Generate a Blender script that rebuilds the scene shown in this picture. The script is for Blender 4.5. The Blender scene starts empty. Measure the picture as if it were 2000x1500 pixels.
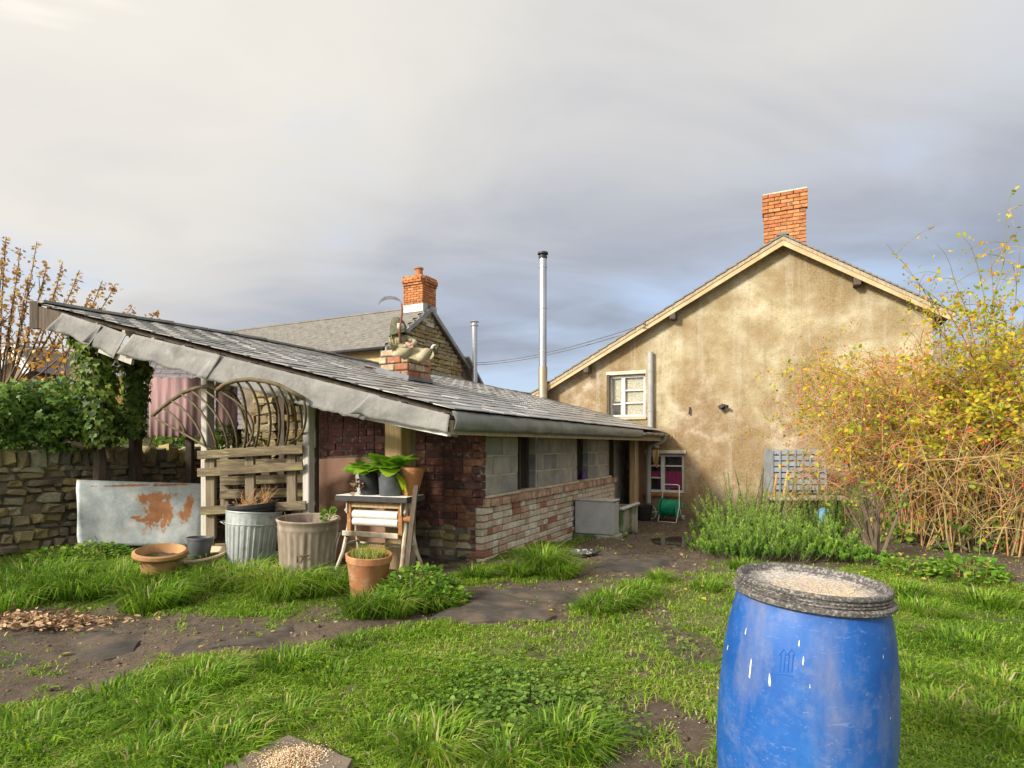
import bpy, math, random
import numpy as np
from mathutils import Vector, Matrix, noise as mnoise
S = bpy.context.scene
COL = S.collection
rng = np.random.default_rng(7)
R = random.Random(5)
rad = math.radians

# ------------------------------------------------------------------ camera
F, HY, CH = 1130.0, 870.0, 1.22          # focal length and horizon row (on a 2000 px wide frame), camera height
cam = bpy.data.cameras.new('camera')
cam.sensor_width = 36
cam.lens = F / 2000 * 36
cam.shift_y = (HY - 750) / 2000
cam.clip_start = 0.05
cam.clip_end = 3000
co = bpy.data.objects.new('camera', cam)
COL.objects.link(co)
co.location = (0, 0, CH)
co.rotation_euler = (rad(90), 0, 0)
S.camera = co

# ------------------------------------------------------------------ world, sun, exposure
SUN_AZ = math.atan2(-0.60, -0.80)        # low winter sun behind the camera's left shoulder
SUN_EL = rad(27)
w = bpy.data.worlds.new('World')
S.world = w
w.use_nodes = True
nt = w.node_tree
nt.nodes.clear()
def wn(t, **k):
    n = nt.nodes.new(t)
    for a, b in k.items():
        setattr(n, a, b)
    return n
def wl(a, b):
    nt.links.new(a, b)
wout = wn('ShaderNodeOutputWorld')
wbg = wn('ShaderNodeBackground')
wbg.inputs['Strength'].default_value = 0.10
sky = wn('ShaderNodeTexSky')
sky.sky_type = 'NISHITA'
sky.sun_disc = False
sky.sun_elevation = SUN_EL
sky.sun_rotation = math.pi / 2 - SUN_AZ
sky.air_density = 1.0
sky.dust_density = 2.0
wtc = wn('ShaderNodeTexCoord')
sep = wn('ShaderNodeSeparateXYZ')
wl(wtc.outputs['Generated'], sep.inputs[0])
def wm(op, a, b=None, clamp=False):
    n = wn('ShaderNodeMath', operation=op, use_clamp=clamp)
    for i, q in enumerate((a, b)):
        if q is None:
            continue
        if isinstance(q, (int, float)):
            n.inputs[i].default_value = q
        else:
            wl(q, n.inputs[i])
    return n.outputs[0]
def wramp(fac, stops, interp='EASE'):
    n = wn('ShaderNodeValToRGB')
    n.color_ramp.interpolation = interp
    el = n.color_ramp.elements
    while len(el) < len(stops):
        el.new(0.5)
    for e, (p, c) in zip(el, stops):
        e.position = p
        e.color = (*c, 1)
    wl(fac, n.inputs[0])
    return n.outputs[0]
# a flat cloud deck seen in perspective
zc = wm('ADD', wm('MAXIMUM', sep.outputs[2], 0.0), 0.22)
cx = wm('DIVIDE', sep.outputs[0], zc)
cy = wm('DIVIDE', sep.outputs[1], zc)
cmb = wn('ShaderNodeCombineXYZ')
wl(cx, cmb.inputs[0]); wl(cy, cmb.inputs[1])
def wnoise(sc, det, dist, off, ro=0.5):
    mp = wn('ShaderNodeMapping')
    mp.inputs['Location'].default_value = off
    mp.inputs['Scale'].default_value = (0.62, 1.0, 1.0)
    wl(cmb.outputs[0], mp.inputs[0])
    n = wn('ShaderNodeTexNoise')
    n.inputs['Scale'].default_value = sc
    n.inputs['Detail'].default_value = det
    n.inputs['Roughness'].default_value = ro
    n.inputs['Distortion'].default_value = dist
    wl(mp.outputs[0], n.inputs['Vector'])
    return n.outputs[0]
n1 = wnoise(0.95, 4, 0.3, (3.2, 1.4, 0), 0.45)
n2 = wnoise(0.55, 3, 0.2, (7.3, 2.2, 0), 0.4)
n3 = wnoise(2.4, 6, 0.6, (1.3, 5.2, 0), 0.55)
# brightness of the cloud rises towards the sun's side of the sky
sdx, sdy, sdz = math.cos(SUN_AZ) * math.cos(SUN_EL), math.sin(SUN_AZ) * math.cos(SUN_EL), math.sin(SUN_EL)
side = wm('ADD', wm('ADD', wm('MULTIPLY', sep.outputs[0], sdx * .36), wm('MULTIPLY', sep.outputs[1], sdy * .36)), wm('MULTIPLY', sep.outputs[2], sdz * .36 + .05))
tone = wm('ADD', wm('ADD', wm('MULTIPLY', wm('SUBTRACT', n2, .5), 0.55), wm('ADD', wm('MULTIPLY', wm('SUBTRACT', n1, .5), 0.52), wm('MULTIPLY', wm('SUBTRACT', n3, .5), 0.30))), wm('ADD', side, .525))
cloud = wramp(tone, [(0.14, (1.25, 1.48, 1.9)), (0.30, (1.85, 1.98, 2.28)), (0.43, (2.6, 2.6, 2.66)), (0.55, (3.2, 3.1, 2.94)), (0.68, (3.6, 3.44, 3.15)), (1.0, (12.5, 11.2, 9.4))], 'LINEAR')
# thinner, bluer air shows low over the roofs and in gaps on the right
low = wm('SUBTRACT', 1.0, wm('MULTIPLY', sep.outputs[2], 1.9), True)
gap = wm('ADD', wm('MULTIPLY', low, 0.85), wm('ADD', wm('MULTIPLY', wm('SUBTRACT', n1, 0.5), 1.9), wm('MULTIPLY', wm('SUBTRACT', n3, 0.5), .7)))
gapr = wramp(gap, [(0.22, (0, 0, 0)), (0.75, (1, 1, 1))])
skyc = wn('ShaderNodeMix', data_type='RGBA')
skyc.blend_type = 'MIX'
skyc.inputs[0].default_value = 0.25
skyc.inputs[6].default_value = (2.05, 2.6, 3.6, 1)
wl(sky.outputs[0], skyc.inputs[7])
mixs = wn('ShaderNodeMix', data_type='RGBA')
wl(wm('MULTIPLY', gapr, 0.85), mixs.inputs[0])
wl(cloud, mixs.inputs[6])
wl(skyc.outputs[2], mixs.inputs[7])
wl(mixs.outputs[2], wbg.inputs['Color'])
wl(wbg.outputs[0], wout.inputs[0])

sl = bpy.data.lights.new('sun', 'SUN')
sl.energy = 2.3
sl.angle = rad(9)
sl.color = (1.0, 0.94, 0.83)
so = bpy.data.objects.new('sun', sl)
COL.objects.link(so)
sd = Vector((math.cos(SUN_AZ) * math.cos(SUN_EL), math.sin(SUN_AZ) * math.cos(SUN_EL), math.sin(SUN_EL)))
so.rotation_euler = sd.to_track_quat('Z', 'Y').to_euler()
so.location = sd * 30
S.view_settings.view_transform = 'Standard'
S.view_settings.look = 'None'
S.view_settings.gamma = 1
S.view_settings.exposure = 1.32
S.render.engine = 'CYCLES'
S.cycles.use_denoising = True
S.cycles.max_bounces = 5
S.cycles.transparent_max_bounces = 4

# ------------------------------------------------------------------ frame of the old buildings: u into the yard, v to the left
U2 = np.array([559.0, 1130.0]); U2 /= np.linalg.norm(U2)
V2 = np.array([-U2[1], U2[0]])
C0 = np.array([-0.2973, 6.1081])
ANG = math.atan2(U2[1], U2[0])
RZ = Matrix.Rotation(ANG, 4, 'Z')
def W(u, v, z):
    p = C0 + u * U2 + v * V2
    return Vector((p[0], p[1], z))
def at(px, py, Y):
    return Vector(((px - 1000) / F * Y, Y, CH + (HY - py) / F * Y))
def sm(a, b, x):
    t = np.clip((x - a) / (b - a), 0, 1)
    return t * t * (3 - 2 * t)
def gz(x, y):
    x = np.asarray(x, float); y = np.asarray(y, float)
    return (-0.33 * sm(6.0, 11.5, y) * sm(-3.0, -0.3, x) + 0.10 * sm(-3.6, -5.4, x) * sm(4.5, 6.5, y)
            + 0.03 * np.sin(x * 1.7 + 0.4) * np.sin(y * 1.3) + 0.012 * np.sin(x * 5.1 + y * 3.3))
def gp(px, py):
    Y = 5.0
    for _ in range(14):
        zz = float(gz((px - 1000) / F * Y, Y))
        Y = 0.5 * Y + 0.5 * (CH - zz) * F / (py - HY)
    p = at(px, py, Y)
    p.z = float(gz(p.x, p.y))
    return p
def proj(x, y, z):
    return 1000 + F * x / y, HY - F * (z - CH) / y

# ------------------------------------------------------------------ materials
def L(c):
    return (*c, 1) if len(c) == 3 else c
class NT:
    def __init__(s, name):
        s.m = bpy.data.materials.new(name)
        s.m.use_nodes = True
        s.t = s.m.node_tree
        s.b = s.t.nodes['Principled BSDF']
        s.o = s.t.nodes['Material Output']
    def n(s, t, **k):
        q = s.t.nodes.new(t)
        for a, b in k.items():
            setattr(q, a, b)
        return q
    def l(s, a, b):
        s.t.links.new(a, b)
    def math(s, op, a, b=None, clamp=False):
        q = s.n('ShaderNodeMath', operation=op, use_clamp=clamp)
        for i, x in enumerate((a, b)):
            if x is None: continue
            if isinstance(x, (int, float)): q.inputs[i].default_value = x
            else: s.l(x, q.inputs[i])
        return q.outputs[0]
    def ramp(s, fac, stops, interp='LINEAR'):
        q = s.n('ShaderNodeValToRGB')
        q.color_ramp.interpolation = interp
        e = q.color_ramp.elements
        while len(e) < len(stops): e.new(0.5)
        for x, (p, c) in zip(e, stops):
            x.position = p; x.color = L(c)
        s.l(fac, q.inputs[0])
        return q.outputs[0]
    def mix(s, fac, a, b, mode='MIX'):
        q = s.n('ShaderNodeMix', data_type='RGBA')
        q.blend_type = mode
        for i, x in ((0, fac), (6, a), (7, b)):
            if isinstance(x, (int, float)): q.inputs[i].default_value = x
            elif isinstance(x, tuple): q.inputs[i].default_value = L(x)
            else: s.l(x, q.inputs[i])
        return q.outputs[2]
    def coord(s, stretch=(1, 1, 1), world=False, rot=(0, 0, 0)):
        if world:
            v = s.n('ShaderNodeNewGeometry').outputs['Position']
        else:
            tc = s.n('ShaderNodeTexCoord'); oi = s.n('ShaderNodeObjectInfo')
            mu = s.math('MULTIPLY', oi.outputs['Random'], 61.0)
            ad = s.n('ShaderNodeVectorMath', operation='ADD')
            s.l(tc.outputs['Object'], ad.inputs[0]); s.l(mu, ad.inputs[1])
            v = ad.outputs[0]
        mp = s.n('ShaderNodeMapping')
        mp.inputs['Scale'].default_value = stretch
        mp.inputs['Rotation'].default_value = rot
        s.l(v, mp.inputs[0])
        return mp.outputs[0]
    def noise(s, vec, sc, det=5, ro=0.55, dist=0):
        q = s.n('ShaderNodeTexNoise')
        q.inputs['Scale'].default_value = sc
        q.inputs['Detail'].default_value = det
        q.inputs['Roughness'].default_value = ro
        q.inputs['Distortion'].default_value = dist
        s.l(vec, q.inputs['Vector'])
        return q.outputs[0]
    def bump(s, h, st, dist=0.01):
        q = s.n('ShaderNodeBump')
        q.inputs['Strength'].default_value = st
        q.inputs['Distance'].default_value = dist
        s.l(h, q.inputs['Height'])
        s.l(q.outputs[0], s.b.inputs['Normal'])
def M(name, c1, c2, sc=6, rough=0.85, bump=0.4, bsc=None, bd=0.006, cols=None, stains=(), metal=0, stretch=(1, 1, 1), world=False, det=6, rot=(0, 0, 0), spec=0.4):
    """noise between two tones; cols = colours picked per object; stains = (rgb, scale, lo, hi, amount)"""
    t = NT(name)
    v = t.coord(stretch, world, rot)
    n = t.noise(v, sc, det)
    c = t.ramp(n, [(0.3, c1), (0.7, c2)])
    if cols:
        oi = t.n('ShaderNodeObjectInfo')
        k = t.ramp(oi.outputs['Random'], [(i / len(cols), q) for i, q in enumerate(cols)], 'CONSTANT')
        c = t.mix(1.0, k, t.ramp(n, [(0.25, (0.62, 0.62, 0.62)), (0.75, (1.2, 1.2, 1.2))]), 'MULTIPLY')
    for (rgb, s2, lo, hi, am) in stains:
        q = t.noise(v, s2, 6, 0.6)
        fac = t.ramp(q, [(lo, (0, 0, 0)), (hi, (am, am, am))])
        c = t.mix(fac, c, rgb)
    t.l(c, t.b.inputs['Base Color'])
    t.b.inputs['Roughness'].default_value = rough
    t.b.inputs['Metallic'].default_value = metal
    t.b.inputs['Specular IOR Level'].default_value = spec
    if bump:
        t.bump(t.noise(v, bsc or sc * 4, 6, 0.6), bump, bd)
    return t.m
def LEAF(name, stops, rough=0.5, trans=0.35, spec=0.35):
    t = NT(name)
    a = t.n('ShaderNodeAttribute', attribute_name='rnd')
    c = t.ramp(a.outputs['Fac'], stops)
    t.l(c, t.b.inputs['Base Color'])
    t.b.inputs['Roughness'].default_value = rough
    t.b.inputs['Specular IOR Level'].default_value = spec
    tr = t.n('ShaderNodeBsdfTranslucent')
    t.l(c, tr.inputs[0])
    mx = t.n('ShaderNodeMixShader')
    mx.inputs[0].default_value = trans
    t.l(t.b.outputs[0], mx.inputs[1]); t.l(tr.outputs[0], mx.inputs[2])
    t.l(mx.outputs[0], t.o.inputs[0])
    return t.m

MT = {}
MT['brick_dark'] = M('brick_dark', (.1, .04, .03), (.2, .09, .06), 14, .92, .6, 50, .005,
    cols=[(.17, .062, .045), (.13, .05, .042), (.20, .075, .05), (.15, .07, .055), (.24, .10, .06), (.11, .05, .045), (.18, .085, .06), (.26, .115, .065)],
    stains=[((.42, .38, .33), 20, .56, .70, .65), ((.05, .04, .035), 9, .52, .72, .7)])
MT['brick_pale'] = M('brick_pale', (.4, .3, .25), (.5, .4, .3), 16, .92, .6, 50, .005,
    cols=[(.56, .48, .37), (.66, .61, .52), (.45, .30, .22), (.54, .42, .32), (.60, .53, .42), (.35, .15, .095), (.64, .59, .49), (.48, .35, .26), (.58, .51, .40), (.43, .38, .27), (.56, .43, .34), (.50, .39, .30), (.62, .56, .46)],
    stains=[((.24, .18, .12), 13, .56, .72, .6), ((.72, .68, .6), 22, .60, .72, .5)])
MT['brick_cap'] = M('brick_cap', (.4, .25, .18), (.5, .35, .25), 16, .92, .6, 50, .005,
    cols=[(.42, .24, .16), (.50, .34, .23), (.36, .19, .13), (.55, .42, .31), (.47, .30, .2)], stains=[((.16, .12, .09), 13, .55, .72, .7), ((.6, .55, .45), 22, .6, .72, .6)])
MT['brick_orange'] = M('brick_orange', (.4, .15, .06), (.5, .2, .1), 12, .9, .5, 40, .005,
    cols=[(.50, .175, .065), (.56, .22, .085), (.42, .14, .055), (.60, .26, .11), (.36, .14, .06), (.48, .19, .06)],
    stains=[((.30, .20, .05), 7, .55, .75, .65), ((.55, .42, .3), 18, .62, .74, .5), ((.13, .075, .045), 9, .52, .66, .8), ((.33, .24, .08), 4, .58, .72, .6)])
MT['brick_stack'] = M('brick_stack', (.4, .2, .1), (.5, .3, .2), 14, .92, .7, 40, .008,
    cols=[(.40, .16, .08), (.46, .34, .22), (.44, .12, .06), (.38, .22, .13), (.5, .40, .28), (.34, .14, .08)],
    stains=[((.20, .18, .08), 9, .52, .7, .7), ((.6, .56, .46), 16, .6, .72, .7)])
MT['block'] = M('block', (.2, .2, .19), (.3, .3, .28), 5, .95, .7, 90, .006,
    cols=[(.33, .325, .31), (.40, .385, .345), (.28, .28, .277), (.43, .405, .35), (.37, .35, .305)],
    stains=[((.30, .24, .10), 2.2, .56, .76, .5), ((.45, .43, .38), 5, .62, .75, .5)])
MT['mortar'] = M('mortar', (.50, .44, .32), (.68, .62, .50), 7, .95, .6, 60, .008, world=True, stains=[((.16, .13, .09), 3, .5, .7, .6)])
MT['plinth_mortar'] = M('plinth_mortar', (.15, .12, .09), (.27, .23, .17), 9, .95, .6, 60, .008, world=True)
MT['mortar_dark'] = M('mortar_dark', (.10, .085, .07), (.22, .19, .16), 9, .95, .6, 60, .01, world=True)
MT['stone'] = M('stone', (.2, .17, .1), (.3, .25, .15), 6, .93, .8, 24, .012,
    cols=[(.28, .225, .13), (.34, .275, .14), (.23, .195, .135), (.40, .32, .14), (.27, .235, .17), (.38, .31, .17), (.44, .40, .28)],
    stains=[((.38, .31, .08), 5, .54, .7, .7), ((.09, .075, .055), 7, .54, .72, .7), ((.42, .42, .36), 16, .64, .74, .6)])
MT['stone_gold'] = M('stone_gold', (.3, .24, .12), (.4, .3, .18), 7, .93, .7, 26, .01,
    cols=[(.36, .27, .12), (.30, .22, .10), (.40, .33, .19), (.26, .20, .11), (.34, .28, .17)], stains=[((.12, .09, .05), 8, .54, .7, .7), ((.55, .5, .36), 13, .6, .72, .5)])
MT['earth_wall'] = M('earth_wall', (.11, .09, .066), (.25, .205, .145), 5, .97, .8, 22, .02, world=True)
MT['slate'] = M('slate', (.19, .188, .18), (.30, .293, .275), 5, .36, .35, 26, .004, world=True, spec=.55,
    stains=[((.30, .25, .15), 6, .62, .76, .55), ((.10, .10, .11), 2, .5, .7, .6)])
MT['slate_brown'] = M('slate_brown', (.115, .108, .098), (.20, .185, .16), 5, .55, .35, 26, .004, world=True, stains=[((.25, .21, .13), 6, .58, .76, .5)])
MT['slate_mauve'] = M('slate_mauve', (.13, .115, .125), (.23, .205, .215), 6, .5, .35, 26, .004, world=True)
MT['roof_board'] = M('roof_board', (.10, .07, .045), (.19, .14, .09), 5, .9, .4, 30, stretch=(1, 1, 6))
MT['felt'] = M('felt', (.175, .172, .165), (.27, .264, .253), 3, .9, .9, 5, .03, world=True, stains=[((.12, .105, .085), 4, .54, .72, .7), ((.30, .29, .275), 9, .60, .72, .6)])
MT['lead'] = M('lead', (.115, .13, .128), (.205, .22, .212), 4, .5, .3, 9, .01, world=True, stains=[((.14, .18, .09), 5, .55, .72, .7), ((.12, .11, .1), 9, .56, .72, .6)])
MT['flashing'] = M('flashing', (.10, .115, .135), (.17, .185, .21), 6, .5, .25, 15, .006)
MT['timber'] = M('timber', (.27, .21, .135), (.45, .37, .26), 5, .85, .5, 12, .006, stretch=(9, 9, .7), stains=[((.17, .13, .085), 3, .55, .72, .6)])
MT['timber_gold'] = M('timber_gold', (.38, .24, .105), (.52, .38, .21), 5, .8, .5, 12, .006, stretch=(9, 9, .6), stains=[((.48, .45, .39), 3, .58, .72, .7), ((.2, .13, .07), 6, .6, .72, .5)])
MT['timber_grey'] = M('timber_grey', (.33, .31, .27), (.50, .47, .42), 5, .9, .5, 12, .006, stretch=(9, 9, .7), stains=[((.2, .17, .13), 4, .57, .72, .7)])
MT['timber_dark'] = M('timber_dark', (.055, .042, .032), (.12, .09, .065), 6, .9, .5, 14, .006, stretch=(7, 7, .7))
MT['plank'] = M('plank', (.105, .078, .044), (.25, .195, .12), 4, .9, .7, 12, .006, stretch=(1.2, 9, 9), stains=[((.075, .058, .04), 2.4, .50, .66, .85), ((.26, .24, .07), 2, .52, .68, .7), ((.46, .43, .34), 5, .60, .72, .7)])
MT['bearer'] = M('bearer', (.13, .10, .065), (.27, .215, .145), 5, .9, .5, 12, .006, stretch=(9, 9, .7), stains=[((.08, .06, .045), 3, .55, .72, .6)])
MT['barge'] = M('barge', (.40, .29, .145), (.54, .42, .25), 4, .8, .4, 12, .005, world=True, stains=[((.20, .14, .08), 3, .54, .72, .65), ((.55, .5, .4), 6, .63, .74, .6)])
MT['white_paint'] = M('white_paint', (.52, .50, .45), (.68, .66, .62), 9, .6, .25, 30, .003, stains=[((.42, .36, .26), 7, .60, .74, .7)])
MT['grey_plastic'] = M('grey_plastic', (.27, .27, .26), (.36, .357, .34), 5, .5, .1, 20, .003, stains=[((.3, .28, .22), 4, .6, .75, .5)])
MT['black_plastic'] = M('black_plastic', (.012, .012, .013), (.026, .026, .027), 12, .55, .15, 40, .002, stains=[((.08, .075, .07), 9, .66, .78, .4)])
MT['grey_pot'] = M('grey_pot', (.055, .06, .068), (.10, .108, .118), 8, .55, .15, 40, .002, stains=[((.25, .24, .22), 8, .62, .76, .5)])
MT['steel'] = M('steel', (.46, .46, .45), (.60, .59, .58), 4, .28, .05, 9, .004, metal=.9, stretch=(1, 1, .3))
MT['steel_tan'] = M('steel_tan', (.42, .33, .22), (.55, .46, .34), 5, .35, .08, 9, .004, metal=.75, stretch=(1, 1, .3))
MT['galv'] = M('galv', (.25, .275, .27), (.40, .425, .42), 9, .55, .2, 30, .002, metal=.2, stains=[((.50, .52, .51), 3, .5, .7, .6), ((.16, .165, .15), 10, .56, .7, .6), ((.22, .16, .09), 5, .62, .74, .6)])
MT['galv_old'] = M('galv_old', (.17, .13, .095), (.36, .30, .235), 5, .7, .3, 20, .003, metal=.1, stretch=(2.2, 2.2, .5), stains=[((.14, .10, .07), 6, .55, .7, .7), ((.55, .50, .43), 5, .58, .72, .6)])
MT['iron'] = M('iron', (.075, .057, .03), (.165, .13, .068), 14, .75, .4, 50, .002, stains=[((.17, .08, .035), 10, .58, .7, .7)])
MT['iron_black'] = M('iron_black', (.02, .02, .022), (.045, .042, .045), 14, .5, .3, 50, .002)
MT['rust'] = M('rust', (.23, .095, .03), (.40, .19, .07), 14, .85, .6, 40, .003, stains=[((.50, .47, .38), 9, .58, .7, .75), ((.10, .06, .035), 12, .6, .7, .6)])
MT['cream_iron'] = M('cream_iron', (.46, .41, .29), (.58, .54, .42), 10, .6, .4, 40, .003, stains=[((.34, .15, .05), 8, .52, .66, .8), ((.42, .50, .48), 4, .6, .7, .6)])
MT['terracotta'] = M('terracotta', (.34, .13, .05), (.48, .22, .10), 5, .9, .6, 40, .004, stains=[((.52, .42, .29), 5, .54, .70, .7), ((.12, .085, .05), 6, .53, .68, .8), ((.16, .17, .05), 4, .60, .72, .6)])
MT['terracotta_brown'] = M('terracotta_brown', (.29, .145, .06), (.40, .225, .10), 5, .85, .4, 40, .003, stains=[((.36, .28, .12), 5, .50, .68, .75), ((.10, .065, .04), 7, .54, .68, .8)])
MT['saucer'] = M('saucer', (.48, .36, .24), (.58, .47, .34), 6, .85, .3, 40, .003, stains=[((.2, .18, .09), 6, .58, .74, .6)])
MT['soil'] = M('soil', (.045, .03, .02), (.10, .07, .045), 22, .95, .9, 60, .012)
MT['board_brown'] = M('board_brown', (.18, .092, .058), (.26, .145, .093), 2.5, .8, .1, 60, .002, stains=[((.14, .075, .05), 1.5, .5, .7, .6)])
MT['board_pink'] = M('board_pink', (.29, .165, .165), (.39, .245, .24), 3, .85, .25, 16, .004, stretch=(6, 6, .6), stains=[((.15, .10, .10), 1.3, .50, .70, .75), ((.42, .30, .28), 3, .58, .74, .6)])
MT['concrete'] = M('concrete', (.30, .31, .31), (.42, .43, .425), 5, .8, .4, 40, .004, stains=[((.24, .22, .18), 3, .54, .72, .6), ((.55, .55, .53), 9, .62, .74, .5)])
MT['concrete_moss'] = M('concrete_moss', (.22, .22, .19), (.34, .335, .29), 5, .9, .5, 30, .006, stains=[((.045, .085, .015), 2.6, .44, .58, .9)])
MT['glass'] = M('glass', (.012, .014, .016), (.03, .032, .034), 2, .06, 0, spec=.9)
MT['glass_obscure'] = M('glass_obscure', (.20, .185, .12), (.46, .43, .33), 30, .18, .8, 60, .004, spec=.9)
MT['interior_shade'] = M('interior_shade', (.02, .018, .016), (.04, .036, .03), 3, .95, 0)  # near-black colour standing in for the shade inside the shed openings
MT['door'] = M('door', (.035, .028, .022), (.07, .055, .045), 5, .7, .3, 12, .003, stretch=(6, 6, .7))
MT['curtain'] = M('curtain', (.17, .014, .06), (.26, .03, .105), 5, .9, .2, 20, .004)
MT['curtain_blue'] = M('curtain_blue', (.04, .05, .10), (.08, .09, .16), 5, .9, .2, 20, .004)
MT['hose_green'] = M('hose_green', (.0, .20, .10), (.01, .30, .17), 9, .4, .05)
MT['hose_pale'] = M('hose_pale', (.35, .48, .40), (.45, .58, .5), 9, .4, .05)
MT['bamboo'] = M('bamboo', (.42, .25, .09), (.56, .37, .16), 9, .6, .2)
MT['bark'] = M('bark', (.085, .06, .04), (.19, .14, .095), 9, .93, .8, 30, .01, stretch=(2, 2, .6))
MT['bark_straw'] = M('bark_straw', (.36, .25, .10), (.52, .39, .18), 8, .8, .2)
MT['bark_red'] = M('bark_red', (.40, .18, .07), (.54, .30, .13), 8, .8, .2)
MT['bark_olive'] = M('bark_olive', (.19, .16, .055), (.29, .235, .09), 8, .8, .2)
MT['hip'] = M('hip', (.48, .02, .03), (.62, .07, .05), 9, .35, 0, spec=.6)
MT['mat'] = M('mat', (.032, .027, .023), (.075, .063, .053), 6, .9, .5, 60, .004, stains=[((.105, .076, .05), 3, .46, .62, .9)])
MT['slab'] = M('slab', (.11, .088, .066), (.20, .165, .125), 8, .95, .7, 40, .006, stains=[((.08, .065, .05), 5, .54, .7, .7)])
MT['grain'] = M('grain', (.52, .33, .17), (.68, .50, .32), 60, .8, .3, 90, .003)
MT['cloak'] = M('cloak', (.27, .235, .14), (.40, .355, .235), 7, .9, .5, 24, .008, stains=[((.13, .14, .05), 4, .52, .66, .8)])
MT['hood'] = M('hood', (.05, .055, .03), (.14, .13, .075), 22, .9, .6, 50, .006)
MT['flesh'] = M('flesh', (.40, .22, .18), (.5, .3, .25), 20, .7, .2)
MT['sack'] = M('sack', (.03, .03, .032), (.06, .06, .062), 6, .6, .4, 20, .01, stains=[((.45, .44, .43), 9, .57, .60, 1)])
MT['log'] = M('log', (.30, .20, .14), (.42, .31, .23), 9, .9, .5, 30, .006)
MT['purple'] = M('purple', (.10, .04, .28), (.16, .07, .38), 9, .5, 0)
MT['crate'] = M('crate', (.17, .20, .225), (.27, .30, .325), 4, .7, .2, 20, .003, stains=[((.2, .2, .2), 5, .58, .72, .6)])
MT['canvas'] = M('canvas', (.15, .16, .165), (.26, .27, .275), 3, .8, .4, 9, .02)
MT['blue_bag'] = M('blue_bag', (.10, .25, .42), (.2, .36, .52), 9, .5, .2)
MT['wire'] = M('wire', (.10, .10, .11), (.16, .16, .17), 9, .6, 0)
MT['hill'] = M('hill', (.10, .095, .11), (.16, .15, .16), .05, 1, 0, world=True)
MT['blade'] = M('blade', (.10, .09, .11), (.24, .225, .25), 9, .45, .2, 30, .002, metal=.4, stains=[((.2, .1, .06), 9, .56, .7, .7)])
MT['handle_red'] = M('handle_red', (.13, .045, .03), (.22, .085, .055), 9, .7, .2)
MT['clad'] = M('clad', (.14, .10, .085), (.22, .165, .14), 5, .85, .3, 12, .004, stretch=(5, 5, .7))
MT['boardpaint'] = M('boardpaint', (.75, .73, .68), (.80, .79, .76), 6, .55, .1, 30, .002, stains=[((.4, .38, .33), 8, .58, .72, .6)])

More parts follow.
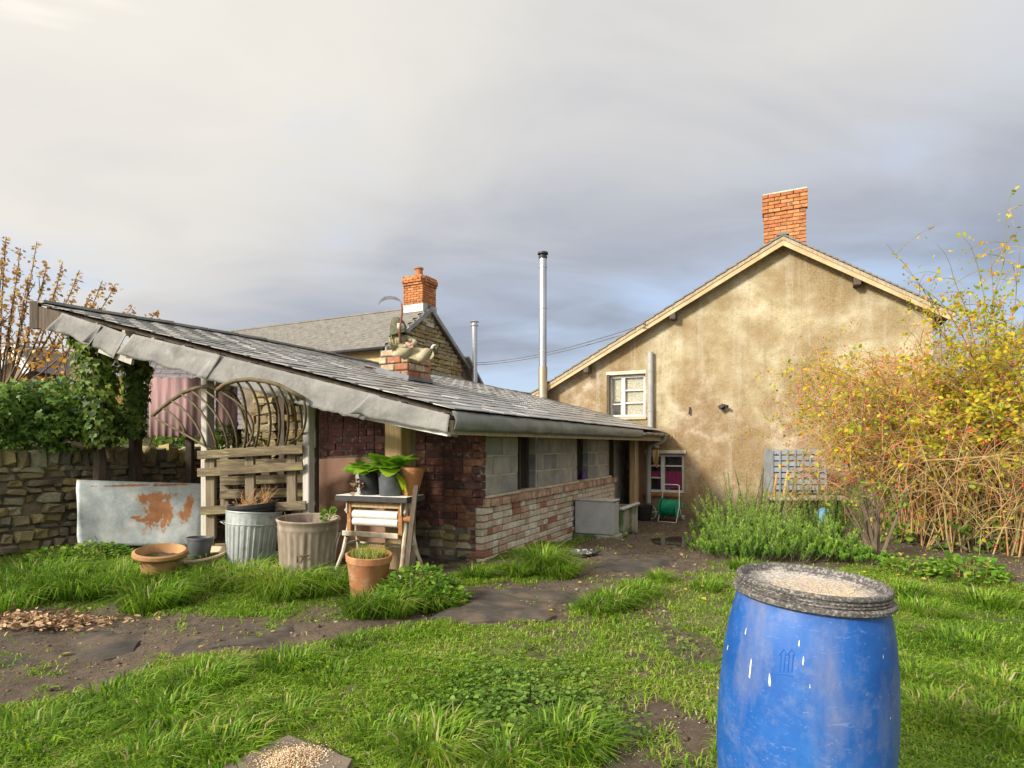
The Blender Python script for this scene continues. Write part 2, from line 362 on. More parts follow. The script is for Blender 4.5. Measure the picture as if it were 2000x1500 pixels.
# ------------------------------------------------------------------ object helpers
WM = {}
def props(o, label=None, cat=None, group=None, kind=None):
    for k, q in (('label', label), ('category', cat), ('group', group), ('kind', kind)):
        if q: o[k] = q
    return o
def attach(o, parent, mw):
    o.matrix_basis = mw
    WM[o.name] = mw
    COL.objects.link(o)
    if parent:
        o.parent = parent
        o.matrix_parent_inverse = WM[parent.name].inverted()
    return o
def thing(name, label, cat, loc, group=None, kind=None):
    o = bpy.data.objects.new(name, None)
    o.empty_display_size = 0.2
    attach(o, None, Matrix.Translation(loc))
    return props(o, label, cat, group, kind)
class MB:
    def __init__(s):
        s.v = []; s.f = []
    def add(s, vs, fs, mat=None):
        b = len(s.v)
        for q in vs:
            q = Vector(q)
            s.v.append(mat @ q if mat is not None else q)
        s.f += [tuple(i + b for i in f) for f in fs]
        return s
    def box(s, a, b, mat=None, ch=0):
        (x0, y0, z0), (x1, y1, z1) = a, b
        if x0 > x1: x0, x1 = x1, x0
        if y0 > y1: y0, y1 = y1, y0
        if z0 > z1: z0, z1 = z1, z0
        if not ch:
            vs = [(x, y, z) for z in (z0, z1) for y in (y0, y1) for x in (x0, x1)]
            return s.add(vs, [(0, 2, 3, 1), (4, 5, 7, 6), (0, 1, 5, 4), (2, 6, 7, 3), (0, 4, 6, 2), (1, 3, 7, 5)], mat)
        vs = []; ix = {}
        X, Y, Z = (x0, x1), (y0, y1), (z0, z1)
        for i in (0, 1):
            for j in (0, 1):
                for k in (0, 1):
                    sx, sy, sz = (1, -1)[i], (1, -1)[j], (1, -1)[k]
                    for ax in range(3):
                        p = [X[i] + sx * ch, Y[j] + sy * ch, Z[k] + sz * ch]
                        p[ax] = (X[i], Y[j], Z[k])[ax]
                        ix[(i, j, k, ax)] = len(vs); vs.append(p)
        fs = []
        for i in (0, 1):
            q = [ix[(i, 0, 0, 0)], ix[(i, 1, 0, 0)], ix[(i, 1, 1, 0)], ix[(i, 0, 1, 0)]]; fs.append(q if i else q[::-1])
            q = [ix[(0, i, 0, 1)], ix[(1, i, 0, 1)], ix[(1, i, 1, 1)], ix[(0, i, 1, 1)]]; fs.append(q[::-1] if i else q)
            q = [ix[(0, 0, i, 2)], ix[(1, 0, i, 2)], ix[(1, 1, i, 2)], ix[(0, 1, i, 2)]]; fs.append(q if i else q[::-1])
        for a_ in range(3):
            o1, o2 = [(1, 2), (0, 2), (0, 1)][a_]
            for p in (0, 1):
                for q in (0, 1):
                    def key(e):
                        t = [0, 0, 0]; t[a_] = e; t[o1] = p; t[o2] = q
                        return tuple(t)
                    k0, k1 = key(0), key(1)
                    fs.append((ix[k0 + (o1,)], ix[k1 + (o1,)], ix[k1 + (o2,)], ix[k0 + (o2,)]))
        for i in (0, 1):
            for j in (0, 1):
                for k in (0, 1):
                    fs.append(tuple(ix[(i, j, k, a_)] for a_ in range(3)))
        return s.add(vs, fs, mat)
    def obox(s, p0, p1, wd, th, up=(0, 0, 1), ch=0):
        """bar from p0 to p1, wd along 'side', th along 'up-ish'"""
        p0, p1 = Vector(p0), Vector(p1)
        d = p1 - p0; ln = d.length; d.normalize()
        up = Vector(up)
        sd_ = up.cross(d)
        if sd_.length < 1e-5: sd_ = Vector((1, 0, 0)).cross(d)
        sd_.normalize(); n = d.cross(sd_).normalized()
        m = Matrix((d, sd_, n)).transposed().to_4x4()
        m.translation = p0
        return s.box((0, -wd / 2, -th / 2), (ln, wd / 2, th / 2), m, ch)
    def tube(s, pts, r, seg=6, caps=True):
        pts = [Vector(p) for p in pts]
        n = len(pts)
        rs = r if isinstance(r, (list, tuple)) else [r] * n
        rings = []; prev = None
        for i, p in enumerate(pts):
            t = (pts[min(i + 1, n - 1)] - pts[max(i - 1, 0)])
            t = t.normalized() if t.length > 1e-9 else Vector((0, 0, 1))
            if prev is None:
                a = t.orthogonal().normalized()
            else:
                a = (prev - t * prev.dot(t)); a = a.normalized() if a.length > 1e-6 else t.orthogonal().normalized()
            prev = a; b = t.cross(a)
            rings.append([p + (a * math.cos(q) + b * math.sin(q)) * rs[i] for q in [2 * math.pi * k / seg for k in range(seg)]])
        vs = [q for rr in rings for q in rr]
        fs = [(i * seg + k, i * seg + (k + 1) % seg, (i + 1) * seg + (k + 1) % seg, (i + 1) * seg + k) for i in range(n - 1) for k in range(seg)]
        if caps:
            fs += [tuple(range(seg))[::-1], tuple((n - 1) * seg + k for k in range(seg))]
        return s.add(vs, fs)
    def lathe(s, prof, seg=32, mat=None, wob=None, arc=(0, 2 * math.pi)):
        """prof = (radius, z) list"""
        vs = []; n = len(prof)
        for (r, z) in prof:
            for k in range(seg):
                a = 2 * math.pi * k / seg
                rr = r * (wob(a, z) if wob else 1)
                vs.append((rr * math.cos(a), rr * math.sin(a), z))
        fs = [(i * seg + k, i * seg + (k + 1) % seg, (i + 1) * seg + (k + 1) % seg, (i + 1) * seg + k) for i in range(n - 1) for k in range(seg)]
        return s.add(vs, fs, mat)
    def disc(s, r, z, seg=32, mat=None):
        return s.add([(r * math.cos(2 * math.pi * k / seg), r * math.sin(2 * math.pi * k / seg), z) for k in range(seg)], [tuple(range(seg))], mat)
    def prism(s, poly, off):
        """poly = list of points, off = extrusion vector"""
        n = len(poly); off = Vector(off)
        a = [Vector(p) for p in poly]
        return s.add(a + [p + off for p in a], [tuple(range(n))[::-1], tuple(range(n, 2 * n))] + [(i, (i + 1) % n, n + (i + 1) % n, n + i) for i in range(n)])
    def jitter(s, am, sc=3.0):
        for i, p in enumerate(s.v):
            s.v[i] = p + mnoise.noise_vector(p * sc) * am
        return s
    def mesh(s, name, mat, smooth=False):
        me = bpy.data.meshes.new(name)
        c = Vector((0, 0, 0))
        me.from_pydata([tuple(q) for q in s.v], [], s.f)
        if mat: me.materials.append(MT[mat] if isinstance(mat, str) else mat)
        if smooth:
            me.polygons.foreach_set('use_smooth', [True] * len(me.polygons))
        me.update()
        return me
    def build(s, name, mat, parent=None, smooth=False, label=None, cat=None, group=None, kind=None):
        xs = [q.x for q in s.v]; ys = [q.y for q in s.v]; zs = [q.z for q in s.v]
        c = Vector(((min(xs) + max(xs)) / 2, (min(ys) + max(ys)) / 2, min(zs)))
        s.v = [q - c for q in s.v]
        me = s.mesh(name, mat, smooth)
        if smooth == 'auto':
            me.set_sharp_from_angle(angle=rad(38))
        o = bpy.data.objects.new(name, me)
        attach(o, parent, Matrix.Translation(c))
        return props(o, label, cat, group, kind)
def inst(name, me, mw, parent, **k):
    o = bpy.data.objects.new(name, me)
    attach(o, parent, mw)
    return props(o, **k)
def npmesh(name, Vv, Fv, mat, parent=None, rnd=None, smooth=False, mw=None, **k):
    """uniform k-gon mesh from arrays; rnd = one value per vertex"""
    Vv = np.asarray(Vv, np.float32); Fv = np.asarray(Fv, np.int32)
    c = np.array([Vv[:, 0].mean(), Vv[:, 1].mean(), Vv[:, 2].min()], np.float32)
    me = bpy.data.meshes.new(name)
    me.vertices.add(len(Vv)); me.vertices.foreach_set('co', (Vv - c).ravel())
    nf, kk = Fv.shape
    me.loops.add(nf * kk); me.loops.foreach_set('vertex_index', Fv.ravel())
    me.polygons.add(nf)
    me.polygons.foreach_set('loop_start', np.arange(nf, dtype=np.int32) * kk)
    if smooth: me.polygons.foreach_set('use_smooth', np.ones(nf, bool))
    me.update(calc_edges=True)
    if rnd is not None:
        a = me.attributes.new('rnd', 'FLOAT', 'POINT')
        a.data.foreach_set('value', np.asarray(rnd, np.float32))
    me.materials.append(MT[mat] if isinstance(mat, str) else mat)
    o = bpy.data.objects.new(name, me)
    attach(o, parent, Matrix.Translation(Vector(c.tolist())))
    return props(o, **k)
def norm(a):
    return a / np.maximum(np.linalg.norm(a, axis=1, keepdims=True), 1e-9)
T_OVAL = (np.array([[0, 0, 0], [.32, .35, .08], [.24, .75, .05], [0, 1, -.05], [-.24, .75, .05], [-.32, .35, .08]]), [[0, 1, 2, 3], [0, 3, 4, 5]])
T_IVY = (np.array([[0, .12, 0], [.42, 0, .06], [.55, .42, .03], [.22, .5, .05], [0, 1, -.08], [-.22, .5, .05], [-.55, .42, .03], [-.42, 0, .06]]), [[0, 1, 2, 3], [0, 3, 4, 5], [0, 5, 6, 7]])
T_NEEDLE = (np.array([[-.5, 0, 0], [.5, 0, 0], [.35, .7, .0], [0, 1, .0]]), [[0, 1, 2, 3]])
def leaves(P, D, size, tpl=T_OVAL, nrm=None, wid=1.0, tilt=0.6):
    """leaf blades at P growing along D; returns verts, quads, rnd"""
    P = np.asarray(P, float); D = norm(np.asarray(D, float)); n = len(P)
    size = np.broadcast_to(np.asarray(size, float), (n,))
    if nrm is None:
        nrm = rng.normal(size=(n, 3)); nrm[:, 2] += 0.8
    N = nrm + tilt * rng.normal(size=(n, 3))
    Sx = norm(np.cross(D, N)); N = np.cross(Sx, D)
    t, fc = tpl
    Vv = (P[:, None, :] + size[:, None, None] * (t[None, :, 0:1] * wid * Sx[:, None, :] + t[None, :, 1:2] * D[:, None, :] + t[None, :, 2:3] * N[:, None, :]))
    k = len(t)
    Fv = (np.arange(n)[:, None, None] * k + np.array(fc)[None]).reshape(-1, 4)
    r = np.repeat(rng.random(n), k)
    return Vv.reshape(-1, 3), Fv, r
def catm(parts):
    Vs, Fs, Rs, b = [], [], [], 0
    for (a, f, r) in parts:
        Vs.append(a); Fs.append(f + b); Rs.append(r); b += len(a)
    return np.concatenate(Vs), np.concatenate(Fs), np.concatenate(Rs)
def bez(a, b, c, n=10):
    return [(Vector(a) * (1 - t) ** 2 + Vector(b) * 2 * t * (1 - t) + Vector(c) * t * t) for t in [i / (n - 1) for i in range(n)]]
def frame(u, v, z):
    m = RZ.copy(); m.translation = W(u, v, z)
    return m
def BX(mb, u0, v0, z0, u1, v1, z1, ch=0):
    """box given in the buildings' own axes"""
    m = RZ.copy(); m.translation = W(0, 0, 0)
    return mb.box((u0, v0, z0), (u1, v1, z1), m, ch)
def bricks(parent, along, a0, a1, face, z0, rows, h, ln, th, mats, joint=0.011, seed=1, irregular=0.004, skip=None, bond='mix', name='brick', limit=None, depth_out=0.0):
    """individual bricks of a wall face. along 'v': wall in plane u = face, pieces run along v; along 'u': plane v = face.  th: depth behind the face"""
    rr = random.Random(seed)
    cache = {}
    pieces = []
    sgn = 1
    for row in range(rows):
        z = z0 + row * h
        x = a0 - (ln * (0.5 if row % 2 else 0.0))
        while x < a1:
            l = ln if (bond == 'stretch' or rr.random() < 0.72) else ln * 0.5
            xa, xb = max(x, a0), min(x + l, a1)
            x += l
            if xb - xa < 0.03: continue
            if skip and skip((xa + xb) / 2, z + h / 2): continue
            pieces.append((xa, xb, z))
    out = []
    far = MB()
    for i, (xa, xb, z) in enumerate(pieces):
        d = rr.uniform(-irregular, irregular) + depth_out
        lx = xb - xa - joint; hz = h - joint
        key = (round(lx, 2), rr.randrange(3))
        c = (xa + xb) / 2
        mat = mats if isinstance(mats, str) else mats[0]
        if limit is not None and c > limit:
            if along == 'v': BX(far, face + d, c - lx / 2, z, face + th, c + lx / 2, z + hz)
            else: BX(far, c - lx / 2, face + d, z, c + lx / 2, face + th, z + hz)
            continue
        if key not in cache:
            b = MB()
            if along == 'v': b.box((0, -key[0] / 2, 0), (th, key[0] / 2, hz), None, .007)
            else: b.box((-key[0] / 2, 0, 0), (key[0] / 2, th, hz), None, .007)
            b.v = [p + Vector((rr.uniform(-.003, .003), rr.uniform(-.003, .003), rr.uniform(-.003, .003))) for p in b.v]
            cache[key] = b.mesh(name, mat)
        m = RZ.copy()
        m.translation = W(face + d, c, z) if along == 'v' else W(c, face + d, z)
        out.append(inst(name, cache[key], m, parent))
    if far.v:
        q = far.build('far_bricks', mats if isinstance(mats, str) else mats[0], parent, kind='stuff')
    return out

# ================================================================== the ground
GRASS_OUT = [  # bare earth on the ground, traced as regions of the yard (frame px of the level ground plane)
    [(-400, 1200), (130, 1200), (210, 1172), (330, 1197), (560, 1203), (690, 1190), (800, 1200), (880, 1150), (930, 1142), (1100, 1138), (1135, 1118), (960, 1112), (880, 1090), (800, 1060), (960, 1096), (1130, 1052), (1220, 1000), (1240, 930), (1420, 930), (1420, 1030), (1400, 1090), (1330, 1130), (1230, 1142), (1150, 1168), (1080, 1213), (950, 1212), (830, 1210), (700, 1246), (480, 1276), (330, 1286), (240, 1335), (130, 1360), (-400, 1400)],
    [(1150, 1520), (1200, 1405), (1290, 1372), (1420, 1385), (1450, 1520)],
    [(1005, 1338), (1050, 1335), (1078, 1350), (1060, 1368), (1012, 1360)],
    [(1400, 1095), (1640, 1100), (1750, 1112), (1900, 1138), (2500, 1160), (2500, 960), (1400, 960)],
]
SPARSE = [[(1130, 1180), (1290, 1130), (1430, 1090), (1430, 1390), (1290, 1375), (1180, 1400), (1160, 1300), (1190, 1240)], [(-300, 1180), (700, 1180), (700, 1270), (330, 1320), (-300, 1420)]]
def inpoly(px, py, poly):
    c = np.zeros(px.shape, bool)
    n = len(poly)
    for i in range(n):
        x0, y0 = poly[i]; x1, y1 = poly[(i + 1) % n]
        if y0 == y1: continue
        k = ((y0 > py) != (y1 > py)) & (px < (x1 - x0) * (py - y0) / (y1 - y0) + x0)
        c ^= k
    return c
def vnoise(x, y, s, seed=0):
    x = x * s + seed * 17.3; y = y * s + seed * 9.1
    xi = np.floor(x).astype(int); yi = np.floor(y).astype(int)
    fx = x - xi; fy = y - yi
    fx = fx * fx * (3 - 2 * fx); fy = fy * fy * (3 - 2 * fy)
    def h(a, b):
        q = np.sin(a * 127.1 + b * 311.7 + seed * 74.7) * 43758.5453
        return q - np.floor(q)
    return (h(xi, yi) * (1 - fx) + h(xi + 1, yi) * fx) * (1 - fy) + (h(xi, yi + 1) * (1 - fx) + h(xi + 1, yi + 1) * fx) * fy
def fbm(x, y, s, seed=0):
    return vnoise(x, y, s, seed) * .55 + vnoise(x, y, s * 2.1, seed + 1) * .28 + vnoise(x, y, s * 4.3, seed + 2) * .17
def lushness(x, y):
    """0 bare earth .. 1 full grass"""
    yy = np.maximum(y, 0.4)
    px, py = proj(x, yy, 0.0)
    wob = (fbm(x, y, 2.2, 3) - .5)
    px2 = px + wob * 120 * 2 / yy * 2; py2 = py + (fbm(x, y, 2.6, 9) - .5) * 200 / yy
    d = np.ones(x.shape)
    for p in SPARSE:
        d = np.where(inpoly(px2, py2, p), 0.42, d)
    for p in GRASS_OUT:
        d = np.where(inpoly(px2, py2, p), np.where(fbm(x, y, 4.5, 61) > .66, .22, .008), d)
    uu = (x - C0[0]) * U2[0] + (y - C0[1]) * U2[1]; vv = (x - C0[0]) * V2[0] + (y - C0[1]) * V2[1]
    d = np.where((uu > -0.95 + .06 * wob) & (vv > 0.0) & (vv < 4.5), 0.0, d)
    d = np.where((uu > 7.1), 0.0, d)
    d = np.where((vv > 4.45) & (uu < 7.1), 0.0, d)
    d = np.where((vv > -0.02) & (uu > -.2), 0.0, d)
    pat = fbm(x, y, 3.3, 5)
    return np.clip(d * np.where(pat < .39, .32, 1.0) * (0.75 + .5 * fbm(x, y, 1.1, 12)), 0, 1)
gx = np.concatenate([[-900, -300, -100, -40, -20, -12, -10], np.arange(-8, 8.01, .055), [10, 12], [20, 40, 100, 300, 900]])
gy = np.concatenate([[-600, -100, -20, -5, -1], np.arange(0.3, 12.01, .055), [13, 14, 15, 16], [20, 40, 100, 300, 1200]])
XX, YY = np.meshgrid(gx, gy)
ZZ = gz(np.clip(XX, -12, 12), np.clip(YY, 0, 16))
rough = (fbm(XX, YY, 5, 21) - .5) * .05 + (fbm(XX, YY, 14, 23) - .5) * .035
lush = lushness(XX, YY)
ZZ = ZZ + rough
GV = np.stack([XX, YY, ZZ], -1).reshape(-1, 3)
ny, nx = XX.shape
ii = np.arange(ny * nx).reshape(ny, nx)
GF = np.stack([ii[:-1, :-1], ii[:-1, 1:], ii[1:, 1:], ii[1:, :-1]], -1).reshape(-1, 4)
t = NT('yard_earth')
v = t.coord(world=True)
att = t.n('ShaderNodeAttribute', attribute_name='rnd')
na = t.noise(v, 9, 8, .65); nb = t.noise(v, 1.3, 4)
earth = t.ramp(na, [(0.25, (.05, .034, .022)), (0.55, (.105, .075, .048)), (0.8, (.19, .145, .10))])
earth = t.mix(t.ramp(nb, [(0.4, (0, 0, 0)), (0.7, (.7, .7, .7))]), earth, (.075, .06, .045))
turf = t.ramp(na, [(0.3, (.07, .075, .018)), (0.7, (.16, .19, .035))])
c = t.mix(t.ramp(att.outputs['Fac'], [(.15, (0, 0, 0)), (.75, (1, 1, 1))]), earth, turf)
t.l(c, t.b.inputs['Base Color'])
t.b.inputs['Roughness'].default_value = .85
t.bump(t.noise(v, 26, 9, .7), .9, .025)
npmesh('ground', GV, GF, t.m, rnd=lush.ravel(), smooth=True, kind='structure', label='muddy yard with worn grass')

# grass blades
def blades(P, h, lean, wid, droop, rv):
    n = len(P)
    a = rng.random(n) * 2 * np.pi
    D = np.stack([np.cos(a), np.sin(a), np.zeros(n)], 1) if lean is None else lean
    Sd = np.stack([-D[:, 1], D[:, 0], np.zeros(n)], 1)
    tw = rng.normal(0, .5, n)[:, None]
    Sd = norm(Sd + D * tw)
    up = np.array([0, 0, 1.0])
    h = h[:, None]; dr = droop[:, None]; w_ = (wid * .5)[:, None]
    p1 = P + up * h * .55 + D * h * dr * .28
    p2 = P + up * h * (1.0 - .45 * dr) + D * h * dr * 1.0
    Vv = np.stack([P - Sd * w_, P + Sd * w_, p1 - Sd * w_ * .85, p1 + Sd * w_ * .85, p2], 1).reshape(-1, 3)
    Fv = (np.arange(n)[:, None, None] * 5 + np.array([[0, 1, 3], [0, 3, 2], [2, 3, 4]])[None]).reshape(-1, 3)
    return Vv, Fv, np.repeat(rv, 5)
MT['grass'] = LEAF('grass', [(0, (.07, .14, .014)), (.3, (.145, .295, .02)), (.6, (.24, .415, .028)), (.80, (.36, .48, .05)), (.91, (.45, .42, .12)), (1, (.55, .47, .26))], .5, .5)
def scatter(n, y0, y1, spread=1.0):
    y = y0 + (y1 - y0) * rng.random(n) ** 0.9
    x = (rng.random(n) * 2 - 1) * (y * 0.93 + 1.3) * spread
    return x, y
gparts = []
for (n, y0, y1, hh) in ((235000, 1.6, 3.3, .042), (185000, 3.3, 5.6, .047), (70000, 5.6, 8.5, .06)):
    x, y = scatter(n, y0, y1)
    k = rng.random(n) < lushness(x, y) * .95
    x, y = x[k], y[k]; m = len(x)
    clump = fbm(x, y, 2.6, 31)
    h = hh * (0.30 + 1.05 * clump) * (.6 + .8 * rng.random(m))
    P = np.stack([x, y, gz(x, y) - .005 + (fbm(x, y, 5, 21) - .5) * .05], 1)
    rv = np.clip(.24 + .62 * fbm(x, y, 1.4, 41) + rng.normal(0, .22, m), 0, 1)
    gparts.append(blades(P, h, None, .0030 + .003 * rng.random(m) + .0006 * y, .7 + 1.0 * rng.random(m), rv))
# tall tussocks: (px, py, radius, blade length, count)
TUSS = [(480, 1150, .22, .34, 900), (560, 1165, .22, .34, 900), (640, 1160, .16, .30, 600), (420, 1150, .18, .30, 600), (330, 1150, .2, .26, 600), (300, 1185, .2, .28, 700), (240, 1150, .25, .30, 700), (150, 1160, .3, .3, 800), (60, 1150, .3, .3, 800), (10, 1180, .3, .26, 600), (100, 1130, .3, .26, 700), (220, 1120, .2, .22, 400),
        (710, 1200, .14, .22, 400), (760, 1195, .18, .24, 500), (850, 1185, .16, .22, 500), (1060, 1115, .16, .34, 900), (1010, 1125, .14, .22, 500), (930, 1130, .12, .2, 300), (1095, 1125, .14, .24, 400), (1200, 1185, .14, .2, 600), (1165, 1195, .12, .18, 400), (1250, 1165, .14, .2, 400), (1290, 1135, .1, .16, 250),
        (850, 1465, .13, .24, 900), (1110, 1455, .15, .24, 900), (1000, 1480, .12, .2, 600), (330, 1395, .13, .2, 600), (400, 1330, .15, .2, 700), (570, 1300, .13, .2, 700), (430, 1470, .14, .2, 600), (650, 1325, .12, .15, 400), (60, 1440, .2, .2, 600), (230, 1360, .16, .17, 500), (690, 1255, .10, .13, 300), (1130, 1300, .12, .13, 300), (900, 1300, .14, .12, 300), (300, 1490, .14, .2, 600), (750, 1440, .12, .16, 400), (560, 1400, .13, .16, 400),
        (1800, 1200, .2, .16, 500), (1900, 1260, .2, .18, 600), (1850, 1400, .16, .18, 600), (1960, 1430, .16, .2, 600), (1790, 1320, .12, .15, 400), (1450, 1110, .12, .16, 300), (1760, 1160, .16, .15, 400), (1930, 1180, .2, .16, 500), (1380, 1150, .12, .12, 250), (1960, 1340, .16, .18, 500)]
for (px, py, rr, hl, n) in TUSS:
    if py > 1225: hl *= .62; n = int(n * .7); rr *= 1.15
    c = gp(px, py)
    a = rng.random(n) * 2 * np.pi; q = rr * np.sqrt(rng.random(n))
    x = c.x + np.cos(a) * q; y = c.y + np.sin(a) * q
    D = np.stack([np.cos(a), np.sin(a), np.zeros(n)], 1) * (.3 + q / rr)[:, None] + rng.normal(0, .35, (n, 3)) * np.array([1, 1, 0])
    D[:, 0] += .25
    D = D / np.maximum(1, np.linalg.norm(D, axis=1, keepdims=True))
    h = hl * (.35 + .8 * rng.random(n))
    P = np.stack([x, y, gz(x, y) - .01], 1)
    rv = np.clip(.08 + .25 * rng.random() + .35 * fbm(x, y, 1.4, 41) + rng.normal(0, .24, n) + (rng.random(n) < .07) * .5, 0, 1)
    gparts.append(blades(P, h, D, .0045 + .004 * rng.random(n) + .0004 * c.y, .5 + .9 * rng.random(n), rv))
gv, gf, gr = catm(gparts)
npmesh('grass', gv, gf, 'grass', rnd=gr, kind='stuff', label='green grass and tussocks growing across the yard', cat='grass')
# low clover and creeping weeds in the lawn
MT['clover'] = LEAF('clover', [(0, (.06, .12, .018)), (.5, (.12, .23, .03)), (1, (.21, .33, .05))], .5, .3)
cp = []
for (px, py, rr, n) in ((1060, 1400, .30, 700), (980, 1350, .25, 350), (1120, 1350, .25, 350), (950, 1420, .3, 300), (1180, 1420, .2, 200), (860, 1340, .3, 200), (1300, 1250, .3, 150), (1010, 1300, .3, 200)):
    c = gp(px, py)
    a = rng.random(n) * 2 * np.pi; q = rr * np.sqrt(rng.random(n))
    x = c.x + np.cos(a) * q; y = c.y + np.sin(a) * q
    P = np.stack([x, y, gz(x, y) + .012 + .04 * rng.random(n)], 1)
    D = np.stack([np.cos(a * 3), np.sin(a * 3), .1 * rng.normal(size=n)], 1)
    cp.append(leaves(P, D, .014 + .018 * rng.random(n), T_OVAL, np.tile([0, 0, 1.0], (n, 1)), 1.5, .3))
a, b, c = catm(cp)
npmesh('clover', a, b, 'clover', rnd=c, kind='stuff', label='small round-leaved creeping weeds in the foreground lawn', cat='weeds')
# fallen leaves
MT['fallen'] = LEAF('fallen', [(0, (.45, .30, .03)), (.5, (.55, .42, .05)), (.8, (.34, .17, .05)), (1, (.5, .45, .2))], .6, .2)
n = 205
px = np.concatenate([rng.uniform(1640, 2000, 120), rng.uniform(900, 1400, 60), rng.uniform(0, 1300, 25)])
py = np.concatenate([rng.uniform(1030, 1140, 120), rng.uniform(1020, 1220, 60), rng.uniform(1180, 1480, 25)])
P = np.array([gp(a, b)[:] for a, b in zip(px, py)]); P[:, 2] += .012 + .03 * rng.random(n)
a = rng.random(n) * 6.28
lv = leaves(P, np.stack([np.cos(a), np.sin(a), .1 * rng.normal(size=n)], 1), .02 + .03 * rng.random(n), T_OVAL, np.tile([0, 0, 1.0], (n, 1)), 1.2, .35)
npmesh('fallen_leaves', lv[0], lv[1], 'fallen', rnd=lv[2], kind='stuff', label='yellow fallen leaves scattered over earth and grass', cat='leaves')

# clods and small stones on the bare earth
n = 40000
x, y = scatter(n, 1.9, 11.5)
k = (lushness(x, y) < .3) & (rng.random(n) < .9)
x, y = x[k], y[k]; n = len(x)
ic = np.array([[1, 0, 0], [-1, 0, 0], [0, .8, 0], [0, -.8, 0], [0, 0, .6], [0, 0, -.6]]); fc = np.array([[0, 2, 4], [2, 1, 4], [1, 3, 4], [3, 0, 4], [2, 0, 5], [1, 2, 5], [3, 1, 5], [0, 3, 5]])
sz = .003 + .018 * rng.random(n) ** 5 + .0008 * y
Vv = ic[None] * sz[:, None, None] * (.6 + .8 * rng.random((n, 6, 1))) + np.stack([x, y, gz(x, y) + (fbm(x, y, 5, 21) - .5) * .05 + (fbm(x, y, 14, 23) - .5) * .035], 1)[:, None, :]
MT['clod'] = LEAF('clod', [(0, (.05, .035, .023)), (.6, (.11, .08, .052)), (.9, (.18, .14, .10)), (1, (.34, .30, .25))], .95, 0)
npmesh('soil_clods', Vv.reshape(-1, 3), (np.arange(n)[:, None, None] * 6 + fc[None]).reshape(-1, 3), 'clod', rnd=np.repeat(rng.random(n), 6), kind='stuff', label='crumbs of soil and small stones on the bare earth', cat='soil')
# ribbed rubber mats trodden into the mud
def mat_patch(pix, label, ribs=26, rise=.018, rib=.005, seed=0.0):
    """heavy ribbed mat, ribs running lengthways, edges sunk into the mud"""
    a, b, c_, d = [gp(*q) for q in pix]
    mb = MB(); nu, nv = 40, ribs * 4
    for j in range(nv + 1):
        for i in range(nu + 1):
            s_, q = i / nu, j / nv
            p = (a * (1 - s_) + b * s_) * (1 - q) + (d * (1 - s_) + c_ * s_) * q
            e = min(s_, 1 - s_, q, 1 - q)
            p = p + mnoise.noise_vector(p * 1.3 + Vector((seed, 0, 0))) * .05
            p.z = float(gz(p.x, p.y)) + (rise + .012) * min(1, e / .12) - .012 + rib * (1 if j % 4 < 2 else 0) + .035 * mnoise.noise(p * 1.4 + Vector((0, seed, 0))) + .02 * mnoise.noise(p * 5) - (.06 if e < .02 else 0)
            mb.v.append(p)
    for j in range(nv):
        for i in range(nu):
            k = j * (nu + 1) + i
            mb.f.append((k, k + 1, k + nu + 2, k + nu + 1))
    return mb.build('rubber_mat', 'mat', label=label, cat='rubber mat', group='rubber mats on the path')
mat_patch([(825, 1212), (1075, 1222), (1150, 1146), (915, 1146)], 'ribbed black rubber mat lying on bare earth near the brick plinth', 28, .03)
mat_patch([(330, 1278), (690, 1246), (720, 1200), (390, 1216)], 'muddy ribbed rubber mat half grown over in front of dustbins', 14, .006, .003, 2)
mat_patch([(-60, 1330), (270, 1272), (300, 1216), (-40, 1240)], 'muddy ribbed rubber mat at left edge beside wood chippings', 14, .004, .003, 4)
mat_patch([(1130, 1125), (1290, 1118), (1340, 1078), (1190, 1078)], 'dark rubber mat on the path leading to the house', 18, .018, .004, 1)
# rain puddle on the path by the house
pw = gp(1335, 1062); mb = MB()
for i in range(28):
    a = 2 * math.pi * i / 28; r_ = 1 + .35 * mnoise.noise(Vector((math.cos(a) * 1.5, math.sin(a) * 1.5, 3)))
    mb.v.append(Vector((pw.x + .42 * r_ * math.cos(a), pw.y + .5 * r_ * math.sin(a), pw.z + .016)))
mb.f.append(tuple(range(28)))
MT['puddle'] = M('puddle', (.03, .024, .018), (.05, .04, .03), 3, .05, 0, spec=.6)
mb.build('puddle', 'puddle', kind='structure', label='shallow rain puddle on the earth path')
# wood chippings
n = 900
c0 = gp(60, 1222)
x = c0.x + rng.normal(0, .28, n); y = c0.y + rng.normal(0, .09, n) + (x - c0.x) * .12
P = np.stack([x, y, gz(x, y) + .03 + .03 * rng.random(n) * np.exp(-((x - c0.x) ** 2) / .2)], 1)
MT['chip'] = LEAF('chip', [(0, (.22, .13, .07)), (.5, (.36, .22, .12)), (1, (.50, .37, .23))], .9, 0)
lv = leaves(P, np.stack([rng.normal(size=n), rng.normal(size=n), .25 * rng.normal(size=n)], 1), .025 + .03 * rng.random(n), T_OVAL, None, .7, .6)
npmesh('wood_chippings', lv[0], lv[1], 'chip', rnd=lv[2], kind='stuff', label='pale wood chippings spilled at left edge of muddy path', cat='wood chips')

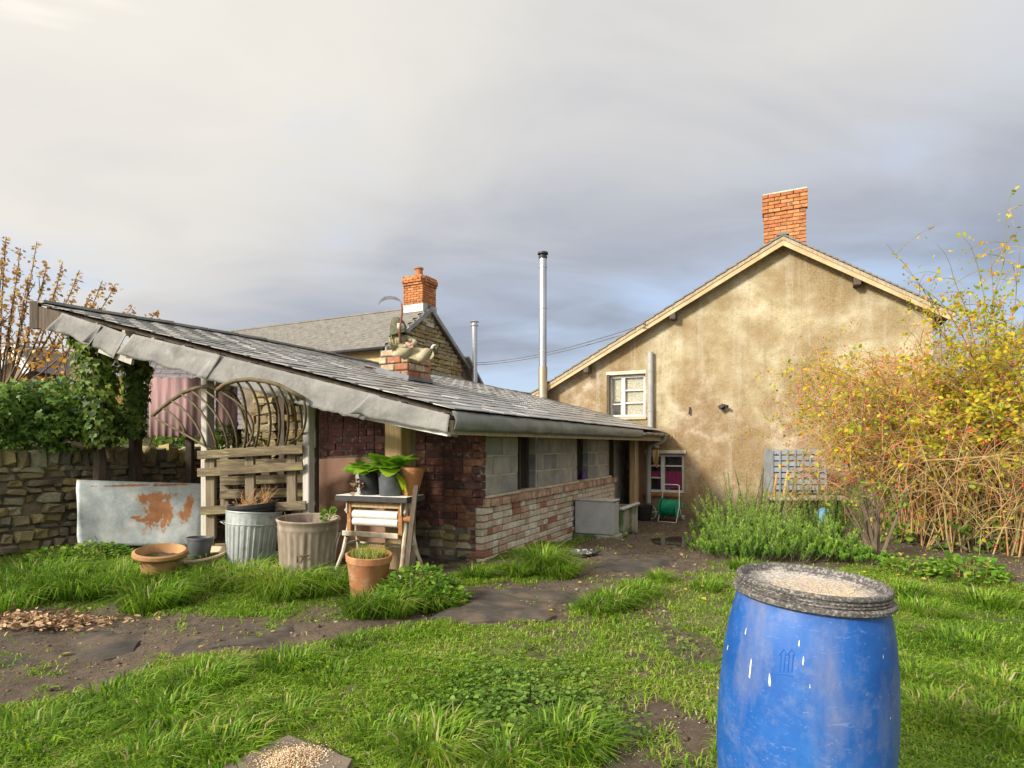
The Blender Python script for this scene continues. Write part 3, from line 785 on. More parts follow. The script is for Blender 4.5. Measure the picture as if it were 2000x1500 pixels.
# ================================================================== boundary wall of rubble stone
bw = thing('boundary_wall', 'mossy rubble stone boundary wall under ivy at the left', 'stone wall', W(-1.5, 4.6, 0.05))
mb = MB(); BX(mb, -6.0, 4.60, -.3, 1.0, 4.95, 1.06); BX(mb, 1.0, 4.60, -.3, 15.5, 4.95, 2.30)
mb.build('wall_core', 'earth_wall', bw)
stone_cache = {}
def stone_mesh(k, mat):
    if (k, mat) not in stone_cache:
        r2 = random.Random(k * 7 + 1)
        b = MB().box((-.5, -.5, -.5), (.5, .5, .5), None, .15)
        sh1, sh2 = r2.uniform(-.16, .16), r2.uniform(-.16, .16)
        b.v = [Vector((p.x * (1 + sh1 * p.z), p.y, p.z * (1 + sh2 * p.x))) + Vector((r2.uniform(-.11, .11), r2.uniform(-.09, .09), r2.uniform(-.12, .12))) for p in b.v]
        stone_cache[(k, mat)] = b.mesh('stone', mat)
    return stone_cache[(k, mat)]
def put_stone(parent, u, v, z, lu, dv, hz, mat='stone', rot=0.0, rr=R, name='stone', ax='u', yaw=0):
    m = RZ @ Matrix.Rotation(rot, 4, 'Y') @ Matrix.Rotation(yaw, 4, 'Z') @ Matrix.Diagonal((lu, dv, hz, 1)) if ax == 'u' else RZ @ Matrix.Rotation(rot, 4, 'X') @ Matrix.Rotation(math.pi / 2, 4, 'Z') @ Matrix.Diagonal((lu, dv, hz, 1))
    m.translation = W(u, v, z)
    return inst(name, stone_mesh(rr.randrange(10), mat), m, parent)
rs = random.Random(11)
z = -.02
while z < 1.0:
    h = rs.uniform(.06, .125)
    u = -2.8 + rs.uniform(-.2, 0)
    while u < 1.0:
        l = rs.uniform(.09, .28) * (1 if h > .08 else 1.2)
        if rs.random() < .92:
            put_stone(bw, u + l / 2, 4.64 + rs.uniform(-.06, .04), z + h / 2 + rs.uniform(-.012, .012), l * rs.uniform(.8, .97), .2, h * rs.uniform(.72, 1.0), rot=rs.uniform(-.09, .09), rr=rs)
        u += l
    z += h
u = -2.8
while u < 1.0:      # rough upright coping
    l = rs.uniform(.08, .2)
    put_stone(bw, u + l / 2, 4.68, 1.08 + rs.uniform(-.02, .04), l * .9, .3, rs.uniform(.16, .26), rot=rs.uniform(-.12, .12), rr=rs)
    u += l

# ================================================================== long low outbuilding
ob = thing('outbuilding', 'long low brick and block outbuilding with sagging slate roof', 'outbuilding', W(2, 2, 0))
def zr(u, v):
    q = np.clip((v + .4) / 5.0, 0, 1)
    return 1.52 + .258 * (v + .4) + .08 * np.sin(math.pi * q) * sm(0.5, 6.5, u) + .018 * math.sin(u * 1.1 + 1) * q + .05 * q * math.exp(-((u - 3.0) / 3.0) ** 2)
def uverge(v):
    return -1.28 - .66 * (v + .4) / 5.0
# roof deck as one closed board layer under the slates
us = [None] + [i * .5 for i in range(-2, 33)]
vs_ = [-.38 + i * .249 for i in range(21)]
def deck_mesh(z_off, mb, flip=False):
    idx = {}
    for i, u in enumerate(us):
        for j, vv in enumerate(vs_):
            uu = uverge(vv) + .11 if u is None else u
            idx[i, j] = len(mb.v); mb.v.append(W(uu, vv, zr(uu, vv) + z_off))
    fs = []
    for i in range(len(us) - 1):
        for j in range(len(vs_) - 1):
            um = us[i + 1]
            if um > 7.2 and vs_[j] < 2.40: continue
            q = (idx[i, j], idx[i + 1, j], idx[i + 1, j + 1], idx[i, j + 1])
            mb.f.append(q[::-1] if flip else q)
    return idx
mb = MB(); a = deck_mesh(-.02, mb); b = deck_mesh(-.06, mb, True)
n_i, n_j = len(us) - 1, len(vs_) - 1
for j in range(n_j): mb.f.append((a[0, j], b[0, j], b[0, j + 1], a[0, j + 1])[::-1])
roof = mb.build('roof', 'timber_dark', ob)
# slates, each one a thin piece lying on the one below
EXPO, SW = .245, .29
rs = random.Random(3)
slm = []
for k in range(3):
    b = MB().box((-SW / 2 + .004, -.02, 0), (SW / 2 - .004, EXPO + .06, .009))
    b.v = [p + Vector((rs.uniform(-.003, .003), rs.uniform(-.006, .006) if p.y < 0 else 0, 0)) for p in b.v]
    slm.append(b.mesh('slate', 'slate'))
mass = MB(); nsl = 0
pend = []
row = 0; vv = -.42
while vv < 4.58:
    u0 = uverge(vv)
    u = u0 + (SW * .5 if row % 2 else 0) + SW / 2
    if row % 2:
        pend.append((u0 + SW * .25, vv, .5))
    while u < 15.8:
        if not (u > 7.12 and vv < 2.30):
            pend.append((u, vv, 1))
        u += SW
    vv += EXPO * .968; row += 1
def slate_m(u, v, sx):
    z0_ = zr(u, v); z1_ = zr(u, v + .2)
    sl_ = math.atan2(z1_ - z0_, .2)
    m = RZ @ Matrix.Rotation(sl_ - .035 + rs.uniform(-.008, .008), 4, 'X') @ Matrix.Rotation(rs.uniform(-.012, .012), 4, 'Z') @ Matrix.Diagonal((sx, 1, 1, 1))
    m.translation = W(u, v, z0_ + .008 + rs.uniform(0, .004))
    return m
for (u, v_, sx) in pend:
    m = slate_m(u, v_, sx)
    if u < uverge(v_) + 3.6 and nsl < 285 and (u < .9 or v_ < .6):
        inst('slate', slm[rs.randrange(3)], m, roof); nsl += 1
    else:
        mass.box((-SW / 2 + .004, -.02, 0), (SW / 2 - .004, EXPO + .06, .009), m)
mass.build('far_slates', 'slate', roof, kind='stuff')
# ridge capping along the wall head, lifting in places
mb = MB()
for i in range(34):
    u = -1.92 + i * .5
    mb.obox(W(u, 4.57, zr(u, 4.57) + .02), W(u + .485, 4.57, zr(u + .485, 4.57) + .022 + .006 * (i % 3)), .20, .03)
mb.build('ridge_capping', 'slate', roof)
# rafters under the verge, showing between slate and felt
for k in range(13):
    vv = -.30 + k * .40
    u = uverge(vv) + .02
    mb = MB(); mb.obox(W(u, vv, zr(u, vv) - .075), W(u + 1.6, vv, zr(u + 1.6, vv) - .075), .05, .05)
    mb.build('batten', 'timber', roof)
# ridge end box (weathered boards at the high corner)
mb = MB(); a_, b_ = (-1.93, 4.60), (-1.86, 4.12)
mb.prism([W(a_[0], a_[1], zr(*a_) - .03), W(b_[0], b_[1], zr(*b_) - .03), W(b_[0], b_[1], zr(*b_) - .25), W(a_[0], a_[1], zr(*a_) - .27)], W(-1.87, 4.1, 0) - W(-1.93, 4.1, 0))
mb.obox(W(-1.93, 4.62, zr(-1.9, 4.6) - .28), W(-1.93, 4.62, zr(-1.9, 4.6) + .02), .05, .09)
mb.build('end_board', 'timber_dark', ob)
mb = MB(); mb.obox(W(-1.80, 3.62, zr(-1.80, 3.62) - .30), W(-1.74, 3.15, zr(-1.74, 3.15) - .33), .03, .10, up=(0, 0, 1)); mb.build('fascia_board', 'timber_grey', ob)
# grey roofing felt hanging down the verge in torn sheets
def hang(va, vb, ta, tb, da, db, bulge, name, seed, mat='felt', off=.0, skew=.17, skew_b=.17):
    """sheet from v=va (left) to vb (right); ta/tb drop of top edge below the slate, da/db height"""
    mb = MB(); nu, nv = 34, 9
    for i in range(nu + 1):
        s_ = i / nu; vv = va + (vb - va) * s_
        u = uverge(vv) - .012 - off
        top = zr(u, vv) - (ta + (tb - ta) * s_)
        hgt = (da + (db - da) * s_) + .03 * mnoise.noise(Vector((vv * 5, seed, 0))) + .012 * mnoise.noise(Vector((vv * 17, seed, 3)))
        for j in range(nv + 1):
            q = j / nv
            o_ = bulge * math.sin(math.pi * q * .8) * (.6 + .5 * mnoise.noise(Vector((vv * 2.5, seed * 3.1, q)))) + .009 * mnoise.noise(Vector((vv * 5, q * 2, seed))) + .05 * q * q * abs(s_ - .5)
            o_ += .045 * max(0, 1 - s_ / .09) * q + .012 * max(0, (s_ - .93) / .07)
            mb.v.append(W(u - o_, vv + (skew + (skew_b - skew) * s_) * q, top - hgt * q))
    for i in range(nu):
        for j in range(nv):
            k = i * (nv + 1) + j
            mb.f.append((k, k + 1, k + nv + 2, k + nv + 1))
    o = mb.build(name, mat, ob, True)
    md = o.modifiers.new('thickness', 'SOLIDIFY'); md.thickness = .006
    return o
hang(4.15, 3.55, .03, .06, .17, .20, .02, 'felt_sheet', 1)
hang(3.60, 3.20, .05, .08, .18, .24, .03, 'felt_sheet', 9)
hang(3.10, 1.96, .06, .045, .20, .22, .018, 'felt_sheet', 2, off=.015)
hang(2.06, .24, .05, .04, .22, .21, .018, 'felt_sheet', 3)
hang(.34, -.415, .05, .045, .17, .15, .018, 'felt_sheet', 4, off=.02, skew_b=.0)
for (va, vb, sd_) in ():        # folded edges of the sheets
    mb = MB(); u = uverge(va)
    mb.tube([W(u - .055, va, zr(u, va) - .06), W(u - .08, (va + vb) / 2, zr(u, va) - .17), W(u - .075, vb, zr(u, vb) - .34)], [.008, .017, .012], 6)
    mb.build('felt_fold', 'lead', ob, True)
# eave: lead-grey sheet dressed over the edge, timber fascia beneath, gutter at the far end
mb = MB(); nu, nv = 60, 6
for i in range(nu + 1):
    u = -1.30 + 6.5 * i / nu
    hgt = .165 - .02 * i / nu
    for j in range(nv + 1):
        q = j / nv
        v_ = -.43 - .03 * math.sin(math.pi * q) - .012 * mnoise.noise(Vector((u * 3, q * 2, 0))) - .012 * q
        mb.v.append(W(u, v_, zr(u, -.42) - .01 - hgt * q + .006 * mnoise.noise(Vector((u * 6, 0, 5))) * q))
for i in range(nu):
    for j in range(nv):
        k = i * (nv + 1) + j; mb.f.append((k, k + nv + 1, k + nv + 2, k + 1))
o = mb.build('eave_sheet', 'lead', ob, True); o.modifiers.new('thickness', 'SOLIDIFY').thickness = -.006
mb = MB(); BX(mb, -1.26, -.405, 1.31, 7.14, -.375, 1.43); mb.build('fascia', 'timber', ob)
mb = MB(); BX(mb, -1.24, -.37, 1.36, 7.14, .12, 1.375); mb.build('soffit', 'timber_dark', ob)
def gutter(u0, u1, v_, z_, parent):
    mb = MB(); n = 10
    for i in range(9):
        u = u0 + (u1 - u0) * i / 8
        for j in range(n + 1):
            a = math.pi * j / n
            mb.v.append(W(u, v_ + .058 * math.cos(a), z_ - .058 * math.sin(a)))
    for i in range(8):
        for j in range(n):
            k = i * (n + 1) + j; mb.f.append((k, k + 1, k + n + 2, k + n + 1))
    o = mb.build('gutter', 'grey_plastic', parent, True); o.modifiers.new('thickness', 'SOLIDIFY').thickness = .004
    for q in (0, .25, .5, .75, 1):
        u = u0 + (u1 - u0) * q
        b = MB()
        for e in (-.02, .02):
            for j in range(n + 1):
                a = math.pi * j / n
                b.v.append(W(u + e, v_ + .064 * math.cos(a), z_ - .064 * math.sin(a)))
        for j in range(n): b.f.append((j, j + 1, n + 2 + j, n + 1 + j))
        b.build('gutter_bracket', 'black_plastic', o).modifiers.new('thickness', 'SOLIDIFY').thickness = .005
gutter(5.05, 7.12, -.47, 1.46, ob)
# --- long wall: brick plinth, cap course, concrete blocks
lw = MB()
pc0 = MB(); BX(pc0, .016, .03, -.45, 4.85, .22, .56); pc0.build('plinth_core', 'plinth_mortar', ob)
BX(lw, .114, .10, .565, 1.02, .26, 1.52); BX(lw, 1.60, .10, .55, 3.12, .26, 1.52); BX(lw, 3.72, .10, .55, 4.80, .26, 1.52)
long_wall = lw.build('long_wall', 'mortar', ob)
bricks(long_wall, 'u', .0, 4.88, .012, -.28, 11, .0765, .236, .09, 'brick_pale', seed=4, irregular=.006, limit=3.1)
rs = random.Random(8); cm = []
for k in range(3):
    b = MB().box((-.031, 0, 0), (.031, .20, .085), None, .007)
    b.v = [p + Vector((rs.uniform(-.005, .005), rs.uniform(-.006, .006), rs.uniform(-.005, .005))) for p in b.v]; cm.append(b.mesh('cap_brick', 'brick_cap'))
u = .04; i = 0
while u < 4.9:
    wdt = .074 if rs.random() < .86 else .2
    m = RZ @ Matrix.Rotation(rs.uniform(-.05, .05), 4, 'Y') @ Matrix.Diagonal((wdt / .074, 1, rs.uniform(.9, 1.05), 1)); m.translation = W(u + wdt / 2, -.03 + rs.uniform(-.008, .008), .562)
    inst('cap_brick', cm[i % 3], m, long_wall); u += wdt; i += 1
mb = MB(); BX(mb, .12, .05, .645, 4.86, .12, .675); mb.jitter(.01, 9); mb.build('mortar_fillet', 'mortar', long_wall)
bc = {}
for (s0, s1) in ((.15, 1.02), (1.60, 3.12), (3.72, 4.80)):
    for row in range(4):
        z = .675 + row * .218
        x = s0 - (.22 if row % 2 else 0)
        while x < s1 - .02:
            xa, xb = max(x, s0), min(x + .445, s1); x += .445
            if xb - xa < .05: continue
            lx = round(xb - xa - .018, 3); hz = .201
            if (lx, 0) not in bc:
                b = MB().box((-lx / 2, 0, 0), (lx / 2, .10, hz), None, .006); bc[(lx, 0)] = b.mesh('block', 'block')
            m = RZ.copy(); m.translation = W((xa + xb) / 2, .086 + rs.uniform(-.004, .004), z)
            inst('block', bc[(lx, 0)], m, long_wall)
for u in (1.02, 1.60, 3.12, 3.72):       # block jambs turning into the openings
    for row in range(4):
        b = MB(); s_ = -1 if u in (1.02, 3.12) else 1
        BX(b, u, .11, .68 + row * .218, u - s_ * .012, .32, .68 + row * .218 + .205, .004)
        b.build('jamb_block', 'block', long_wall)
# framed openings, each closed by a near-black panel for the unlit room
for (a, b_) in ((1.02, 1.60), (3.12, 3.72)):
    wdw = MB(); BX(wdw, a + .02, .235, .66, b_ - .02, .245, 1.44); win = wdw.build('window', 'interior_shade', long_wall)
    for (p, q) in ((a + .015, a + .055), ((a + b_) / 2 - .02, (a + b_) / 2 + .02), (b_ - .055, b_ - .015)):
        f_ = MB(); BX(f_, p, .20, .66, q, .234, 1.44); f_.build('frame', 'timber_dark', win)
    f_ = MB(); BX(f_, a, .02, .645, b_, .24, .662); f_.jitter(.006, 8); f_.build('sill', 'timber', win)
# --- end wall of old dark brick on stone footings
ew = MB(); BX(ew, .03, .14, -.2, .25, 2.55, 1.54); BX(ew, .03, .5, 1.54, .25, 2.55, 1.68); BX(ew, .03, 1.4, 1.68, .25, 2.55, 1.90)
BX(ew, .25, 2.33, -.2, 1.05, 2.55, 2.0)
end_wall = ew.build('end_wall', 'mortar_dark', ob)
def skipb(x, z):
    if z < .34 and .32 < x < 1.05: return True
    if z < .12 and x >= .32: return True
    return z > 1.44 + .258 * x + .0
bricks(end_wall, 'v', .106, 2.54, .012, .0, 7, .0835, .24, .1, 'brick_dark', seed=6, irregular=.008, skip=skipb, limit=1.75)
bricks(end_wall, 'v', .03, 2.54, .012, .5845, 18, .0835, .24, .1, 'brick_dark', seed=7, irregular=.008, skip=skipb, limit=1.55)
rs = random.Random(21)
for (v_, z, l, h) in [(.24 + .19 * k + rs.uniform(-.03, .03), .05 + .092 * j + rs.uniform(-.015, .015), rs.uniform(.12, .22), rs.uniform(.06, .10)) for j in range(4) for k in range(12) if (k < 5 or j < 1) and rs.random() < .85]:
    put_stone(end_wall, .075 + rs.uniform(-.03, .04), v_, z, l, .14, h, 'stone', rs.uniform(-.08, .08), rs, ax='v')
# back cross wall: two stone piers with a dark doorway between
cwl = thing('stone_pier', 'broken golden stone pier with ivy at the back of the open shed bay', 'stone pier', W(1.0, 4.4, 0))
mb = MB(); BX(mb, 1.07, 4.2, 0, 1.4, 4.6, 2.55); mb.build('core', 'earth_wall', cwl)
cw2 = thing('stone_pier', 'dark broken stone pier right of the doorway behind the iron hay rack', 'stone pier', W(1.0, 3.7, 0))
mb = MB(); BX(mb, 1.07, 3.5, 0, 1.4, 3.94, 2.45); mb.build('core', 'earth_wall', cw2)
for (par, va, vb, mt) in ((cwl, 4.19, 4.72, 'stone_gold'), (cw2, 3.55, 3.95, 'stone_gold')):
    z = .9
    while z < 2.36:
        h = rs.uniform(.10, .17); x = va
        while x < vb - .06:
            l = min(rs.uniform(.18, .34), vb - x)
            put_stone(par, 1.06 + rs.uniform(-.03, .03), x + l / 2, z + h / 2, l * .95, .2, h * .93, mt, rs.uniform(-.04, .04), rs, ax='v')
            x += l
        z += h
dk = MB(); BX(dk, 1.30, 3.94, .0, 1.34, 4.2, 2.45); dk.build('doorway_shade', 'timber_dark', cw2)  # dark panel filling the open doorway gap, shade put in as colour
mb = MB(); BX(mb, 1.02, 4.05, .0, 1.10, 4.18, 2.46); mb.build('door_post', 'timber_dark', cw2)
mb = MB(); BX(mb, 1.12, 2.56, 0, 1.3, 3.5, 2.35); mb.build('back_panel', 'timber_dark', cw2)
# posts of the open front
def vpost(px, Yd, wd, label_mat, nm='post', z1=None, z0=-.05, dp=None, lean=0):
    p = at(px, HY, Yd); uv = np.array([p.x, p.y]) - C0; u, v_ = uv @ U2, uv @ V2
    top = (zr(max(u, uverge(v_)), v_) - .07) if z1 is None else z1
    mb = MB(); BX(mb, u - wd / 2, v_ - (dp or wd) / 2, z0, u + wd / 2, v_ + (dp or wd) / 2, top, .008)
    mb.jitter(.006, 2)
    return mb.build(nm, label_mat, ob)
vpost(777, 5.92, .17, 'timber_gold', dp=.21)
vpost(804, 6.08, .08, 'timber', dp=.06)
vpost(603, 5.78, .085, 'timber_grey', dp=.085)
vpost(405, 6.35, .10, 'timber_grey')
vpost(265, 7.2, .11, 'timber_dark')
vpost(195, 6.6, .10, 'timber_dark')
vpost(617, 6.05, .06, 'timber_dark', dp=.05)
mb = MB(); mb.obox(W(-1.30, .75, zr(-1.3, .75) - .30), W(-1.27, -.38, zr(-1.27, -.38) - .215), .06, .03); mb.build('bargeboard', 'white_paint', ob)
mb = MB(); mb.obox(W(-1.16, 1.0, 1.60), W(-1.1, -.36, 1.335), .02, .09); mb.build('bargeboard', 'timber', ob)
# door bay at the far end
mb = MB(); BX(mb, 4.8, .42, -.45, 7.19, .52, 1.6); BX(mb, 4.80, .265, -.45, 4.9, .42, 1.55); rec = mb.build('recess_wall', 'block', ob)
dr = MB(); BX(dr, 5.25, .395, -.32, 5.95, .415, 1.36); d_ = dr.build('door', 'door', ob)
for (a, b_) in ((5.17, 5.25), (5.95, 6.03)):
    f_ = MB(); BX(f_, a, .36, -.35, b_, .418, 1.42); f_.build('frame', 'timber_dark', d_)
f_ = MB(); f_.tube([W(5.35, .38, .55), W(5.35, .36, .58), W(5.35, .38, .66)], .008); f_.build('handle', 'iron_black', d_)
mb = MB(); BX(mb, 6.10, -.06, -.42, 6.22, .06, 1.40, .006); mb.build('post', 'timber_gold', ob)
mb = MB(); BX(mb, 6.5, .0, -.42, 6.6, .1, 1.40, .006); mb.build('post', 'timber', ob)
mb = MB(); BX(mb, 6.6, .04, -.42, 7.19, .10, 1.40); mb.build('side_panel', 'board_brown', ob)
# downpipe from the gutter
mb = MB(); mb.tube([W(6.95, -.47, 1.42), W(6.95, -.45, 1.34), W(6.93, -.16, 1.2), W(6.93, -.13, 1.1), W(6.93, -.13, .0)], .055, 12); mb.build('downpipe', 'grey_plastic', ob, 'auto')
# --- short brick chimney standing on the slates
sc_ = MB(); BX(sc_, .885, 1.635, 1.85, 1.365, 2.095, 2.50)
stack = sc_.build('chimney', 'mortar_dark', ob)
rs = random.Random(14)
for row in range(4):
    z = 2.12 + row * .098
    for side in range(4):
        x = 0 if (row + side) % 2 else -.11
        while x < .5:
            xa, xb = max(x, 0), min(x + .235, .5); x += .235
            if xb - xa < .06: continue
            if row == 3 and rs.random() < .3: continue
            l = xb - xa - .014; b = MB(); c_ = (xa + xb) / 2; d = rs.uniform(-.012, .006)
            if side == 0: BX(b, .86 + d, 1.61 + c_ - l / 2, z, .96, 1.61 + c_ + l / 2, z + .084, .012)
            if side == 1: BX(b, .88 + c_ - l / 2, 1.61 + d, z, .88 + c_ + l / 2, 1.70, z + .084, .012)
            if side == 2: BX(b, 1.30, 1.61 + c_ - l / 2, z, 1.39 - d, 1.61 + c_ + l / 2, z + .084, .012)
            if side == 3: BX(b, .88 + c_ - l / 2, 2.03, z, .88 + c_ + l / 2, 2.12 - d, z + .084, .012)
            b.jitter(.006, 12); b.build('brick', 'brick_stack', stack)
fl = MB()
for (p, q) in (((.85, 1.60), (.85, 2.13)), ((.85, 1.60), (1.40, 1.60))):
    za, zb = zr(*p), zr(*q)
    fl.obox(W(p[0], p[1], za + .045), W(q[0], q[1], zb + .045), .010, .07, up=(0, 0, 1))
fl.add([W(.80, 1.53, zr(.8, 1.53) + .035), W(1.45, 1.53, zr(1.4, 1.53) + .035), W(1.45, 1.62, zr(1.4, 1.62) + .03), W(.80, 1.62, zr(.8, 1.62) + .03)], [(0, 1, 2, 3)])
fl.build('flashing', 'flashing', stack)
mb = MB(); mb.tube(bez(W(.9, 2.1, 2.5), W(.86, 2.0, 2.62), W(.86, 1.72, 2.56), 8), .006, 5); mb.build('wire_loop', 'iron_black', stack)

# ================================================================== rendered house with gable to the yard
HU = 7.2; AV, AZ = -2.71, 5.18; LV, RV = 2.42, -5.12
hs = thing('house', 'rendered cottage with stained yellow gable wall and orange brick chimney', 'house', W(10, -1.4, -.35))
SLP_L = (AZ - 2.44) / (LV - AV); SLP_R = (AZ - 3.60) / (AV - RV)
def hroof(v_):
    return AZ - (v_ - AV) * SLP_L if v_ > AV else AZ - (AV - v_) * SLP_R
gw = MB()
def quad(mb, v0, v1, za0, zb0, za1, zb1, u=HU):
    """column from v0 to v1; bottoms za, tops zb at either side"""
    n = 6
    for i in range(n):
        s0, s1 = i / n, (i + 1) / n
        mb.add([W(u, v0 + (v1 - v0) * s0, za0 + (za1 - za0) * s0), W(u, v0 + (v1 - v0) * s1, za0 + (za1 - za0) * s1), W(u, v0 + (v1 - v0) * s1, zb0 + (zb1 - zb0) * s1), W(u, v0 + (v1 - v0) * s0, zb0 + (zb1 - zb0) * s0)], [(0, 1, 2, 3)])
UW = (.83, .0, 1.84, 2.78); LW_ = (-.03, -.82, .20, 1.04)
quad(gw, LV, UW[0], -.8, hroof(LV), -.8, hroof(UW[0]))
quad(gw, UW[0], UW[1], -.8, UW[2], -.8, UW[2]); quad(gw, UW[0], UW[1], UW[3], hroof(UW[0]), UW[3], hroof(UW[1]))
quad(gw, UW[1], LW_[0], -.8, hroof(UW[1]), -.8, hroof(LW_[0]))
quad(gw, LW_[0], LW_[1], -.8, LW_[2], -.8, LW_[2]); quad(gw, LW_[0], LW_[1], LW_[3], hroof(LW_[0]), LW_[3], hroof(LW_[1]))
quad(gw, LW_[1], AV, -.8, hroof(LW_[1]), -.8, AZ); quad(gw, AV, RV, -.8, AZ, -.8, hroof(RV))
for (va, vb, z0, z1) in (UW, LW_):      # reveals
    gw.add([W(HU, va, z0), W(HU, vb, z0), W(HU, vb, z1), W(HU, va, z1), W(HU + .2, va, z0), W(HU + .2, vb, z0), W(HU + .2, vb, z1), W(HU + .2, va, z1)],
           [(0, 4, 5, 1), (1, 5, 6, 2), (2, 6, 7, 3), (3, 7, 4, 0)])
gw.add([W(HU, LV, -.8), W(HU, LV, hroof(LV)), W(15.5, LV, hroof(LV)), W(15.5, LV, -.8)], [(0, 1, 2, 3)])
gw.add([W(HU, RV, -.8), W(HU, RV, hroof(RV)), W(15.5, RV, hroof(RV)), W(15.5, RV, -.8)], [(3, 2, 1, 0)])
gw.add([W(15.5, LV, -.8), W(15.5, LV, hroof(LV)), W(15.5, AV, AZ), W(15.5, RV, hroof(RV)), W(15.5, RV, -.8)], [(0, 1, 2, 3, 4)])
# roughcast render: cream, with algae and damp stains that have their own places on the wall
t = NT('render')
tc = t.n('ShaderNodeNewGeometry').outputs['Position']
sp = t.n('ShaderNodeSeparateXYZ'); t.l(tc, sp.inputs[0])
X, Y_, Z_ = sp.outputs[0], sp.outputs[1], sp.outputs[2]
vco = t.math('ADD', t.math('MULTIPLY', t.math('SUBTRACT', X, float(C0[0])), float(V2[0])), t.math('MULTIPLY', t.math('SUBTRACT', Y_, float(C0[1])), float(V2[1])))
mp = t.n('ShaderNodeMapping'); t.l(tc, mp.inputs[0])
v = mp.outputs[0]
mp2 = t.n('ShaderNodeMapping'); mp2.inputs['Scale'].default_value = (2.2, 2.2, .35); t.l(tc, mp2.inputs[0])
nbig = t.noise(v, .55, 7, .62, .4); nmid = t.noise(v, 3.2, 7, .65); nfin = t.noise(v, 28, 4, .7); nrun = t.noise(mp2.outputs[0], 1.0, 6, .6)
cream = t.ramp(nmid, [(.3, (.33, .265, .15)), (.5, (.45, .388, .25)), (.7, (.57, .515, .385))])
# height above a line running with the left eave: low = damp brown, high = clean
hgt = t.math('SUBTRACT', Z_, t.math('MULTIPLY', vco, .38))
damp = t.math('ADD', t.math('MULTIPLY', t.math('SUBTRACT', 3.15, hgt), .40), t.math('MULTIPLY', t.math('SUBTRACT', nrun, .5), 2.2))
damp = t.math('ADD', damp, t.math('MULTIPLY', t.math('SUBTRACT', nbig, .5), 1.6))
dampf = t.ramp(damp, [(.0, (0, 0, 0)), (.34, (.95, .95, .95))])
c = t.mix(dampf, cream, t.ramp(nmid, [(.34, (.22, .15, .09)), (.5, (.33, .245, .16)), (.66, (.55, .48, .385))]))
alg = t.ramp(t.math('ADD', nbig, t.math('MULTIPLY', nfin, .22)), [(.54, (0, 0, 0)), (.70, (.8, .8, .8))])
c = t.mix(alg, c, (.25, .175, .085))
mp3 = t.n('ShaderNodeMapping'); mp3.inputs['Scale'].default_value = (5, 5, .3); t.l(tc, mp3.inputs[0])
c = t.mix(t.ramp(t.noise(mp3.outputs[0], 1.0, 7, .65), [(.52, (0, 0, 0)), (.76, (.5, .5, .5))]), c, (.52, .48, .40))
c = t.mix(t.ramp(t.noise(mp3.outputs[0], 1.7, 6, .6), [(.58, (0, 0, 0)), (.76, (.4, .4, .4))]), c, (.22, .165, .10))
foot = t.math('ADD', t.math('SUBTRACT', .55, Z_), t.math('MULTIPLY', t.math('SUBTRACT', nmid, .5), 1.6))
c = t.mix(t.ramp(foot, [(.25, (0, 0, 0)), (.9, (.85, .85, .85))]), c, (.12, .095, .055))
spk = t.ramp(nfin, [(.34, (.74, .72, .69)), (.5, (1, 1, 1)), (.66, (1.14, 1.13, 1.1))])
c = t.mix(1.0, c, spk, 'MULTIPLY')
t.l(c, t.b.inputs['Base Color']); t.b.inputs['Roughness'].default_value = .95; t.b.inputs['Specular IOR Level'].default_value = .2
t.bump(t.noise(v, 38, 5, .75), .9, .02)
gw.build('gable_wall', t.m, hs)
# roof slopes
for (v_a, v_b, nm) in ((AV, LV + .18, 'roof'), (AV, RV - .28, 'roof')):
    s_ = 1 if v_b > v_a else -1
    mb = MB(); N = 26; za = lambda q: hroof(AV + (v_b - AV) * q) + .10
    for i in range(N):
        q0, q1 = i / N, (i + 1) / N + .004
        va, vb = AV + (v_b - AV) * q0, AV + (v_b - AV) * q1
        f_ = lambda x: (AZ - abs(x - AV) * (SLP_L if s_ > 0 else SLP_R))
        p = [W(6.93, va, f_(va) + .075), W(6.93, vb, f_(vb) + .095), W(15.6, vb, f_(vb) + .095), W(15.6, va, f_(va) + .075)]
        mb.prism(p if s_ > 0 else p[::-1], (0, 0, .03))
    mb.build(nm, 'slate_brown', hs)
    b = MB(); f_ = lambda x: (AZ - abs(x - AV) * (SLP_L if s_ > 0 else SLP_R))
    b.prism([W(6.965, AV, f_(AV) + .07), W(6.965, v_b, f_(v_b) + .07), W(6.965, v_b, f_(v_b) - .075), W(6.965, AV, f_(AV) - .10)], W(6.995, 0, 0) - W(6.965, 0, 0))
    b.build('bargeboard', 'barge', hs)
    b = MB(); b.prism([W(6.95, AV, f_(AV) + .075), W(6.95, v_b, f_(v_b) + .075), W(6.95, v_b, f_(v_b) + .005), W(6.95, AV, f_(AV) + .005)], W(6.965, 0, 0) - W(6.952, 0, 0))
    b.build('cover_strip', 'timber', hs)
    b = MB(); b.prism([W(7.0, AV, f_(AV) + .02), W(7.0, v_b, f_(v_b) + .02), W(7.0, v_b, f_(v_b) + .0), W(7.0, AV, f_(AV) + .0)], W(7.3, 0, 0) - W(7.1, 0, 0))
    b.build('soffit', 'timber', hs)
for v_ in (1.28, -.62, -3.95):      # purlin ends
    b = MB(); BX(b, 6.97, v_ - .06, hroof(v_) - .20, 7.3, v_ + .06, hroof(v_) - .05, .008); b.build('purlin_end', 'timber_dark', hs)
mb = MB()
for i in range(18):
    mb.obox(W(6.92 + i * .48, AV, AZ + .115), W(6.92 + i * .48 + .46, AV, AZ + .118), .22, .05)
mb.build('ridge_tiles', 'slate_brown', hs)
b = MB(); BX(b, 7.0, RV - .3, hroof(RV) - .13, 7.28, RV - .05, hroof(RV) + .04); b.build('eave_box', 'timber', hs)
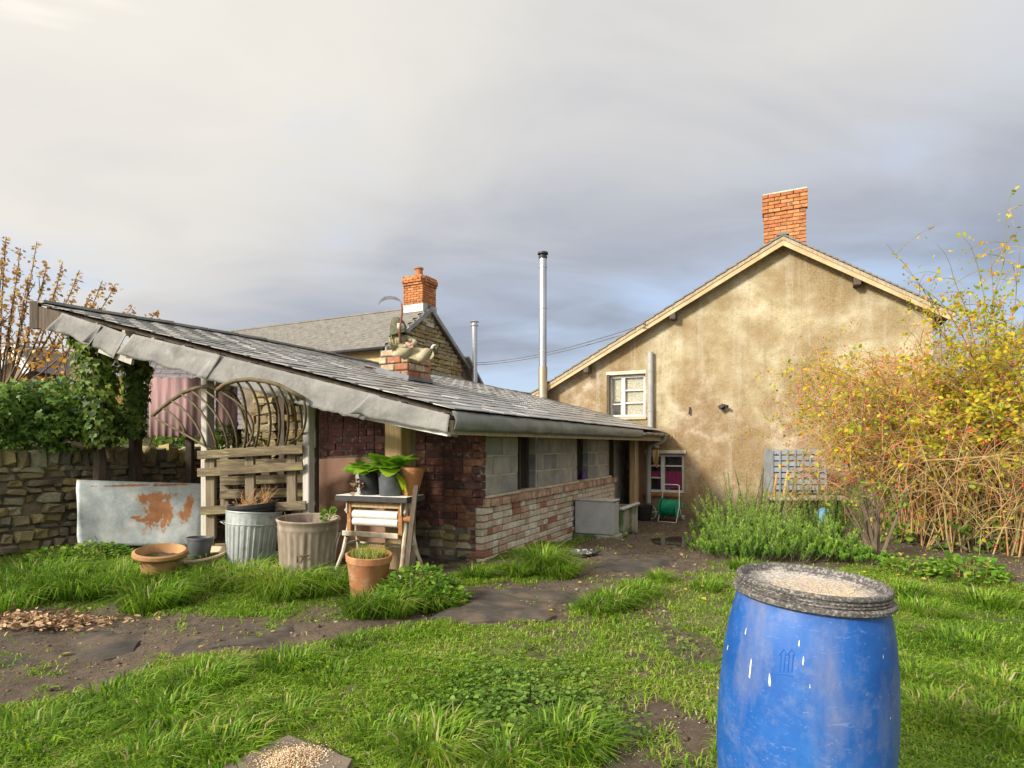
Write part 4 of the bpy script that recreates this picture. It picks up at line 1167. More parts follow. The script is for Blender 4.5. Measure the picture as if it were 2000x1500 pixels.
b = MB(); BX(b, 6.98, LV + .02, hroof(LV) - .16, 7.25, LV + .16, hroof(LV) + .02); b.build('eave_box', 'barge', hs)
# brick chimney on the ridge
ch = MB(); BX(ch, 7.53, -3.09, 4.6, 8.17, -2.37, 6.26)
stk = ch.build('chimney', 'mortar', hs)
rs = random.Random(31)
for row in range(20):
    z = 4.82 + row * .0745
    o_ = .0 if row < 15 else .028
    for side in (0, 1, 2):
        ln = .78 if side == 0 else .70
        x = 0 if row % 2 else -.115
        while x < ln:
            xa, xb = max(x, 0), min(x + .23, ln); x += .23
            if xb - xa < .04: continue
            l = xb - xa - .012; c_ = (xa + xb) / 2; b = MB()
            if side == 0: BX(b, 7.5 - o_, -3.12 + c_ - l / 2 - (o_ if xa == 0 else 0), z, 7.6, -3.12 + c_ + l / 2 + (o_ if xb == ln else 0), z + .063, .005)
            elif side == 1: BX(b, 7.61 + c_ - l / 2 if c_ > .2 else 7.605, -2.42, z, 7.5 + c_ + l / 2, -2.34 + o_, z + .063, .005)
            else: continue
            if c_ + l / 2 < .1 and side == 1: continue
            b.build('brick', 'brick_orange', stk)
mb = MB(); BX(mb, 7.49, -3.13, 6.31, 8.2, -2.33, 6.335); mb.build('chimney_top', 'mortar', stk)
# windows
def house_window(lab, va, vb, z0, z1, gl, trans, muls, fmat='white_paint', cols2=None):
    wroot = MB(); BX(wroot, HU + .16, vb, z0, HU + .165, va, z1)
    wo = wroot.build('window', gl, hs)
    fr = MB(); fw = .05
    for a, b_ in ((va, va - fw), (vb + fw, vb)): BX(fr, HU + .09, b_, z0, HU + .15, a, z1)
    BX(fr, HU + .09, vb + fw, z0, HU + .15, va - fw, z0 + fw); BX(fr, HU + .09, vb + fw, z1 - fw, HU + .15, va - fw, z1)
    for m_ in muls: BX(fr, HU + .085, m_ - .04, z0 + fw, HU + .15, m_ + .04, z1 - fw)
    fr.build('frame', fmat, wo)
    for (a, b_, zz) in trans:
        q = MB(); BX(q, HU + .10, b_, zz - .014, HU + .145, a, zz + .014); q.build('glazing_bar', fmat, wo)
    return wo
uwo = house_window('u', UW[0] - .01, UW[1] + .01, UW[2] + .01, UW[3] - .01, 'glass_obscure', [(.47, .06, 2.16), (.47, .06, 2.44), (.77, .55, 2.14)], [.51])
q = MB(); BX(q, HU + .15, .60, 1.9, HU + .158, .73, 2.2); q.build('casement_glass', 'glass', uwo)
b = MB(); BX(b, HU - .05, -.02, 1.79, HU + .1, .86, 1.835); b.jitter(.01, 8); b.build('sill', 'barge', uwo)
b = MB(); BX(b, HU - .012, -.02, 2.785, HU + .03, .88, 2.86, .006); b.build('lintel', 'mortar', uwo)
b = MB(); BX(b, HU - .02, .80, 1.84, HU + .06, .86, 2.80); b.build('outer_frame', 'timber_dark', uwo)
lwo = house_window('l', LW_[0] - .01, LW_[1] + .01, LW_[2] + .01, LW_[3] - .01, 'glass', [(-.10, -.30, .52), (-.10, -.30, .78), (-.41, -.76, .78)], [-.355])
for (a, b_, z0, z1, mt) in ((-.41, -.74, .30, .66, 'curtain'), (-.10, -.29, .53, .66, 'curtain'), (-.41, -.50, .24, .50, 'curtain_blue')):
    q = MB(); n = 14
    for i in range(n + 1):
        v_ = a + (b_ - a) * i / n
        for z in (z0, z1): q.v.append(W(HU + .155 - .006 + .004 * math.sin(i * 1.7), v_, z))
    for i in range(n): q.f.append((2 * i, 2 * i + 1, 2 * i + 3, 2 * i + 2))
    q.build('curtain', mt, lwo)
b = MB(); BX(b, HU - .08, -.78, .14, HU + .1, .06, .195); b.jitter(.012, 7); b.build('sill', 'rust', lwo)
b = MB(); BX(b, HU - .03, -.86, 1.05, HU + .1, .02, 1.12); b.build('lintel', 'mortar', lwo)
# soil pipe, flue, lamp, hook
mb = MB(); mb.tube([W(HU - .08, -.13, 1.56), W(HU - .08, -.13, 3.22)], .062, 14); p_ = mb.build('soil_pipe', 'grey_plastic', hs, 'auto')
for z in (1.95, 2.8):
    b = MB(); b.tube([W(HU - .08, -.13, z), W(HU - .08, -.13, z + .05)], .069, 14); b.build('collar', 'grey_plastic', p_, 'auto')
flp = thing('flue_pipe', 'tall stainless steel flue at the left corner of the rendered house', 'flue', W(6.88, 2.28, 2.2))
mb = MB(); mb.tube([W(6.88, 2.28, 3.0), W(6.88, 2.28, 5.52)], .088, 18); mb.build('upper_pipe', 'steel', flp, 'auto')
mb = MB(); mb.tube([W(6.88, 2.28, 2.10), W(6.88, 2.28, 3.02)], .103, 18); mb.build('lower_jacket', 'steel_tan', flp, 'auto')
for z in (3.36, 4.35, 5.3):
    b = MB(); b.tube([W(6.88, 2.28, z), W(6.88, 2.28, z + .03)], .097, 18); b.build('joint_band', 'steel', flp, 'auto')
mb = MB(); m = Matrix.Translation(W(6.88, 2.28, 5.5)); mb.lathe([(.092, 0), (.10, .03), (.10, .06), (.075, .07), (.075, .10), (.125, .11), (.118, .15), (.0, .17)], 18, m); mb.build('cowl', 'iron_black', flp, 'auto')
mb = MB(); mb.obox(W(6.9, 2.30, 2.46), W(7.05, 2.40, 2.46), .03, .06); mb.build('bracket', 'iron_black', flp)
lp = thing('wall_lamp', 'small black floodlight on the stained gable wall', 'lamp', W(HU - .1, -1.75, 1.9))
pl = onp = None
def gw_pt(px, py, off):
    r_ = np.array([(px - 1000) / F, 1.0]); tt = (HU - off + C0 @ U2) / (r_ @ U2)
    return at(px, py, tt)
p0 = gw_pt(1412, 795, .07)
mb = MB(); mb.tube([gw_pt(1412, 795, .0), gw_pt(1412, 795, .09)], .05, 10); mb.build('base', 'iron_black', lp)
mb = MB(); mb.obox(gw_pt(1404, 797, .12), gw_pt(1414, 791, .12), .10, .08, ch=.01); mb.build('lamp_head', 'iron_black', lp)
mb = MB(); mb.tube([gw_pt(1414, 792, .08), gw_pt(1421, 794, .16)], .03, 8); mb.build('sensor', 'iron_black', lp)
mb = MB(); mb.tube([gw_pt(1347, 796, 0), gw_pt(1347, 797, .05), gw_pt(1346, 809, .05)], .018, 6); mb.build('wall_hook', 'iron_black', hs)
# ================================================================== stone house beyond the ridge
GV_ = 7.5; SN, SA, SF = 7.87, 9.9, 12.1; EZ, PZ = 4.12, 5.55
sh = thing('stone_house', 'golden stone house with brown slate roof and orange chimney beyond the shed', 'house', W(10, 10, 0))
mb = MB(); mb.prism([W(SN + .12, GV_ + .12, -.2), W(SF - .12, GV_ + .12, -.2), W(SF - .12, GV_ + .12, EZ), W(SA, GV_ + .12, PZ - .06), W(SN + .12, GV_ + .12, EZ)], W(0, 14.5, 0) - W(0, 0, 0))
mb.build('wall', 'mortar', sh)
rs = random.Random(77)
z = 2.9
while z < PZ - .2:
    h = rs.uniform(.10, .17)
    lo = SN + max(0, (z + h - EZ)) / (PZ - EZ) * (SA - SN) + .05; hi = SF - max(0, (z + h - EZ)) / (PZ - EZ) * (SF - SA) - .05
    u = lo
    while u < hi - .08:
        l = min(rs.uniform(.18, .5), hi - u)
        put_stone(sh, u + l / 2, GV_ + .10 + rs.uniform(-.02, .02), z + h / 2, l * .95, .14, h * .92, 'stone_gold', rs.uniform(-.04, .04), rs)
        u += l
    z += h
mb = MB(); BX(mb, SN + .02, GV_ + .05, 2.4, SN + .11, 21, EZ - .02); mb.build('front_wall', M('ochre', (.46, .33, .14), (.62, .48, .25), 2, .9, .4, 20, .01, world=True), sh)
mb = MB(); nrow = 17
for i in range(nrow):
    q0, q1 = i / nrow, (i + 1) / nrow + .01
    p = lambda q: (SN - .22 + (SA - SN + .22) * q, EZ - .16 + (PZ - EZ + .22) * q)
    (ua, za_), (ub, zb_) = p(q0), p(q1)
    nn = 44
    for k in range(nn):
        va = GV_ - .1 + k * .31 + (.15 if i % 2 else 0); e = rs.uniform(0, .014)
        mb.add([W(ua, va, za_ + .045 + e), W(ua, va + .305, za_ + .045 + e), W(ub, va + .305, zb_ + .01), W(ub, va, zb_ + .01), W(ua, va, za_ + .01), W(ua, va + .305, za_ + .01)], [(0, 3, 2, 1), (0, 1, 5, 4)])
mb.build('roof_slates', 'slate_brown', sh, kind='stuff')
mb = MB(); mb.prism([W(SA, GV_ - .1, PZ + .05), W(SF + .2, GV_ - .1, EZ - .13), W(SF + .2, GV_ - .1, EZ - .19), W(SA, GV_ - .1, PZ - .02)], W(0, 14.6, 0) - W(0, 0, 0)); mb.build('rear_roof', 'slate_brown', sh)
mb = MB(); mb.prism([W(SN - .2, GV_ - .1, EZ - .15), W(SA, GV_ - .1, PZ + .04), W(SA, GV_ - .1, PZ), W(SN - .2, GV_ - .1, EZ - .19)], W(0, 14.6, 0) - W(0, 0, 0)); mb.build('roof_deck', 'timber_dark', sh)
for (a, za_, b_, zb_) in ((SN - .24, EZ - .15, SA, PZ + .06), (SF + .24, EZ - .15, SA, PZ + .06)):
    b = MB(); b.prism([W(a, GV_ - .13, za_), W(b_, GV_ - .13, zb_), W(b_, GV_ - .13, zb_ - .16), W(a, GV_ - .13, za_ - .14)], W(0, .05, 0) - W(0, 0, 0)); b.build('bargeboard', 'slate', sh)
mb = MB(); mb.tube([W(SN - .24, GV_ - .05, EZ - .17), W(SN - .24, 21, EZ - .17)], .06, 8); mb.build('gutter', 'iron_black', sh, True)
mb = MB(); mb.obox(W(SA, GV_ - .1, PZ + .07), W(SA, 21.6, PZ + .07), .2, .05); mb.build('ridge', 'slate_brown', sh)
ck = MB(); BX(ck, 9.60, GV_ + .03, 5.0, 10.25, GV_ + .72, 6.45); cst = ck.build('chimney', 'mortar', sh)
for row in range(12):
    z = 5.66 + row * .075; o_ = .0 if row not in (8, 9, 10, 11) else (.04 if row in (8, 11) else .08)
    for side in (0, 1):
        x = 0 if row % 2 else -.115
        while x < .75:
            xa, xb = max(x, 0), min(x + .23, .75); x += .23
            if xb - xa < .04: continue
            l = xb - xa - .012; c_ = (xa + xb) / 2; b = MB()
            if side == 0: BX(b, 9.56 - o_, GV_ + c_ - l / 2, z, 9.66, GV_ + c_ + l / 2, z + .064, .004)
            else:
                if c_ < .11: continue
                BX(b, 9.56 + max(c_ - l / 2, .105), GV_ - o_, z, 9.56 + c_ + l / 2, GV_ + .09, z + .064, .004)
            b.build('brick', 'brick_orange', cst)
mb = MB(); BX(mb, 9.54, GV_ - .03, 5.40, 10.3, GV_ + .78, 5.65); mb.build('flashing', 'galv', cst)
mb = MB(); mb.lathe([(.15, 0), (.16, .05), (.13, .08), (.12, .30), (.15, .32), (.15, .36), (.1, .36), (.1, .2)], 16, Matrix.Translation(W(9.85, GV_ + .35, 6.5))); mb.build('chimney_pot', 'terracotta', cst, 'auto')
mb = MB(); BX(mb, 9.57, GV_ + .0, 6.45, 10.28, GV_ + .75, 6.53); mb.jitter(.02, 6); mb.build('flaunching', 'mortar', cst)
# timber clad lean-to and second flue behind its gable
tl = thing('timber_lean_to', 'dark board-clad lean-to against the right side of the stone house', 'lean-to', W(12.9, 7.6, 0))
for k in range(8):
    b = MB(); u = SF + .05 + k * .19
    BX(b, u, GV_ + .1, 1.5, u + .15, GV_ + .16, 4.05 - k * .17); b.build('board', 'clad', tl)
mb = MB(); BX(mb, SF + .0, GV_ + .17, 1.5, SF + 1.6, GV_ + .2, 2.9); mb.build('backing', 'timber_dark', tl)
mb = MB(); mb.obox(W(SF - .15, GV_ + .1, 4.30), W(SF + 1.75, GV_ + .1, 2.72), .7, .08, up=(0, 0, 1)); mb.build('roof', 'slate', tl)
f2 = thing('flue_pipe', 'shorter stainless flue beside the golden stone gable', 'flue', W(12.35, 7.25, 2))
mb = MB(); mb.tube([W(12.35, 7.25, 2.0), W(12.35, 7.25, 5.42)], .10, 14); mb.build('pipe', 'steel', f2, 'auto')
mb = MB(); mb.lathe([(.1, 0), (.14, .01), (.14, .06), (.09, .07), (.09, .14), (.16, .15), (.12, .20), (0, .21)], 14, Matrix.Translation(W(12.35, 7.25, 5.42))); mb.build('cowl', 'steel', f2, 'auto')
for i, (zo, lab) in enumerate(((0, 'upper thin overhead cable between the stone house and the rendered gable'), (-.07, 'lower thin overhead cable between the stone house and the rendered gable'))):
    mb = MB(); a = at(925, 709, 20.5) + Vector((0, 0, zo)); b = gw_pt(1262, 632, .3) + Vector((0, 0, zo)); mid = (a + b) / 2 - Vector((0, 0, .35))
    mb.tube(bez(a, mid, b, 14), .010, 5); mb.build('overhead_cable', 'wire', label=lab, cat='cable', group='overhead cables')
for k in range(0):
    mb = MB(); a = at(1790, 545 + k * 14, 13); b = at(2150, 560 + k * 26, 16); mb.tube(bez(a, (a + b) / 2 - Vector((0, 0, .3)), b, 12), .009, 5)
    mb.build('overhead_cable', 'wire', label=['topmost cable right of the rendered gable', 'middle cable right of the rendered gable', 'lowest cable right of the rendered gable'][k], cat='cable', group='cables at the right')
# ================================================================== neighbour's house at the left
nb_ = thing('neighbour_house', 'neighbouring house with mauve slate roof and white dormer behind the ivy', 'house', (-9, 16, 0))
d_ = Vector((1, .30, 0)).normalized(); n_ = Vector((.30, -1, 0)).normalized()
o_ = Vector((-14.5, 12.6, 0))
L_ = 8.8
mb = MB(); 
mb.prism([o_, o_ + d_ * L_, o_ + d_ * L_ + Vector((0, 0, 1.6)), o_ + Vector((0, 0, 1.6))], -n_ * 4); mb.build('wall', 'mortar', nb_)
mb = MB(); nrow = 15
for i in range(nrow):
    q0, q1 = i / nrow, (i + 1) / nrow + .012
    f_ = lambda q: n_ * (.35 - 2.5 * q) + Vector((0, 0, 1.45 + 2.15 * q))
    k = 0; x = 0
    while x < L_:
        e = rs.uniform(.02, .045); l = .33
        a = o_ + d_ * (x + (.16 if i % 2 else 0)); b = a + d_ * (l - .01)
        up = Vector((0, 0, e))
        mb.add([a + f_(q0) + up, b + f_(q0) + up, b + f_(q1), a + f_(q1), a + f_(q0), b + f_(q0)], [(0, 1, 2, 3), (4, 5, 1, 0)])
        x += l
mb.build('roof_slates', 'slate_mauve', nb_, kind='stuff')
mb = MB(); mb.prism([o_ + f_(0) - Vector((0, 0, .02)), o_ + f_(1) - Vector((0, 0, .02)), o_ + f_(0) - n_ * 5.2 - Vector((0, 0, .02))], d_ * L_); mb.build('roof_deck', 'timber_dark', nb_)
mb = MB(); mb.obox(o_ + f_(1) + Vector((0, 0, .05)), o_ + f_(1) + d_ * L_ + Vector((0, 0, .05)), .2, .08); mb.build('ridge', 'slate_mauve', nb_)
ap = at(22, 676, 12.2)
for (q, w_) in (((-12, 735), .2), ((56, 728), .2)):
    e = at(q[0], q[1], 12.2)
    mb = MB(); mb.obox(ap, e, .06, .20, up=(0, 0, 1)); mb.build('bargeboard', 'boardpaint', nb_)
mb = MB(); mb.prism([ap - Vector((0, -.05, .1)), at(52, 735, 12.25), at(52, 850, 12.25), at(-12, 850, 12.25), at(-12, 740, 12.25)], (0, 1.2, 0)); mb.build('dormer', M('dormer', (.20, .13, .08), (.34, .24, .16), 4, .9, .4), nb_)
mb = MB()
for e in ((-14, 738), (58, 731)):
    q = at(e[0], e[1], 12.2); mb.add([ap + Vector((0, -.05, .08)), q + Vector((0, -.05, .08)), q + Vector((0, 2.0, .08)), ap + Vector((0, 2.0, .08))], [(0, 1, 2, 3)])
mb.build('dormer_roof', 'slate_mauve', nb_)
# distant ground rising behind everything
mb = MB(); n = 60
for i in range(n + 1):
    a = rad(-20 + 220 * i / n); r_ = 420
    x, y = r_ * math.cos(a), r_ * math.sin(a)
    hgt = 34 + 14 * math.sin(a * 5) + 8 * math.sin(a * 11 + 1)
    mb.v += [Vector((x, y, -3)), Vector((x * 1.25, y * 1.25, hgt))]
for i in range(n): mb.f.append((2 * i, 2 * i + 2, 2 * i + 3, 2 * i + 1))
mb.build('hills', 'hill', smooth=True, kind='structure', label='low dim hills on the horizon')

# ================================================================== things under and in front of the shed
def TR(p, rz=0, rx=0, ry=0, s=1):
    return Matrix.Translation(p) @ Matrix.Rotation(rz, 4, 'Z') @ Matrix.Rotation(rx, 4, 'X') @ Matrix.Rotation(ry, 4, 'Y') @ Matrix.Scale(s, 4)
# pink boards on the wall head
for (pxs, Ys, zt, zb, lab, mt, nb2) in (((292, 410), (7.75, 7.55), 738, 852, 'faded pink corrugated board fixed above the stone wall', 'board_pink', 9), ((422, 464), (7.62, 7.55), 740, 848, 'narrow dull pink board beside the weathered post', 'board_pink', 4)):
    th_ = thing('pink_board', lab, 'board', at(sum(pxs) / 2, 860, sum(Ys) / 2), 'pink boards above the wall')
    mb = MB(); n = nb2 * 6
    for i in range(n + 1):
        s_ = i / n; x = pxs[0] + (pxs[1] - pxs[0]) * s_; Y = Ys[0] + (Ys[1] - Ys[0]) * s_ + .0018 * math.sin(s_ * nb2 * 2 * math.pi)
        mb.v += [at(x, zb + 3 * math.sin(i), Y), at(x, zt + 1.5 * math.sin(i * .7), Y)]
    for i in range(n): mb.f.append((2 * i, 2 * i + 1, 2 * i + 3, 2 * i + 2))
    mb.build('sheet', mt, th_, True).modifiers.new('thickness', 'SOLIDIFY').thickness = .008
    mb = MB(); mb.obox(at(pxs[0], zb - 20, Ys[0] + .05), at(pxs[1], zb - 20, Ys[1] + .05), .03, .06); mb.build('rail', 'timber_dark', th_)
    mb = MB(); q = at((pxs[0] + pxs[1]) / 2 + 20, zb - 10, sum(Ys) / 2 + .12); mb.obox(q, Vector((q.x, q.y, .0)), .08, .08); mb.build('stake', 'timber_dark', th_)

# wrought iron hay racks
def rack(label, rim, ribs, Y0, r0, lean=None):
    if lean:
        rim = [(x, y, d * .3 + lean[0]) for x, y, d in rim]
        ribs = [[(x, y, d * .3 + l) for (x, y, d), l in zip(rb, lean)] for rb in ribs]
    t_ = thing('hay_rack', label, 'hay rack', at(rim[len(rim) // 2][0], 880, Y0))
    mb = MB(); P_ = [at(x, y, Y0 + d) for (x, y, d) in rim]
    mb.tube(P_, r0 * 1.7, 6); mb.build('rim', 'iron', t_, True)
    for rb in ribs:
        pts = [at(x, y, Y0 + d) for (x, y, d) in rb]
        if len(pts) == 3: pts = [2 * pts[1] - .5 * (pts[0] + pts[2]) if i == 1 else q for i, q in enumerate(pts)]; pts = bez(*pts, 9)
        b = MB(); b.tube(pts, r0, 5); b.build('bar', 'iron', t_, True)
rack('curved iron hay rack leaning left, its open end against the pink board',
     [(297, 813, .25), (316, 796, .22), (336, 781, .18), (360, 766, .12), (385, 757, .06), (408, 754, 0), (430, 756, -.02), (448, 761, -.03), (455, 756, -.03)],
     [[(297, 813, .25), (355, 845, .12), (416, 880, 0)], [(318, 797, .22), (345, 818, .1), (363, 846, .1)], [(335, 783, .18), (375, 818, .02), (402, 872, 0)],
      [(354, 770, .13), (400, 815, -.04), (425, 880, 0)], [(372, 762, .1), (425, 815, -.08), (446, 880, 0)], [(388, 757, .06), (445, 805, -.12), (464, 880, 0)], [(407, 754, 0), (488, 812, -.14), (478, 880, 0)], [(424, 756, 0), (470, 800, -.02), (486, 876, .05)], [(440, 760, 0), (470, 790, .06), (500, 876, .1)]], 6.0, .012)
rack('upright arched iron hay rack under the felt, right of the leaning one',
     [(424, 762, .3), (440, 750, .26), (462, 743, .2), (490, 741, .14), (520, 745, .1), (545, 752, .06), (570, 765, .03), (594, 779, 0)],
     [[(478, 742, .18), (505, 800, .05), (497, 880, .1)], [(500, 742, .15), (527, 805, .02), (521, 880, .06)], [(521, 746, .1), (546, 808, 0), (539, 880, .04)], [(540, 752, .08), (563, 810, -.02), (554, 880, .02)], [(558, 760, .05), (576, 805, -.02), (576, 876, .02)], [(572, 766, .03), (587, 800, -.02), (590, 850, 0)], [(593, 779, 0), (594, 835, -.03), (569, 864, 0)], [(462, 743, .2), (480, 800, .12), (477, 880, .15)]], 6.2, .012, (-1.02, -.80, -.42))

# pallets propped up as a fence
def pallet(label, slats, posts, Y0, mt='plank'):
    t_ = thing('pallet', label, 'pallet', at(slats[0][0] + 60, 1010, Y0), 'old pallets')
    for (x0, y0, x1, y1, h, d0, d1) in slats:
        Ya, Yb = Y0 + d0, Y0 + d1
        b = MB(); a, c_ = at(x0, y0, Ya), at(x1, y1, Yb)
        b.obox(a, c_, .022, h, up=(0, 0, 1), ch=.004); b.jitter(.007, 5); b.build('slat', mt, t_)
    for (x, y0, y1, w_, d) in posts:
        b = MB(); b.obox(at(x, y0, Y0 + d), at(x + 1, y1, Y0 + d), w_, .09, up=(1, 0, 0), ch=.004); b.jitter(.005, 5); b.build('bearer', 'bearer', t_)
    return t_
pallet('front weathered pallet propped upright behind the dustbins', [(386, 889, 592, 877, .085, 0, -.02), (386, 923, 592, 910, .085, 0, -.02), (392, 998, 598, 987, .085, 0, -.02)],
       [(412, 893, 1052, .05, .06), (489, 890, 985, .05, .06), (570, 884, 985, .05, .06)], 5.72)
pallet('rear mossy pallet standing close behind the front one', [(440, 885, 604, 874, .09, 0, -.02), (400, 906, 605, 903, .085, 0, -.02), (430, 940, 606, 934, .09, 0, -.02), (430, 966, 607, 961, .095, 0, -.02), (440, 994, 608, 988, .09, 0, -.02), (420, 1070, 560, 1066, .09, 0, -.02)],
       [(440, 884, 1000, .06, .06), (520, 882, 1000, .06, .06), (597, 878, 1000, .07, .06)], 5.98)
# brown board leaning inside
mb = MB(); a, b, c_, d_ = at(617, 897, 6.6), at(770, 889, 6.15), at(770, 1095, 5.95), at(617, 1090, 6.4)
mb.prism([a, b, c_, d_], (.006, .014, 0)); mb.build('hardboard_panel', 'board_brown', label='smooth brown hardboard sheet leaning inside the shed', cat='board')
mb = MB(); mb.obox(at(640, 894, 6.55), at(760, 886, 6.2), .02, .02); mb.build('timber_batten', 'timber_dark', label='thin dark batten along the top of the brown board', cat='batten')

# galvanised sheet with rust
sh_ = MB(); nu, nv = 40, 20
cA, cB, cC, cD = at(147, 937, 6.35), at(410, 945, 7.05), at(404, 1066, 6.75), at(160, 1066, 6.12)
cA.z += .0
for j in range(nv + 1):
    for i in range(nu + 1):
        s_, q = i / nu, j / nv
        p = (cA * (1 - s_) + cB * s_) * (1 - q) + (cD * (1 - s_) + cC * s_) * q
        p.y += .035 * mnoise.noise(p * 2.2) + .012 * abs(mnoise.noise(p * 6)) + (.02 if 0 < (s_ - .93) else 0) + .03 * math.sin(s_ * math.pi) * math.sin(q * 3) - .06 * max(0, .12 - s_) / .12 * q
        if i == 0: p.x -= .03 * math.sin(q * 9) * .4
        sh_.v.append(p)
for j in range(nv):
    for i in range(nu):
        k = j * (nu + 1) + i; sh_.f.append((k, k + nu + 1, k + nu + 2, k + 1))
t = NT('rusty_sheet')
v = t.coord()
n1_, n2_, n3_ = t.noise(v, 7, 7, .6), t.noise(v, 2.6, 8, .62, .3), t.noise(v, 40, 4)
zn = t.ramp(n1_, [(.3, (.25, .30, .31)), (.55, (.38, .42, .42)), (.75, (.56, .57, .54))])
zn = t.mix(t.ramp(n3_, [(.4, (0, 0, 0)), (.7, (.4, .4, .4))]), zn, (.55, .56, .53))
# rust patches at their own places on the sheet
tcs = t.n('ShaderNodeTexCoord').outputs['Object']
rf = None
for (cx_, cz_, rx_, rz_) in ((.10, .42, .10, .18), (.06, .56, .14, .07), (.19, .36, .05, .14), (.36, .42, .045, .16), (.33, .36, .06, .05), (.02, .33, .07, .03), (-.06, .36, .05, .02), (.52, .48, .03, .03), (-.2, .715, .25, .012), (.15, .705, .2, .012)):
    mp = t.n('ShaderNodeVectorMath', operation='SUBTRACT'); t.l(tcs, mp.inputs[0]); mp.inputs[1].default_value = (cx_, 0, cz_)
    m2 = t.n('ShaderNodeVectorMath', operation='MULTIPLY'); t.l(mp.outputs[0], m2.inputs[0]); m2.inputs[1].default_value = (1 / rx_, 0, 1 / rz_)
    ln = t.n('ShaderNodeVectorMath', operation='LENGTH'); t.l(m2.outputs[0], ln.inputs[0])
    val = t.math('SUBTRACT', 1.25, ln.outputs['Value'])
    rf = val if rf is None else t.math('MAXIMUM', rf, val)
rr_ = t.math('ADD', rf, t.math('MULTIPLY', t.math('SUBTRACT', t.noise(t.coord((1.2, 1.2, .6)), 14, 10, .78), .5), 4.0))
rm = t.ramp(rr_, [(.30, (0, 0, 0)), (.44, (1, 1, 1))])
zn = t.mix(t.ramp(t.noise(t.coord((9, 9, .5)), 1.0, 5, .6), [(.56, (0, 0, 0)), (.72, (.5, .5, .5))]), zn, (.42, .33, .23))
zn = t.mix(t.ramp(rr_, [(-.0, (0, 0, 0)), (.34, (.65, .65, .65))]), zn, (.40, .30, .20))
c = t.mix(rm, zn, t.ramp(n1_, [(.3, (.22, .085, .03)), (.7, (.42, .18, .065))]))
t.l(c, t.b.inputs['Base Color']); t.b.inputs['Roughness'].default_value = .55
t.l(t.math('MULTIPLY', t.math('SUBTRACT', 1.0, rm), .2), t.b.inputs['Metallic'])
t.bump(t.noise(v, 12, 6), .3, .006)
o = sh_.build('galvanised_sheet', t.m, smooth=True, label='dented galvanised sheet with orange rust patches against the stone wall', cat='metal sheet')
o.modifiers.new('thickness', 'SOLIDIFY').thickness = .004

def plant_blob(parent, pos, n, rad_, hgt, size, mat, tpl=T_OVAL, wid=1.0, up=.4, name='foliage', flat=.5):
    a = rng.random(n) * 2 * np.pi; q = rad_ * np.sqrt(rng.random(n))
    zz = hgt * rng.random(n) ** .8 * (1 - .55 * (q / rad_) ** 2)
    P = np.stack([pos[0] + np.cos(a) * q, pos[1] + np.sin(a) * q, pos[2] + zz], 1)
    D = np.stack([np.cos(a), np.sin(a), np.full(n, up)], 1) + rng.normal(0, .4, (n, 3))
    lv_ = leaves(P, D, size * (.6 + .7 * rng.random(n)), tpl, np.tile([0, 0, 1.0], (n, 1)), wid, flat)
    return npmesh(name, lv_[0], lv_[1], mat, parent, lv_[2])
MT['weed'] = LEAF('weed', [(0, (.07, .17, .02)), (.5, (.15, .31, .03)), (.85, (.27, .42, .05)), (1, (.44, .46, .08))], .5, .42)
MT['hosta'] = LEAF('hosta', [(0, (.16, .36, .03)), (.5, (.25, .47, .035)), (1, (.46, .58, .035))], .4, .45)
MT['dry'] = LEAF('dry', [(0, (.12, .06, .035)), (.5, (.24, .13, .08)), (1, (.36, .26, .15))], .8, .1)

# terracotta bowl planter and saucer
def pot(name, label, cat, p, prof, mt, tilt=(0, 0), group=None, seg=40, soil=None, wob=None, name2='pot_body'):
    t_ = thing(name, label, cat, p, group)
    m = Matrix.Translation(p) @ Matrix.Rotation(tilt[0], 4, 'X') @ Matrix.Rotation(tilt[1], 4, 'Y')
    mb = MB(); mb.lathe(prof, seg, m, wob); mb.build(name2, mt, t_, 'auto')
    if soil:
        mb = MB(); rr2, zz = soil
        for k in range(5):
            for i in range(24):
                a = 2 * math.pi * i / 24; r_ = rr2 * (k + .0001) / 4
                mb.v.append(m @ Vector((r_ * math.cos(a), r_ * math.sin(a), zz + .02 * mnoise.noise(Vector((r_ * 30 * math.cos(a), r_ * 30 * math.sin(a), zz))))))
        for k in range(4):
            for i in range(24): mb.f.append((k * 24 + i, k * 24 + (i + 1) % 24, (k + 1) * 24 + (i + 1) % 24, (k + 1) * 24 + i))
        mb.build('soil', 'soil', t_, True)
    return t_, m
p = gp(313, 1140); p.z += .02
bowl, m = pot('bowl_planter', 'wide tilted terracotta bowl planter with a rolled rim in the grass', 'planter', p, [(0, .0), (.105, .0), (.125, .02), (.155, .18), (.165, .215), (.20, .235), (.213, .25), (.21, .275), (.19, .285), (.175, .265), (.155, .21), (.13, .17), (0, .165)], 'terracotta_brown', (rad(7), rad(5)), soil=(.15, .215))
plant_blob(bowl, p + Vector((0, 0, .18)), 60, .2, .05, .04, 'weed')
p = gp(388, 1116); p.z += .075
sau, m = pot('saucer_planter', 'shallow pale terracotta dish with weeds beside the dustbin', 'planter', p, [(0, 0), (.16, 0), (.235, .06), (.255, .085), (.25, .10), (.235, .10), (.215, .07), (.15, .04), (0, .035)], 'saucer', (rad(6), rad(-2)), soil=(.2, .055))
plant_blob(sau, p + Vector((-.06, 0, .05)), 60, .17, .06, .045, 'weed')
pot('plastic_pot', 'small empty black plastic plant pot standing in the shallow dish', 'plant pot', p + Vector((.02, -.03, .06)), [(0, 0), (.082, 0), (.088, .01), (.108, .17), (.114, .175), (.114, .195), (.106, .195), (.10, .17), (.08, .02), (0, .02)], 'grey_pot', (rad(-2), rad(2)))
